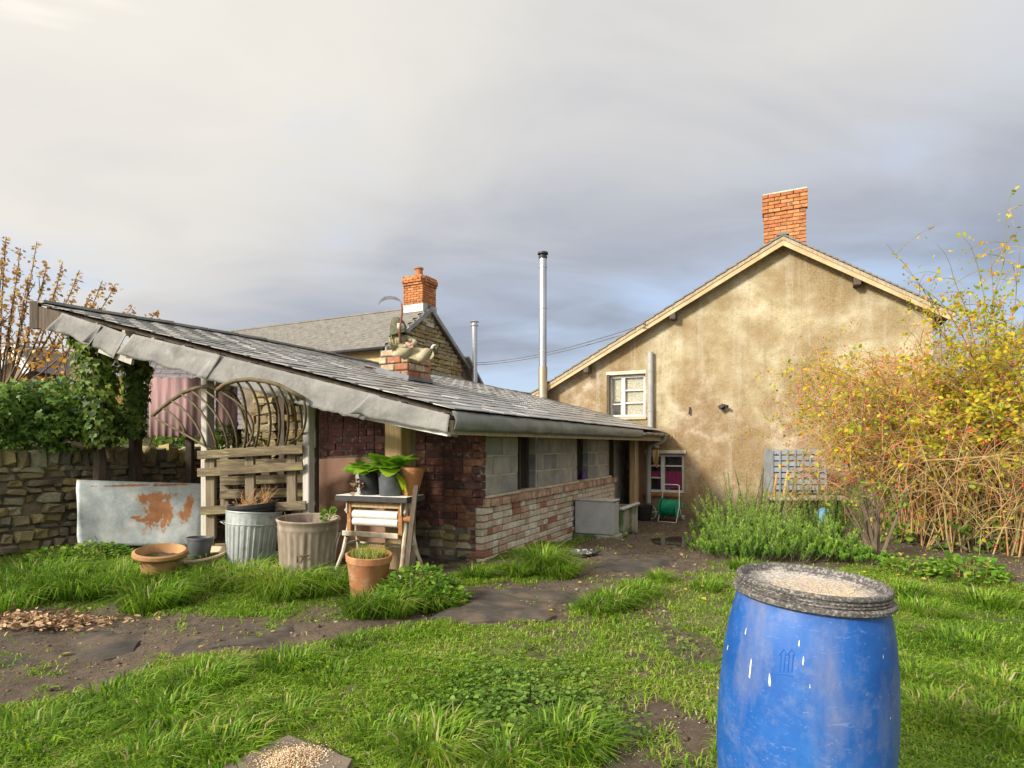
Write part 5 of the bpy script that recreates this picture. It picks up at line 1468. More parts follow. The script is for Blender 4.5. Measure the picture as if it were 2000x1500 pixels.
# dustbins
def ribbed(a, z): return 1 + .018 * (1 if math.sin(a * 28) > 0 else -1) * (1 if .06 < z < .44 else 0)
p = gp(487, 1112)
gb, m = pot('dustbin', 'tall pale galvanised ribbed dustbin with black tubs inside', 'dustbin', p, [(0, .01), (.195, .01), (.20, 0), (.205, .02), (.208, .07), (.212, .08), (.240, .42), (.243, .43), (.246, .46), (.252, .56), (.258, .565), (.255, .575), (.245, .57), (.238, .5), (.22, .2), (0, .15)], 'galv', (rad(-3), rad(3.5)), seg=168, wob=ribbed, name2='bin_body')
for s_ in (-1, 1):
    mb = MB(); mb.tube([m @ Vector((s_ * .245, -.07, .43)), m @ Vector((s_ * .29, -.06, .45)), m @ Vector((s_ * .29, .06, .45)), m @ Vector((s_ * .245, .07, .43))], .006, 6); mb.build('handle', 'galv', gb, True)
mb = MB(); mb.lathe([(.249, 0), (.256, .006), (.249, .012)], 48, m @ Matrix.Translation((0, 0, .445))); mb.build('hoop', 'galv', gb, True)
q = m @ Vector((-.005, .0, .50))
tb, m2 = pot('black_tub', 'round black tub of dead twigs sitting in the galvanised bin', 'tub', q, [(.18, 0), (.20, .03), (.212, .07), (.218, .075), (.218, .09), (.205, .09), (.205, .10), (.218, .105), (.222, .135), (.22, .145), (.2, .145), (.19, .10), (0, .10)], 'black_plastic', (rad(1), rad(-4)), soil=(.19, .11))
mb = MB()
for i in range(46):
    a = R.uniform(0, 6.28); r_ = R.uniform(.02, .16); o = m2 @ Vector((r_ * math.cos(a), r_ * math.sin(a), .1))
    tip = o + Vector((R.uniform(-.08, .16), R.uniform(-.1, .1), R.uniform(.05, .22)))
    mb.tube(bez(o, (o + tip) / 2 + Vector((R.uniform(-.04, .04), 0, .04)), tip, 5), [.003, .0026, .0022, .0018, .0012], 4, False)
mb.build('twigs', 'bark_red', tb, kind='stuff')
plant_blob(tb, q + Vector((0, 0, .1)), 180, .2, .12, .022, 'dry', wid=.6)
def ribbed2(a, z): return 1 + .022 * math.sin(a * 26) * (1 if .05 < z < .47 else 0)
p = gp(600, 1138)
rb_, m = pot('dustbin', 'rusty brown ribbed dustbin used as a planter', 'dustbin', p, [(0, .0), (.20, .0), (.205, .02), (.215, .05), (.222, .08), (.25, .46), (.254, .49), (.258, .50), (.254, .515), (.262, .55), (.27, .56), (.272, .572), (.264, .58), (.252, .57), (.245, .52), (.24, .45), (0, .44)], 'galv_old', (rad(2), rad(2)), seg=156, wob=ribbed2, soil=(.235, .49), name2='bin_body')
mb = MB(); mb.tube([m @ Vector((.0, -.243, .30)), m @ Vector((.0, -.268, .30)), m @ Vector((.09, -.255, .30)), m @ Vector((.09, -.235, .30))], .006, 6); mb.tube([m @ Vector((.0, -.243, .24)), m @ Vector((.0, -.268, .30))], .006, 6); mb.build('handle', 'iron', rb_, True)
plant_blob(rb_, m @ Vector((.17, .02, .50)), 70, .05, .20, .05, 'weed')
mb = MB(); q = m @ Vector((.16, .02, .45)); mb.tube([q, q + Vector((.02, 0, .12)), q + Vector((.03, 0, .2))], .004, 5); q = m @ Vector((-.16, -.05, .48)); mb.tube([q, q + Vector((-.03, 0, .15))], .002, 4); mb.build('stem', 'weed' if False else 'bark_olive', rb_)

# old laundry mangle used as a plant stand
mg = thing('mangle', 'rusty old laundry mangle with white rollers used as a plant stand', 'mangle', gp(735, 1125))
cM = gp(738, 1126)
MM = Matrix.Translation((cM.x, cM.y + .08, cM.z)) @ Matrix.Rotation(rad(-20), 4, 'Z')
def mgbox(nm, a, b_, mt, ch=.004):
    q = MB(); q.box(a, b_, MM, ch); return q.build(nm, mt, mg)
def mgtube(nm, pts, r_, mt, seg=8):
    q = MB(); q.tube([MM @ Vector(x) for x in pts], r_, seg); return q.build(nm, mt, mg, 'auto')
top = mgbox('table_top', (-.39, -.16, .755), (.39, .17, .775), 'boardpaint')
q = MB(); q.box((-.395, -.168, .722), (.395, -.160, .772), MM); q.box((-.40, -.16, .722), (-.391, .17, .772), MM); q.box((.391, -.16, .722), (.40, .17, .772), MM); q.build('edge_strip', 'iron_black', top)
for (z, r_) in ((.585, .043), (.515, .040)):
    mgtube('roller', [(-.25, -.06, z), (.25, -.06, z)], r_, 'white_paint', 20)
for (z, h) in ((.69, .03), (.655, .045)):
    mgbox('cross_bar', (-.30, -.09, z), (.30, -.05, z + h), 'rust' if h < .04 else 'timber_gold')
mgbox('drip_board', (-.34, -.12, .385), (.28, -.02, .415), 'rust'); mgbox('drip_lip', (-.34, -.135, .38), (.28, -.122, .43), 'cream_iron')
for s_ in (-1, 1):
    mgbox('side_frame', (s_ * .285 - .022, -.1, .40), (s_ * .285 + .022, -.03, .72), 'rust')
    mgtube('screw_rod', [(s_ * .30, -.11, .60), (s_ * .30, -.11, .75)], .008, 'cream_iron')
    for dy in (-1, 1):
        mgtube('leg', [(s_ * .30, dy * .03, .70), (s_ * .315, dy * .06, .45), (s_ * .33, dy * .13, .22), (s_ * .36, dy * .24, .0)], [.023, .021, .019, .016], 'cream_iron')
    mgtube('leg_tie', [(s_ * .322, -.11, .30), (s_ * .322, .11, .30)], .012, 'cream_iron'); mgtube('bracket', [(s_ * .30, -.02, .72), (s_ * .33, -.09, .62), (s_ * .30, -.04, .55)], .013, 'cream_iron')
mgtube('wheel_hub', [(.30, -.06, .56), (.40, -.06, .56)], .03, 'rust', 12); mgtube('crank', [(.40, -.06, .56), (.40, -.02, .66)], .012, 'rust')
mgtube('back_tie', [(-.31, .1, .28), (.31, .1, .28)], .01, 'cream_iron')
# pots on the mangle
def tabpot(x, y, name, label, r0, r1, h, mt, tilt=(0, 0)):
    p = MM @ Vector((x, y, .777))
    return pot(name, label, 'plant pot', p, [(0, 0), (r0, 0), (r0 * 1.02, .008), (r1 * .97, h * .88), (r1, h * .89), (r1 * 1.01, h), (r1 * .93, h), (r1 * .9, h * .85), (0, h * .82)], mt, tilt, soil=(r1 * .88, h * .86)), p
(pa, ma), p1 = tabpot(-.22, .09, 'plant_pot', 'pale grey plastic pot with drooping leaves, leftmost on the mangle', .085, .105, .22, 'grey_plastic')
(pb, mb_), p2 = tabpot(-.10, -.02, 'plant_pot', 'black plastic pot with drooping plant between the two grey pots', .085, .105, .20, 'black_plastic')
(pc, mc), p3 = tabpot(.15, -.04, 'plant_pot', 'dark grey pot with large bright green leaves on the mangle', .105, .125, .22, 'grey_pot')
(pd_, md), p4 = tabpot(.30, .05, 'plant_pot', 'tall terracotta pot at the right end of the mangle top', .075, .12, .27, 'terracotta', (0, rad(6)))
leaf_mesh = []
for k in range(3):
    b = MB(); N = 7
    for i in range(N + 1):
        s_ = i / N; w_ = .40 * math.sin(math.pi * min(1, s_ * .92 + .06)) ** .75
        for x in (-1, -.5, 0, .5, 1):
            b.v.append(Vector((x * w_, s_, .10 * abs(x) * (1 - s_) - (.35 + .12 * k) * s_ * s_ + .012 * math.sin(9 * s_ + x * 3))))
    for i in range(N):
        for j in range(4):
            q = i * 5 + j; b.f.append((q, q + 1, q + 6, q + 5))
    me = b.mesh('leaf', 'hosta', True)
    at_ = me.attributes.new('rnd', 'FLOAT', 'POINT'); at_.data.foreach_set('value', [(.2 + .25 * k)] * len(me.vertices)); leaf_mesh.append(me)
yel = leaf_mesh[2].copy(); yel.attributes['rnd'].data.foreach_set('value', [1.0] * len(yel.vertices))
def rosette(parent, c_, n, size, up=.5, seed=1):
    r2 = random.Random(seed)
    for i in range(n):
        a = 2.4 * i + r2.uniform(-.3, .3); e = r2.uniform(.15, .9) * up + .1
        m_ = Matrix.Translation(c_ + Vector((.02 * math.cos(a), .02 * math.sin(a), r2.uniform(0, .04)))) @ Matrix.Rotation(a - math.pi / 2, 4, 'Z') @ Matrix.Rotation(e, 4, 'X') @ Matrix.Rotation(r2.uniform(-.3, .3), 4, 'Y') @ Matrix.Scale(size * r2.uniform(.7, 1.1), 4)
        inst('leaf', leaf_mesh[i % 3], m_, parent)
rosette(pc, p3 + Vector((0, 0, .215)), 26, .25, 1.1, 2)
for (a, s_) in ((-1.2, .21), (-.75, .18), (-1.7, .14)):
    inst('leaf', yel, Matrix.Translation(p3 + Vector((.06, -.09, .20))) @ Matrix.Rotation(a + .0 - .1, 4, 'Z') @ Matrix.Rotation(math.pi / 2 * 0 - .55, 4, 'X') @ Matrix.Scale(s_, 4), pc)
rosette(pa, p1 + Vector((0, 0, .22)), 14, .21, .9, 5)
rosette(pb, p2 + Vector((0, -.02, .20)), 16, .21, .9, 9)
plant_blob(pb, p2 + Vector((-.09, -.08, .0)), 40, .03, .18, .06, 'dry', name='withered_leaves')
# terracotta pot on the ground, leaning stake
p = gp(718, 1166); p.z -= .02
tp, m = pot('flower_pot', 'large mossy terracotta flower pot standing in the grass before the mangle', 'flower pot', p, [(0, 0), (.125, 0), (.13, .01), (.168, .31), (.178, .32), (.183, .37), (.176, .375), (.165, .37), (.155, .31), (0, .30)], 'terracotta', (rad(4), rad(3)), soil=(.158, .345))
c_ = m @ Vector((0, 0, .34)); n = 260
a = rng.random(n) * 6.283; q = .15 * np.sqrt(rng.random(n))
bl = blades(np.stack([c_.x + np.cos(a) * q, c_.y + np.sin(a) * q, np.full(n, c_.z)], 1), .05 + .1 * rng.random(n), None, np.full(n, .004), .3 + rng.random(n), np.clip(rng.normal(.8, .15, n), 0, 1))
npmesh('dry_grass', bl[0], bl[1], 'grass', tp, bl[2])
mb = MB(); mb.obox(at(813, 948, 5.25), at(795, 1108, 5.05), .045, .022, ch=.003); mb.build('wooden_stake', 'timber_dark', label='dark wooden stake leaning against the right end of the mangle', cat='stake')
for i, (x0, x1, lab) in enumerate(((655, 640, 'pale bent cane propped against the rusty dustbin'), (660, 652, 'second thin cane right of the bent one by the rusty dustbin'))):
    mb = MB(); mb.tube(bez(at(x0 + 5, 1040, 5.1), at(x0 - 8, 1070, 5.05), gp(x1, 1135), 7), .006, 5); mb.build('garden_cane', 'cream_iron', label=lab, cat='cane')

# leafy weeds
def weed_clump(px, py, label, n, r_, h, size, mat='weed', tpl=T_OVAL, wid=1.1):
    p = gp(px, py)
    t_ = thing('weed_clump', label, 'weeds', p, 'leafy weeds')
    plant_blob(t_, p, n, r_, h, size, mat, tpl, wid, .3)
    b = MB()
    for i in range(14):
        a = R.uniform(0, 6.28); q = R.uniform(0, r_ * .7); o = p + Vector((q * math.cos(a), q * math.sin(a), 0))
        b.tube([o, o + Vector((R.uniform(-.03, .03), R.uniform(-.03, .03), h * .8))], [.004, .002], 4, False)
    b.build('stems', 'bark_olive', t_, kind='stuff')
weed_clump(815, 1178, 'bright leafy weeds sprawling right of the terracotta pot', 800, .30, .30, .05)
weed_clump(870, 1182, 'low leafy weeds at the edge of the rubber mat', 300, .18, .16, .045)
weed_clump(700, 1130, 'small weeds between the rusty dustbin and the mangle', 160, .12, .2, .045)
weed_clump(180, 1100, 'nettle-like weeds under the galvanised sheet', 500, .35, .22, .055)
weed_clump(110, 1100, 'weeds growing along the foot of the stone wall', 250, .25, .18, .05)
weed_clump(1890, 1130, 'broad-leaved weeds at the front of the flower bed', 420, .28, .22, .06)
weed_clump(1780, 1115, 'yellowing weeds on the bare soil of the flower bed', 260, .25, .15, .05)
weed_clump(1205, 1050, 'green weeds at the foot of the mossy trough', 140, .14, .16, .045)

# ---------------- by the long wall: tank, trough, tub, hose reel, sack, chime
def PX(px, py, u=None, v=None):
    r_ = np.array([(px - 1000) / F, 1.0])
    tt = (u + C0 @ U2) / (r_ @ U2) if u is not None else (v + C0 @ V2) / (r_ @ V2)
    return at(px, py, tt)
tk = thing('water_tank', 'pale grey cement tank standing on end beside the brick plinth', 'tank', W(2.75, -.35, -.2))
tm = RZ.copy(); tm.translation = W(2.72, -.60, -.17)
mb = MB(); mb.box((0, 0, .10), (.04, .58, .58), tm, .01); mb.build('front_slab', 'concrete', tk)
mb = MB(); mb.box((.04, .0, .10), (.30, .05, .56), tm, .008); mb.box((.04, .53, .10), (.30, .58, .56), tm, .008); mb.box((.26, .05, .10), (.30, .53, .55), tm, .008); mb.build('tank_body', 'concrete', tk)
mb = MB(); mb.box((-.01, -.015, .58), (.30, .60, .605), tm, .006); mb.jitter(.006, 6); mb.build('rim', 'timber_grey', tk)
mb = MB(); mb.box((-.02, -.05, -.1), (.35, .62, .095), tm, .015); mb.jitter(.01, 5); mb.build('plinth', 'concrete_moss', tk)
tr = thing('stone_trough', 'mossy stone sink trough behind the grey tank', 'trough', W(3.6, -.5, -.25))
tm = RZ.copy(); tm.translation = W(3.12, -.62, -.27)
mb = MB()
mb.box((0, 0, .0), (.95, .07, .52), tm, .015); mb.box((0, .50, .0), (.95, .57, .52), tm, .015); mb.box((0, .07, 0), (.07, .50, .52), tm, .012); mb.box((.88, .07, 0), (.95, .50, .52), tm, .012); mb.box((.07, .07, 0), (.88, .50, .32), tm)
mb.build('basin', 'concrete_moss', tr)
mb = MB(); mb.box((-.02, -.035, .521), (.97, .04, .56), tm, .012); mb.build('front_rim', 'concrete', tr)
mb = MB(); mb.tube([tm @ Vector((.35, -.01, .10)), tm @ Vector((.35, -.10, .06))], [.08, .10], 10); mb.build('outlet', 'black_plastic', tr, True)
p = PX(1257, 1026, u=6.55); p.z = float(gz(p.x, p.y)) + .01
pot('black_bucket', 'round black rubber tub under the downpipe', 'bucket', p, [(0, 0), (.135, 0), (.14, .01), (.185, .28), (.195, .285), (.195, .30), (.18, .30), (.135, .02), (0, .02)], 'black_plastic')
# hose reel
hr = thing('hose_reel', 'green garden hose on a white wheeled reel by the lower window', 'hose reel', PX(1308, 1025, u=6.75))
p = PX(1308, 1025, u=6.72); gzh = float(gz(p.x, p.y)) + .01
HM = RZ.copy(); HM = Matrix.Translation((p.x, p.y, gzh)) @ Matrix.Rotation(ANG - rad(8), 4, 'Z')
def hl(x, y, z): return HM @ Vector((x, y, z))        # y runs left, x away
mb = MB(); mb.tube([hl(-.16, .19, .0), hl(.02, .19, .30), hl(.10, .165, .72), hl(.10, .14, .745), hl(.10, -.14, .745), hl(.10, -.165, .72), hl(.02, -.19, .30), hl(-.16, -.19, .0), hl(-.16, .19, .0)], .012, 8); mb.build('frame', 'white_paint', hr, True)
mb = MB(); mb.tube([hl(.02, .19, .30), hl(.22, .19, .03)], .012, 8); mb.tube([hl(.02, -.19, .30), hl(.22, -.19, .03)], .012, 8); mb.build('rear_stay', 'white_paint', hr, True)
for s_ in (-1, 1):
    mb = MB(); mb.tube([hl(.22, s_ * .20, .06), hl(.22, s_ * .235, .06)], .06, 16); mb.build('wheel', 'grey_plastic', hr, 'auto')
    mb = MB(); mb.tube([hl(.02, s_ * .165, .27), hl(.02, s_ * .175, .27)], .2, 24); mb.build('side_flange', 'hose_green', hr, 'auto')
mb = MB()
for lay in range(2):
    pts = []
    for i in range(12 * 24 + 1):
        a = i / 24 * 2 * math.pi; r_ = .13 + .026 * lay
        pts.append(hl(.02 + r_ * math.cos(a), -.145 + .29 * (i / (12 * 24)) , .27 + r_ * math.sin(a)))
    mb.tube(pts, .0125, 6)
mb.build('coiled_hose', 'hose_green', hr, True)
mb = MB(); pts = [hl(-.10, .17, .2)] + [hl(-.1 + .02 * math.sin(i), .24 + .10 + .10 * math.cos(i * .75), .16 + .13 * math.sin(i * .75)) for i in range(10)]; mb.tube(pts, .009, 6); mb.build('loose_hose', 'hose_pale', hr, True)
mb = MB(); mb.tube([hl(.02, -.18, .27), hl(.02, -.26, .27), hl(.02, -.26, .40)], .01, 6); mb.build('crank', 'hose_green', hr, True)
# bamboo wind chime hanging from the gutter
wc = thing('wind_chime', 'bamboo wind chime hanging in front of the lower window', 'wind chime', PX(1281, 910, u=6.75))
for i, dx in enumerate((-5, -2, 1, 4, -3, 3)):
    mb = MB(); b0 = PX(1281 + dx, 878, u=6.72 + .04 * (i % 3)); mb.tube([b0, b0 - Vector((0, 0, .26 + .06 * (i % 3)))], .014, 8); mb.build('bamboo_tube', 'bamboo', wc, True)
mb = MB(); a = PX(1281, 874, u=6.75); mb.tube([a, a + Vector((0, 0, .03))], .07, 12); mb.tube([a + Vector((0, 0, .03)), a + Vector((0, 0, .18))], .004, 4); mb.build('top_disc', 'timber', wc, 'auto')
# crumpled sack
p = gp(1138, 1086)
mb = MB()
for j in range(9):
    for i in range(18):
        a, q = 2 * math.pi * i / 18, math.pi * j / 8
        r_ = 1 + .9 * mnoise.noise(Vector((3 * math.cos(a) * math.sin(q), 3 * math.sin(a) * math.sin(q), 3 * math.cos(q))))
        mb.v.append(p + Vector((.15 * r_ * math.cos(a) * math.sin(q), .07 * r_ * math.sin(a) * math.sin(q), .035 + .04 * r_ * math.cos(q))))
for j in range(8):
    for i in range(18): mb.f.append((j * 18 + i, (j + 1) * 18 + i, (j + 1) * 18 + (i + 1) % 18, j * 18 + (i + 1) % 18))
mb.build('crumpled_bag', 'sack', smooth=True, label='crumpled black and white plastic bag lying by the brick plinth', cat='bag')
# purple bottle on second sill
p = W(3.62, .17, .665)
mb = MB(); mb.lathe([(0, 0), (.03, 0), (.034, .02), (.034, .09), (.02, .11), (.012, .12), (.012, .14), (0, .14)], 14, Matrix.Translation(p)); mb.build('purple_bottle', 'purple', smooth='auto', label='small purple bottle on the sill of the second opening', cat='bottle')

# ---------------- hooded scarecrow figure with a sickle on the short chimney
fg = thing('scarecrow', 'hooded scarecrow in a pale cloak lounging on the short chimney', 'scarecrow', W(.95, 1.75, 2.5))
FY = 7.55
def fp(px, py, d=0): return at(px, py, FY + d)
me = bpy.data.meshes.new('body')
J = [(782, 684, .02, .085), (778, 668, .04, .105), (775, 652, .04, .06), (776, 640, .02, .055), (800, 684, -.04, .075), (826, 688, -.06, .06), (846, 685, -.06, .04), (852, 677, -.08, .03), (765, 664, .04, .05), (768, 680, -.06, .045), (790, 676, -.12, .03), (800, 675, -.13, .022), (795, 660, .06, .05), (812, 668, -.04, .035), (800, 677, -.11, .024), (806, 692, -.06, .07), (830, 697, -.05, .055), (846, 693, -.06, .04)]
E_ = [(0, 1), (1, 2), (2, 3), (0, 4), (4, 5), (5, 6), (6, 7), (1, 8), (8, 9), (9, 10), (10, 11), (1, 12), (12, 13), (13, 14), (0, 15), (15, 16), (16, 17)]
org = fp(782, 690)
me.from_pydata([tuple(fp(a, b, c_) - org) for (a, b, c_, r_) in J], E_, [])
me.materials.append(MT['cloak'])
o = bpy.data.objects.new('body', me); attach(o, fg, Matrix.Translation(org))
md = o.modifiers.new('skin', 'SKIN'); sk = me.skin_vertices.new(name='') if not me.skin_vertices else me.skin_vertices[0]
for i, (a, b, c_, r_) in enumerate(J): sk.data[i].radius = (r_, r_ * .85)
sk.data[0].use_root = True
o.modifiers.new('smooth', 'SUBSURF').levels = 2; o.modifiers['smooth'].render_levels = 2
# hood, hanging cloak and hands
hd = fp(776, 638, .02)
mb = MB(); m = Matrix.Translation(hd) @ Matrix.Rotation(rad(-12), 4, 'Y')
mb.lathe([(.0, .125), (.05, .11), (.085, .06), (.10, 0), (.105, -.06), (.12, -.10), (.125, -.115), (.10, -.11)], 20, m, wob=lambda a, z: 1 + .10 * math.sin(3 * a + z * 20) + .06 * math.sin(7 * a)); mb.jitter(.012, 14); mb.build('hood', 'hood', fg, True)
mb = MB(); mb.lathe([(0, .05), (.05, .045), (.062, 0), (.05, -.05), (0, -.07)], 14, Matrix.Translation(hd + Vector((.045, -.06, -.02)))); mb.build('mask', 'flesh' if False else 'timber_grey', fg, True)
mb = MB(); N = 22
path = [(762, 668), (763, 678), (768, 688), (782, 693), (800, 696), (820, 700), (838, 698), (847, 690)]
for i in range(N + 1):
    s_ = i / N * (len(path) - 1); k = min(int(s_), len(path) - 2); f_ = s_ - k
    x = path[k][0] * (1 - f_) + path[k + 1][0] * f_; y = path[k][1] * (1 - f_) + path[k + 1][1] * f_
    for j in range(7):
        q = j / 6
        mb.v.append(fp(x + 6 * math.sin(q * 5 + i) * .3, y - 16 + 22 * q + 2 * math.sin(i * 1.3), -.13 + .05 * math.sin(i * .9 + q * 4) - .02 * q))
for i in range(N):
    for j in range(6):
        k = i * 7 + j; mb.f.append((k, k + 7, k + 8, k + 1))
mb.build('draped_cloak', 'cloak', fg, True).modifiers.new('thickness', 'SOLIDIFY').thickness = .012
for k, (x, y) in enumerate(((797, 673), (802, 677))):
    mb = MB(); c_ = fp(x, y, -.15)
    for fgr in range(5):
        b0 = c_ + Vector((.012 * (fgr - 2), -.01, .01)); ln = (.03, .045, .05, .045, .035)[fgr]
        mb.tube([b0, b0 + Vector((.008, -.012, -ln * .5)), b0 + Vector((.004, .0, -ln))], [.010, .009, .007], 6)
    mb.tube([c_ + Vector((-.03, 0, .012)), c_ + Vector((.03, 0, .008))], [.022, .02], 8); mb.build('hand', 'flesh', fg, True)
mb = MB(); mb.tube([fp(846, 690, -.08), fp(851, 688, -.08), fp(853, 680, -.09), fp(856, 675, -.1)], [.035, .032, .024, .012], 8); mb.build('boot', 'hood', fg, True)
mb = MB(); mb.tube([fp(842, 682, -.1), fp(846, 675, -.1), fp(852, 674, -.1)], [.016, .016, .01], 7); mb.build('sock', 'white_paint', fg, True)
sk_ = thing('sickle', 'long-handled sickle held upright by the scarecrow', 'sickle', fp(783, 668, -.14))
mb = MB(); mb.tube([fp(783, 670, -.14), fp(780, 650, -.14), fp(784, 620, -.13), fp(786, 605, -.12), fp(784, 593, -.12)], [.016, .015, .013, .012, .012], 8); mb.build('handle', 'handle_red', sk_, True)
mb = MB(); arc_ = [(785, 592), (781, 585), (773, 580), (762, 578), (751, 580), (743, 586), (739, 595)]
for (x, y), w_ in zip(arc_, (3.0, 5, 6, 6.2, 5.4, 3.6, .6)):
    nx_, ny_ = 0.35, 1.0
    mb.v += [fp(x, y, -.12), fp(x + w_ * .25, y + w_, -.12)]
for i in range(len(arc_) - 1): mb.f.append((2 * i, 2 * i + 1, 2 * i + 3, 2 * i + 2))
mb.build('blade', 'blade', sk_).modifiers.new('thickness', 'SOLIDIFY').thickness = .012

# ================================================================== foreground: barrel and slab
BY = 1.655
bp = at(1551, 870, BY); bp.z = float(gz(bp.x, bp.y)) - .01
br = thing('barrel', 'scuffed blue plastic barrel with grain scattered on its black lid', 'barrel', bp)
BM = Matrix.Translation(bp) @ Matrix.Rotation(rad(2.8), 4, 'Y') @ Matrix.Rotation(rad(1.2), 4, 'X')
RB = .262
BK = .868
prof = [(0, .0), (.20, .0), (.215, .01), (.228, .05), (.24, .12), (.25, .2), (RB, .32), (RB + .002, .40), (RB, .48), (RB - .008, .58), (RB - .020, .66), (RB - .034, .715), (RB - .046, .745), (RB - .05, .765), (0, .765)]
prof = [(a * BK, b * 1.055) for a, b in prof]
mb = MB(); mb.lathe(prof, 96, BM)
t = NT('barrel_blue')
v = t.coord()
vs2 = t.coord((1.6, 1.6, .5))
a1 = t.noise(v, 5, 8, .62); a2 = t.noise(vs2, 3.0, 6, .6); a3 = t.noise(v, 60, 3); a4 = t.noise(t.coord((40, 40, 3), rot=(.3, .4, 0)), 1.0, 3, .7)
c = t.ramp(a1, [(.3, (.005, .06, .26)), (.6, (.012, .092, .34)), (.8, (.03, .14, .41))])
c = t.mix(t.ramp(a2, [(.52, (0, 0, 0)), (.72, (.55, .55, .55))]), c, (.24, .24, .28))
c = t.mix(t.ramp(a2, [(.62, (0, 0, 0)), (.78, (.5, .5, .5))]), c, (.26, .19, .13))
c = t.mix(t.ramp(a4, [(.70, (0, 0, 0)), (.76, (.16, .16, .16))]), c, (.30, .36, .48))
c = t.mix(t.ramp(t.noise(v, 16, 9, .75), [(.5, (0, 0, 0)), (.8, (.5, .5, .5))]), c, (.20, .24, .34))
c = t.mix(t.ramp(t.noise(t.coord((1, 1, 2.5), rot=(0, .5, .2)), 34, 2, .8, 1.2), [(.62, (0, 0, 0)), (.70, (.18, .18, .18))]), c, (.36, .42, .52))
t.l(c, t.b.inputs['Base Color']); t.l(t.ramp(a1, [(.3, (.36, .36, .36)), (.7, (.58, .58, .58))]), t.b.inputs['Roughness'])
t.b.inputs['Specular IOR Level'].default_value = .4
t.bump(t.noise(v, 18, 6), .18, .004)
bb = mb.build('barrel_body', t.m, br, True)
# white splashes and the moulded arrows mark
def on_barrel(az, z, off=.0):
    zs = [q[1] for q in prof]; r_ = float(np.interp(z, [q[1] for q in prof[1:-1]], [q[0] for q in prof[1:-1]])) + off
    return BM @ Vector((r_ * math.cos(az), r_ * math.sin(az), z))
def baz(px):      # azimuth on the barrel's near side for a picture column
    lo, hi = rad(-200), rad(-40)
    for _ in range(40):
        mid = (lo + hi) / 2; q = on_barrel(mid, .55)
        if 1000 + F * q.x / q.y < px: lo = mid
        else: hi = mid
    return (lo + hi) / 2
def bz(py, px):
    a = baz(px); lo, hi = .02, .74
    for _ in range(40):
        mid = (lo + hi) / 2; q = on_barrel(a, mid)
        if HY - F * (q.z - CH) / q.y > py: lo = mid
        else: hi = mid
    return (lo + hi) / 2
def patch(pts, off, nm, mt):
    b = MB()
    for (x, y) in pts: b.v.append(on_barrel(baz(x), bz(y, x), off))
    b.f.append(tuple(range(len(pts)))); return b
MT['splash'] = M('splash', (.36, .40, .48), (.66, .66, .66), 60, .7, .2)
sp_ = MB()
for (x, y0, y1, w_) in ((1462, 1286, 1325, 3.2), (1499, 1314, 1340, 3.2), (1563, 1281, 1300, 2.6), (1552, 1250, 1263, 2.2), (1579, 1336, 1344, 1.6), (1443, 1226, 1240, 1.5), (1416, 1260, 1270, 1.6), (1728, 1278, 1286, 1.3), (1738, 1400, 1404, 1.2)):
    k = len(sp_.v)
    for (dx, dy) in [(q[0] * R.uniform(.35, 1.15), q[1]) for q in ((-.4, 0), (.4, R.uniform(0, .1)), (.7, .4), (.9, .75), (.5, 1), (-.5, R.uniform(.9, 1)), (-.9, .7), (-.6, .35))]:
        sp_.v.append(on_barrel(baz(x + dx * w_ + 2 * dy * (1 if x == 1499 else 0)), bz(y0 + (y1 - y0) * dy, x), .0012))
    sp_.f.append(tuple(range(k, k + 8)))
sp_.build('white_splashes', 'splash', br, kind='stuff')
MT['barrel_mark'] = M('barrel_mark', (.008, .075, .33), (.012, .10, .42), 12, .45, .1)
mk = MB()
def bline(x0, y0, x1, y1, w_):
    a, b_ = on_barrel(baz(x0), bz(y0, x0), .0), on_barrel(baz(x1), bz(y1, x1), .0)
    mk.tube([a, b_], w_ * BY / F * .5, 6)
for cx_ in (1522, 1538):
    for dx in (-4, 4): bline(cx_ + dx, 1313, cx_ + dx, 1278, 1.8)
    bline(cx_ - 8, 1280, cx_, 1268, 1.8); bline(cx_ + 8, 1280, cx_, 1268, 1.8)
bline(1508, 1315, 1545, 1321, 2.4)
mk.build('moulded_arrows', 'barrel_mark', br)
lid = MB()
lz = .788
LP_ = [(.215, lz - .012), (.232, lz - .010), (.238, lz - .002), (.239, lz + .014), (.234, lz + .020), (.221, lz + .022), (.221, lz + .028), (.2275, lz + .029), (.2275, lz + .036), (.220, lz + .037), (.220, lz + .044), (.2265, lz + .045), (.2265, lz + .052), (.219, lz + .053), (.219, lz + .060), (.2265, lz + .064), (.228, lz + .074), (.226, lz + .083), (.221, lz + .087), (.215, lz + .085), (.209, lz + .074), (.205, lz + .052), (.196, lz + .049), (.188, lz + .052), (.183, lz + .056), (.176, lz + .052), (.170, lz + .046), (.1, lz + .045), (0, lz + .045)]
lid.lathe([(r_ * BK, lz + (z_ - lz) * .52) for r_, z_ in LP_], 110, BM)
t = NT('lid_black')
v = t.coord()
g1, g2, g3 = t.noise(v, 9, 7, .65), t.noise(v, 120, 3, .7), t.noise(v, 320, 2)
tco = t.n('ShaderNodeTexCoord').outputs['Object']
ss = t.n('ShaderNodeSeparateXYZ'); t.l(tco, ss.inputs[0])
rad2 = t.math('SQRT', t.math('ADD', t.math('POWER', ss.outputs[0], 2.0), t.math('POWER', ss.outputs[1], 2.0)))
base = t.ramp(g1, [(.3, (.035, .033, .031)), (.7, (.10, .093, .087))])
base = t.mix(t.ramp(g2, [(.48, (0, 0, 0)), (.62, (.65, .65, .65))]), base, (.36, .33, .30))
dust = t.math('ADD', t.math('MULTIPLY', t.math('SUBTRACT', .175, rad2), 9.0), t.math('MULTIPLY', t.math('SUBTRACT', g1, .5), 2.0))
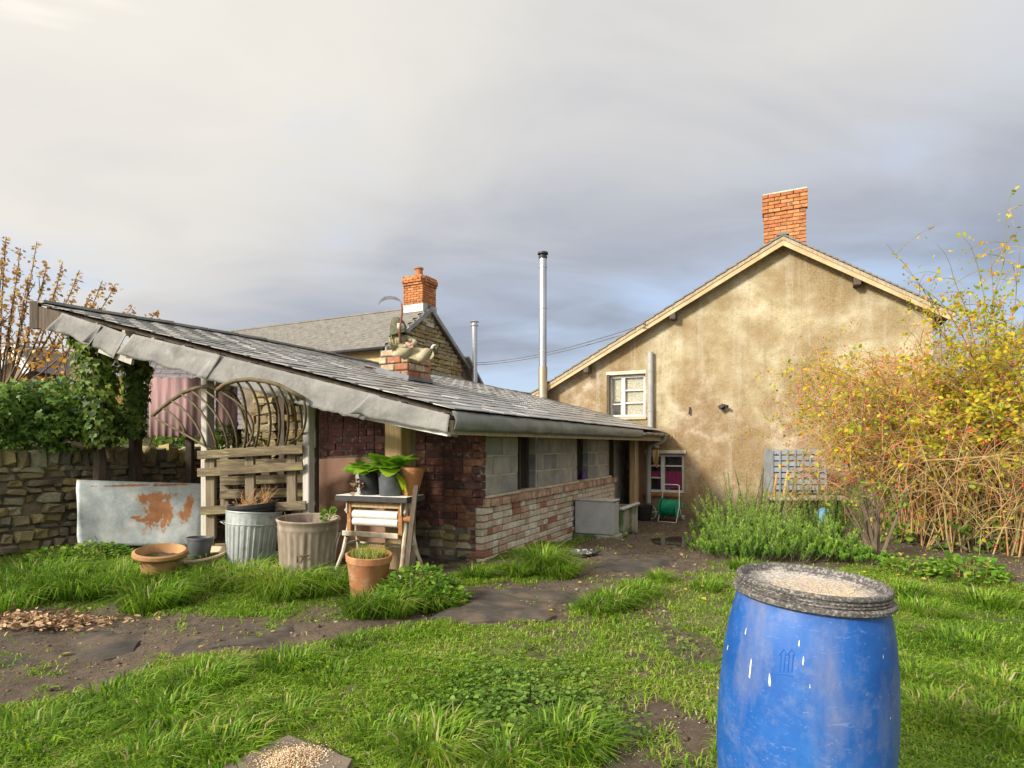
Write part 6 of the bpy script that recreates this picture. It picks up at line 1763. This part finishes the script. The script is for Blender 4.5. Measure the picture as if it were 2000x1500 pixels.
dustf = t.math('MULTIPLY', t.ramp(dust, [(.0, (0, 0, 0)), (.5, (1, 1, 1))]), t.ramp(g2, [(.34, (.35, .35, .35)), (.58, (1, 1, 1))]))
c = t.mix(dustf, base, t.ramp(g2, [(.35, (.34, .31, .28)), (.65, (.62, .58, .53))]))
t.l(c, t.b.inputs['Base Color']); t.b.inputs['Roughness'].default_value = .75
t.bump(g2, .5, .003)
lo_ = lid.build('lid', t.m, br, 'auto')
# grains on the lid
def grains(n, posf, size, name, parent=None, **k):
    ic = np.array([[1, 0, 0], [-1, 0, 0], [0, .6, 0], [0, -.6, 0], [0, 0, .5], [0, 0, -.5]])
    fc = np.array([[0, 2, 4], [2, 1, 4], [1, 3, 4], [3, 0, 4], [2, 0, 5], [1, 2, 5], [3, 1, 5], [0, 3, 5]])
    P = posf(n); a = rng.random(n) * 6.283
    ca, sa = np.cos(a), np.sin(a)
    Vv = ic[None] * (size * (.6 + .7 * rng.random(n)))[:, None, None]
    Vr = np.stack([Vv[..., 0] * ca[:, None] - Vv[..., 1] * sa[:, None], Vv[..., 0] * sa[:, None] + Vv[..., 1] * ca[:, None], Vv[..., 2]], -1) + P[:, None, :]
    Fv = (np.arange(n)[:, None, None] * 6 + fc[None]).reshape(-1, 3)
    return npmesh(name, Vr.reshape(-1, 3), Fv, k.pop('mat'), parent, np.repeat(rng.random(n), 6), **k)
MT['grains'] = LEAF('grains', [(0, (.46, .27, .13)), (.4, (.58, .40, .22)), (.8, (.68, .56, .40)), (1, (.75, .70, .62))], .8, 0)
def lidpos(n):
    r_ = .14 * rng.random(n) ** .62; a = rng.random(n) * 6.283
    L3 = np.stack([r_ * np.cos(a) + .02, r_ * np.sin(a) - .045, np.full(n, lz + .0250)], 1)
    k = np.hypot(L3[:, 0], L3[:, 1]) > .145; L3[k, :2] *= .6
    Mx = np.array(BM)
    return L3 @ Mx[:3, :3].T + Mx[:3, 3]
grains(2400, lidpos, .0016, 'grain_on_lid', br, mat='grains', kind='stuff')
# slab with grain at the lower edge
sb = thing('stone_slab', 'small worn paving slab heaped with pale grain at the bottom edge', 'slab', gp(560, 1500))
pc_ = [gp(562, 1452), gp(688, 1508), gp(600, 1640), gp(430, 1520)]
zt = .035
mb = MB(); poly = []
for i in range(4):
    a, b_ = pc_[i], pc_[(i + 1) % 4]
    for k in range(6):
        q = a.lerp(b_, k / 6); q = q + mnoise.noise_vector(q * 9) * .012; q.z = .0; poly.append(q)
mb.prism(poly, (0, 0, zt)); o = mb.build('slab_body', 'slab', sb)
cg = gp(572, 1500)
def slabpos(n):
    x = cg.x + rng.normal(0, .055, n); y = cg.y - .02 + rng.normal(0, .05, n)
    d = np.hypot(x - cg.x, y - cg.y + .02)
    return np.stack([x, y, zt + .003 + .025 * np.exp(-(d / .06) ** 2) * rng.random(n)], 1)
grains(2600, slabpos, .0042, 'grain_heap', sb, mat='grains', kind='stuff')
def strewn(n):
    q = [gp(a, b_) for a, b_ in zip(rng.uniform(1180, 1400, n), rng.uniform(1400, 1500, n))]
    return np.array([[p.x, p.y, p.z + .012] for p in q])
grains(160, strewn, .0035, 'spilled_grain', None, mat='grains', kind='stuff', label='grain spilled on the bare earth beside the barrel', cat='grain')

# ================================================================== vegetation
MT['ivy'] = LEAF('ivy', [(0, (.045, .095, .018)), (.4, (.115, .20, .034)), (.75, (.22, .32, .06)), (1, (.36, .43, .09))], .45, .42, .35)
MT['ivy_dark'] = LEAF('ivy_dark', [(0, (.04, .095, .018)), (.4, (.095, .19, .03)), (.75, (.17, .30, .045)), (1, (.30, .43, .07))], .45, .42, .35)
MT['autumn'] = LEAF('autumn', [(0, (.40, .16, .02)), (.4, (.55, .28, .03)), (.8, (.60, .42, .06)), (1, (.32, .13, .04))], .5, .4)
MT['rose_leaf'] = LEAF('rose_leaf', [(0, (.20, .29, .02)), (.25, (.40, .45, .03)), (.5, (.62, .56, .03)), (.8, (.70, .50, .03)), (1, (.62, .28, .04))], .5, .5)
MT['sapling_leaf'] = LEAF('sapling_leaf', [(0, (.30, .15, .05)), (.4, (.46, .28, .10)), (.8, (.60, .43, .16)), (1, (.50, .33, .18))], .55, .5)
MT['rosemary'] = LEAF('rosemary', [(0, (.05, .12, .02)), (.3, (.15, .31, .035)), (.65, (.27, .46, .055)), (1, (.44, .58, .10))], .5, .4)
# ivy columns climbing the shed posts
def ivy_column(label, axis, r0, n, size):
    t_ = thing('ivy', label, 'ivy', (axis[-1].x, axis[-1].y, 0.1), 'ivy on the shed posts')
    P, D, N = [], [], []
    for i in range(n):
        s_ = rng.random() * (len(axis) - 1); k = int(s_); f_ = s_ - k
        c_ = axis[k].lerp(axis[min(k + 1, len(axis) - 1)], f_)
        a = rng.random() * 2 * math.pi
        rr = r0(s_ / (len(axis) - 1)) * (.62 + .45 * rng.random()) * (1 + .35 * mnoise.noise(Vector((c_.z * 3, a, 1))))
        o = Vector((math.cos(a), math.sin(a), 0))
        P.append((c_ + o * rr)[:]); D.append((o.x * .3 + .25 * rng.normal(), o.y * .3 + .25 * rng.normal(), -.9)); N.append((o.x, o.y, .35))
    lv_ = leaves(P, D, size * (.55 + .7 * rng.random(n)), T_IVY, np.array(N), 1.0, .35)
    npmesh('leaves', lv_[0], lv_[1], 'ivy', t_, lv_[2])
    b = MB()
    for k in range(4):
        off = Vector((R.uniform(-.05, .05), R.uniform(-.05, .05), 0)); b.tube([q + off + mnoise.noise_vector(q * 3 + off * 40) * .04 for q in axis], .014, 6)
    b.build('stems', 'bark', t_, kind='stuff')
ivy_column('ivy column on the left shed post below the high roof corner', [at(172, 632, 6.5), at(180, 660, 6.5), at(190, 710, 6.5), at(188, 760, 6.5), at(192, 810, 6.5), at(196, 870, 6.5)], lambda q: .13 + .06 * math.sin(3 * q + .3), 1200, .075)
ivy_column('ivy column on the post right of the leftmost ivy post', [at(262, 690, 6.9), at(268, 720, 6.9), at(266, 760, 6.9), at(262, 800, 6.9), at(262, 850, 6.9)], lambda q: .15 - .05 * q, 1000, .072)
# small lamp on the ivy post
fl_ = thing('flood_lamp', 'small pale lamp fixed to the ivy post under the eave', 'lamp', at(133, 660, 6.4))
mb = MB(); mb.obox(at(130, 640, 6.4), at(139, 660, 6.4), .07, .10, ch=.01); mb.build('housing', 'galv', fl_)
mb = MB(); mb.obox(at(129, 641, 6.36), at(138, 660, 6.36), .05, .012); mb.build('glass', 'glass', fl_)
mb = MB(); mb.tube([at(139, 655, 6.4), at(160, 655, 6.5)], .012, 6); mb.build('arm', 'iron_black', fl_)
# ivy mass on top of the stone wall
iv = thing('ivy_hedge', 'dense ivy mass overhanging the top of the stone wall', 'ivy', W(-2, 4.7, 1.1))
P, D, N = [], [], []
blobs = []
for k in range(60):
    x = R.uniform(-40, 215); 
    top_ = 745 if x < 130 else 775; bot = 872
    y = R.uniform(top_ + 18, bot - 12)
    Yb = 6.1 + (x / 215) * .75 + R.uniform(-.15, .35)
    blobs.append((at(x, y, Yb), R.uniform(.12, .24)))
n = 5200
for i in range(n):
    c_, r_ = blobs[rng.integers(len(blobs))]
    o = Vector(rng.normal(size=3)).normalized()
    P.append((c_ + Vector((o.x * r_, o.y * r_, o.z * r_ * .85)) * (.75 + .3 * rng.random()))[:]); D.append((o.x * .5 + .4 * rng.normal(), o.y * .5 - .1, -.45 + .5 * rng.normal())); N.append((o.x, o.y - .3, o.z + .5))
lv_ = leaves(P, D, .065 * (.5 + .8 * rng.random(n)), T_IVY, np.array(N), 1.0, .4)
npmesh('leaves', lv_[0], lv_[1], 'ivy_dark', iv, lv_[2])
b = MB()
for k in range(7):
    x = R.uniform(0, 200); a = at(x, 905, 6.25 + x / 300); b.tube(bez(a, a + Vector((R.uniform(-.2, .2), 0, .25)), a + Vector((R.uniform(-.3, .3), .1, .5)), 6), .014, 6)
b.tube([at(140, 866, 6.4), at(165, 872, 6.45), at(190, 870, 6.5), at(208, 872, 6.55), at(213, 895, 6.55)], [.03, .028, .026, .024, .02], 7)
b.build('stems', 'bark', iv, kind='stuff')
for (x, y, s_) in ((30, 820, .2),):
    pass
# pale-leaved shrub and orange creeper behind the wall
def shrub(label, blobs_, n, size, mat, tpl=T_OVAL, stems=5, wid=1.0, name='shrub', cat='shrub', group=None):
    base = blobs_[0][0]
    t_ = thing(name, label, cat, (base.x, base.y, 0), group)
    P, D, N = [], [], []
    for i in range(n):
        c_, r_ = blobs_[rng.integers(len(blobs_))]
        o = Vector(rng.normal(size=3)).normalized()
        P.append((c_ + o * r_ * rng.random() ** .4)[:]); D.append((o.x + .5 * rng.normal(), o.y + .5 * rng.normal(), .1 + .5 * rng.normal())); N.append((.4 * o.x, .4 * o.y - .2, .7))
    lv_ = leaves(P, D, size * (.5 + .8 * rng.random(n)), tpl, np.array(N), wid, .5)
    npmesh('foliage', lv_[0], lv_[1], mat, t_, lv_[2])
    b = MB()
    for k in range(stems):
        c_, r_ = blobs_[k % len(blobs_)]; g = Vector((base.x + R.uniform(-.3, .3), base.y + R.uniform(-.2, .2), 0))
        b.tube(bez(g, (g + c_) / 2 + Vector((R.uniform(-.2, .2), 0, .2)), c_ + Vector((0, 0, r_ * .7)), 8), [.02 - .002 * j for j in range(8)], 6)
    b.build('branches', 'bark', t_, kind='stuff')
    return t_
shrub('orange-leaved creeper hanging before the mauve slate roof', [(at(120, 700, 9), .45), (at(95, 720, 9), .4), (at(140, 690, 9), .35), (at(110, 750, 9), .35), (at(225, 745, 8.5), .25), (at(215, 780, 8.5), .22), (at(245, 770, 8.5), .2)], 260, .07, 'autumn', wid=1.3)
shrub('green shrub between the ivy post and the pink board', [(at(228, 860, 8), .25), (at(240, 830, 8), .2), (at(330, 872, 8.3), .22), (at(300, 875, 8.2), .25), (at(370, 875, 8.4), .2), (at(215, 885, 7.9), .2)], 600, .075, 'weed', T_IVY)
shrub('bramble growth at the foot of the golden stone pier', [(at(460, 860, 7.6), .2), (at(440, 850, 7.6), .16), (at(500, 868, 7.6), .14), (at(420, 870, 7.6), .14)], 350, .06, 'weed', T_IVY)
# sapling with upright autumn shoots
st = thing('sapling_tree', 'leafless-looking tree of upright shoots with brown autumn leaves at far left', 'tree', (at(20, 900, 9.6).x, 9.6, 0))
tips = [(12, 462), (72, 472), (40, 485), (92, 515), (122, 512), (155, 528), (200, 548), (225, 556), (258, 598), (308, 606), (-20, 470), (5, 510), (55, 540), (110, 560), (140, 590), (175, 580), (-30, 540), (30, 560), (75, 590), (-8, 600)]
b = MB(); P, D = [], []
tb_ = at(-10, 940, 9.6); tb_.z = 0
fork = at(0, 790, 9.6)
b.tube([tb_, tb_.lerp(fork, .5) + Vector((.05, 0, 0)), fork], [.11, .09, .075], 8)
for (x, y) in tips:
    e = at(x, y, 9.6 + R.uniform(-.5, .5)); s0 = fork + Vector((R.uniform(-.05, .05), R.uniform(-.05, .05), R.uniform(-.4, .2)))
    pts = bez(s0, s0.lerp(e, .5) + Vector((.25 * (x - 60) / 120, 0, -.25)), e, 12)
    b.tube(pts, [.016 * (1 - i / 12.5) + .004 for i in range(12)], 5, False)
    for i in range(110):
        q = .42 + .58 * rng.random() ** .8; k = min(int(q * 11), 10); c_ = pts[k].lerp(pts[k + 1], q * 11 - k)
        P.append((c_ + Vector(rng.normal(size=3)) * .03)[:]); D.append((rng.normal() + .3, rng.normal(), -.5 + .5 * rng.normal()))
    for _ in range(3):
        k = R.randrange(4, 10); c_ = pts[k]; b.tube([c_, c_ + Vector((R.uniform(-.15, .15), R.uniform(-.1, .1), R.uniform(.15, .3)))], [.008, .004], 4, False)
b.build('trunk', 'bark', st, True)
lv_ = leaves(P, D, .065 * (.6 + .7 * rng.random(len(P))), T_OVAL, None, 1.1, .8)
npmesh('crown', lv_[0], lv_[1], 'sapling_leaf', st, lv_[2])

# ---------------- rosemary
def rosemary(label, pts, hgt, n, group='rosemary bushes'):
    hm = [q[2] for q in pts]; pts = [gp(q[0], q[1]) for q in pts]; base = pts[0]
    t_ = thing('rosemary_bush', label, 'rosemary', (base.x, base.y, base.z), group)
    parts = []; b = MB()
    for i in range(n):
        ci = rng.integers(len(pts)); c_ = pts[ci]
        a = rng.random() * 6.283; q = .28 * math.sqrt(rng.random())
        o = Vector((c_.x + q * math.cos(a), c_.y + q * math.sin(a), c_.z + .02))
        h = hgt * (.35 + .65 * rng.random()) * (1.05 - .5 * q / .26) * hm[ci]
        lean = Vector((math.cos(a) * .55 * q / .26 + .14 * rng.normal(), math.sin(a) * .55 * q / .26 + .14 * rng.normal(), 1))
        tip = o + lean * h
        mid = (o + tip) / 2 + Vector((math.cos(a), math.sin(a), 0)) * .05
        pp = bez(o, mid, tip, 6)
        b.tube(pp, [.005, .0045, .004, .0035, .003, .002], 4, False)
        m_ = 80
        tt = .18 + .82 * rng.random(m_)
        arr = np.array([p[:] for p in pp]); ki = np.minimum((tt * 5).astype(int), 4); fr = (tt * 5 - ki)[:, None]
        C = arr[ki] * (1 - fr) + arr[ki + 1] * fr
        an = rng.random(m_) * 6.283
        Dd = np.stack([np.cos(an), np.sin(an), .9 + .5 * rng.random(m_)], 1)
        v_, f_, r_ = leaves(C, Dd, .042 * (.6 + .6 * rng.random(m_)) * (1.15 - .45 * tt), T_NEEDLE, None, .28, .3)
        r_ = np.clip(np.repeat(.12 + .55 * tt ** 2 + .12 * rng.normal(size=m_), 4) + .12 * rng.normal(), 0, 1)
        parts.append((v_, f_, r_))
    v_, f_, r_ = catm(parts)
    npmesh('foliage', v_, f_, 'rosemary', t_, r_); b.build('stems', 'bark', t_, kind='stuff')
rosemary('broad front rosemary bush behind the blue barrel', [(1395, 1078, .5), (1430, 1088, .75), (1480, 1092, 1.0), (1540, 1094, .8), (1600, 1090, .9), (1640, 1090, .55), (1500, 1080, 1.2), (1570, 1082, 1.0), (1665, 1094, .35)], .62, 500)
rosemary('upright rosemary bush at the back left of the bed', [(1395, 1052, .45), (1420, 1046, .8), (1452, 1040, 1.25), (1490, 1046, .85), (1530, 1052, .5), (1440, 1062, .7)], 1.1, 330)
rosemary('tall dark rosemary in front of the grey crate', [(1590, 1048, .75), (1615, 1044, 1.25), (1642, 1052, .8)], 1.15, 210)
# ---------------- clutter by the gable behind the rosemary
cr = thing('plastic_crate', 'grey slatted plastic crate on its side against the gable', 'crate', at(1560, 975, 10.3))
c0_, c1_ = at(1508, 880, 10.4), at(1612, 880, 10.1)
dx_ = (c1_ - c0_)
for r_ in range(7):
    z0_ = c0_.z - .03 - r_ * .105
    b = MB(); b.obox(Vector((c0_.x, c0_.y, z0_)), Vector((c1_.x, c1_.y, z0_ + .01)), .03, .085, ch=.004); b.build('slat', 'crate', cr)
for k in range(8):
    q = c0_ + dx_ * (k / 7); b = MB(); b.obox(Vector((q.x, q.y - .02, q.z)), Vector((q.x, q.y - .02, q.z - .75)), .04, .02, up=(1, 0, 0)); b.build('upright', 'crate', cr)
b = MB(); b.prism([c0_ + Vector((0, .04, .02)), c1_ + Vector((0, .04, .02)), c1_ + Vector((0, .04, -.75)), c0_ + Vector((0, .04, -.75))], (0, .3, 0)); b.build('box_back', 'canvas', cr)
tbn = thing('garden_table', 'low weathered bench half hidden behind the rosemary', 'bench', at(1560, 1010, 9.6))
b = MB(); b.obox(at(1500, 972, 9.7), at(1650, 972, 9.4), .5, .04); b.build('top', 'timber', tbn)
for x in (1508, 1640):
    b = MB(); q = at(x, 975, 9.6); b.obox(q, Vector((q.x, q.y, -.35)), .08, .08); b.build('leg', 'timber_dark', tbn)
hp = thing('hoop', 'rusty wooden hoop standing on the low bench', 'hoop', at(1570, 970, 9.5))
b = MB(); cc = at(1575, 950, 9.45); b.tube([cc + Vector((.22 * math.cos(a), .05 * math.sin(a), .30 * math.sin(a) - .05)) for a in [math.pi * 2 * i / 24 for i in range(25)]], .018, 6, False); b.build('ring', 'bark', hp)
p = at(1490, 970, 9.8)
for i, (dx, h, lean, lab) in enumerate(((-.1, .85, .12, 'dark stake leaning left of the grey crate'), (.06, .7, .2, 'red-brown stake next to the dark stake'), (.2, .8, .25, 'pale branch leaning across the grey crate'))):
    b = MB(); b.tube([Vector((p.x + dx, p.y, -.3)), Vector((p.x + dx + lean * .5, p.y, .2)), Vector((p.x + dx + lean, p.y + .05, .2 + h * .75))], [.03, .027, .02], 7); b.build('old_stake', ['bark', 'bark_red', 'bark_straw'][i], label=lab, cat='stake', group='stakes by the crate')
q = at(1612, 1003, 9.0); q.z -= .05
b = MB()
for j in range(7):
    for i in range(14):
        a, c_ = 2 * math.pi * i / 14, math.pi * j / 6
        r_ = .13 * (1 + .35 * mnoise.noise(Vector((2 * math.cos(a) * math.sin(c_), 2 * math.sin(a), 2 * math.cos(c_)))))
        b.v.append(q + Vector((r_ * math.cos(a) * math.sin(c_), r_ * math.sin(a) * math.sin(c_), r_ * math.cos(c_))))
for j in range(6):
    for i in range(14): b.f.append((j * 14 + i, (j + 1) * 14 + i, (j + 1) * 14 + (i + 1) % 14, j * 14 + (i + 1) % 14))
b.build('blue_bundle', 'blue_bag', smooth=True, label='pale blue bundle glimpsed between the rosemary shoots', cat='bundle')
# log seat and bare multi-stemmed shrub
lg = thing('log_slice', 'round sawn log slice lying on bare soil behind the barrel', 'log', gp(1705, 1052))
q = gp(1705, 1050)
b = MB(); b.lathe([(0, .0), (.36, .0), (.38, .03), (.37, .10), (.36, .115), (0, .12)], 28, Matrix.Translation(q) @ Matrix.Rotation(rad(5), 4, 'X'), wob=lambda a, z: 1 + .05 * math.sin(3 * a) + .03 * math.sin(8 * a)); b.build('cut_log', 'log', lg, 'auto')
bs = thing('bare_shrub', 'small many-stemmed bare shrub behind the barrel at the lawn edge', 'shrub', gp(1712, 1092))
b = MB(); q = gp(1712, 1092)
for i in range(13):
    a = R.uniform(0, 6.28); e = q + Vector((R.uniform(-.28, .22), R.uniform(-.25, .25), R.uniform(.45, .85)))
    pp = bez(q + Vector((.03 * math.cos(a), .03 * math.sin(a), -.02)), (q + e) / 2 + Vector((R.uniform(-.06, .06), 0, .06)), e, 8); b.tube(pp, [.02 - .002 * k for k in range(8)], 6)
    for _ in range(3): b.tube([pp[5], pp[5] + Vector((R.uniform(-.15, .15), R.uniform(-.15, .15), R.uniform(.1, .3)))], [.006, .003], 4, False)
b.build('stems', 'bark', bs, kind='stuff')
plant_blob(bs, (q.x, q.y, q.z + .5), 160, .28, .35, .045, 'weed')

# ---------------- great rambling rose at the right
rb = thing('rambling_rose', 'huge rambling rose with yellow leaves and red hips at the right', 'rose bush', (5.6, 7.2, 0))
canes = {'bark_straw': MB(), 'bark_red': MB(), 'bark_olive': MB()}
LP, LD, HP_, CPTS = [], [], [], []
def cane(p0, p2, arch, r_, mt, leafy, hips, twigs=5, n=12):
    mid = p0.lerp(p2, .45) + arch
    pts = bez(p0, mid, p2, n)
    pts = [q + mnoise.noise_vector(q * 1.7) * .07 + mnoise.noise_vector(q * 5) * .02 for q in pts]
    canes[mt].tube(pts, [r_ * (1 - .8 * i / (n - 1)) for i in range(n)], 5, False)
    CPTS.extend(pts[n // 4:])
    for _ in range(twigs):
        k = R.randrange(n // 3, n - 1); d = Vector((R.gauss(0, 1), R.gauss(0, .8), R.gauss(.2, .8))).normalized() * R.uniform(.15, .55)
        tw = bez(pts[k], pts[k] + d * .5 + Vector((0, 0, .08)), pts[k] + d - Vector((0, 0, .05)), 5)
        canes[mt if R.random() < .6 else 'bark_red'].tube(tw, [r_ * .42, r_ * .36, r_ * .3, r_ * .24, .0012], 4, False)
        for q in tw[2:]:
            if rng.random() < leafy:
                for _l in range(3): LP.append((q + Vector(rng.normal(size=3)) * .04)[:]); LD.append(tuple(rng.normal(size=3) + np.array([0, 0, -.2])))
        if R.random() < hips: HP_.append(tw[-1])
    for q in pts[n // 2:]:
        if rng.random() < leafy:
            for _l in range(4): LP.append((q + Vector(rng.normal(size=3)) * .05)[:]); LD.append(tuple(rng.normal(size=3)))
for i in range(230):      # dense body
    x = R.uniform(1640, 2150); y = R.uniform(600, 880); Y = R.uniform(5.9, 8.6)
    if x < 1760 and y < 680: continue
    g = Vector((R.uniform(5.0, 7.2), R.uniform(6.4, 8.6), -.05)); e = at(x, y, Y)
    cane(g, e, Vector((R.uniform(-.2, .3), R.uniform(-.2, .2), R.uniform(.5, 1.3))), R.uniform(.007, .013), R.choice(['bark_straw', 'bark_olive', 'bark_olive', 'bark_red']), .3 if x > 1800 else .12, .35, 12)
for i in range(190):      # long canes arching over to the left and down to the bed
    x = R.uniform(1520, 1800); y = R.uniform(700, 1000); Y = R.uniform(6.6, 9.2)
    g = Vector((R.uniform(4.9, 6.6), R.uniform(6.8, 8.6), .1)); e = at(x, y, Y)
    cane(g, e, Vector((R.uniform(-.3, .2), R.uniform(-.3, .2), R.uniform(.9, 1.9))), R.uniform(.005, .010), R.choice(['bark_red', 'bark_red', 'bark_olive']), .10, .3, 12, 14)
for i in range(60):      # straw-coloured bare stems low on the right
    x0 = R.uniform(1780, 2080); y0 = R.uniform(820, 960); x1 = R.uniform(1700, 2080); y1 = R.uniform(880, 1080); Y = R.uniform(5.6, 7.0)
    cane(at(x0, y0, Y + .6), at(x1, y1, Y), Vector((R.uniform(-.4, .4), 0, R.uniform(0, .5))), R.uniform(.004, .011), R.choice(['bark_straw', 'bark_straw', 'bark_straw', 'bark_olive']), .05, .12, 10, 12)
for (x, y, x0, y0, lf) in ((1975, 385, 1905, 620, .9), (1730, 480, 1840, 600, .6), (1760, 520, 1850, 610, .5), (1880, 465, 1920, 620, .7), (1830, 480, 1900, 640, .6), (1990, 470, 1960, 640, .7), (2010, 440, 1990, 640, .6), (1800, 560, 1900, 640, .4), (1930, 500, 1940, 660, .5), (1760, 590, 1900, 680, .5)):
    cane(at(x0, y0 + 120, 6.8), at(x, y, 6.6), Vector((.1 if x > 1900 else .25, 0, .25)), .009, 'bark_olive', lf, .0, 5, 12)
for (x, y) in [(R.uniform(1470, 1640), R.uniform(720, 920)) for _ in range(26)] + [(1500, 790), (1540, 770), (1560, 700), (1470, 860), (1600, 690), (1650, 640), (1420, 880), (1580, 740), (1620, 800)]:      # stray tips before the gable
    cane(at(R.uniform(1700, 1800), R.uniform(800, 900), 8.0), at(x, y, 8.8), Vector((.2, 0, R.uniform(.4, 1.3))), .005, R.choice(['bark_red', 'bark_olive']), .22, .3, 4, 14)
def rose_clusters(n, want, leaves_each, spread):
    """short leafy side shoots on canes already grown, where 'want' accepts the spot"""
    k = 0; tries = 0
    while k < n and tries < n * 60:
        tries += 1
        c_ = CPTS[R.randrange(len(CPTS))]; px, py = proj(c_.x, c_.y, c_.z)
        if not want(px, py): continue
        k += 1
        d = Vector((R.gauss(0, 1), R.gauss(0, 1), R.gauss(.25, .8))).normalized() * R.uniform(.1, .1 + spread)
        tw = bez(c_, c_ + d * .5 + Vector((0, 0, .03)), c_ + d, 5)
        canes['bark_olive'].tube(tw, [.003, .0027, .0024, .002, .0014], 3, False)
        for _l in range(leaves_each):
            q = tw[R.randrange(1, 5)]; LP.append((q + Vector(rng.normal(size=3)) * .022)[:]); LD.append(tuple(np.array(d.normalized()[:]) * .7 + rng.normal(size=3) * .8 + np.array([0, 0, -.2])))
nz = lambda px, py, sd_: mnoise.noise(Vector((px / 42, py / 36, sd_)))
rose_clusters(1050, lambda px, py: px > 1800 and 590 + max(0, 1880 - px) * 1.2 < py < 860 and nz(px, py, 2) > -.12, 11, .3)
rose_clusters(230, lambda px, py: 1600 < px < 1830 and 680 < py < 900 and nz(px, py, 7) > .05, 9, .25)
rose_clusters(110, lambda px, py: 1420 < px < 1680 and 680 < py < 900, 5, .16)
rose_clusters(160, lambda px, py: px > 1760 and 850 < py < 1000, 5, .2)
for k, q in canes.items(): q.build('canes', k, rb, kind='stuff')
lv_ = leaves(LP, LD, .052 * (.5 + .8 * rng.random(len(LP))), T_OVAL, None, 1.0, .8)
npmesh('leaves', lv_[0], lv_[1], 'rose_leaf', rb, lv_[2], kind='stuff')
ic = MB()
for q in HP_:
    c_ = Vector(q) + Vector((0, 0, -.02)); s_ = R.uniform(.008, .0135)
    ic.lathe([(0, -1.3 * s_), (.8 * s_, -.8 * s_), (s_, 0), (.75 * s_, .8 * s_), (0, 1.1 * s_)], 6, Matrix.Translation(c_))
ic.build('rose_hips', 'hip', rb, True, kind='stuff')
# dark evergreen ground cover under the rose
shrub('dark leafy undergrowth beneath the rambling rose', [(Vector((5.4, 6.9, .12)), .35), (Vector((5.9, 7.3, .25)), .45), (Vector((6.4, 7.0, .2)), .4), (Vector((4.9, 7.6, .1)), .3), (Vector((6.0, 6.3, .1)), .3), (Vector((6.6, 8.2, .4)), .5)], 1100, .07, 'weed', wid=1.1)
shrub('yellow-green hedge behind the rose at the far right', [(Vector((7.4, 9.4, 1.2)), .8), (Vector((8.4, 9.0, 1.5)), .9), (Vector((7.2, 9.0, .6)), .6), (Vector((9.0, 9.6, 1.0)), .9), (Vector((8.0, 9.3, 2.0)), .7)], 3200, .08, 'rose_leaf', stems=9)
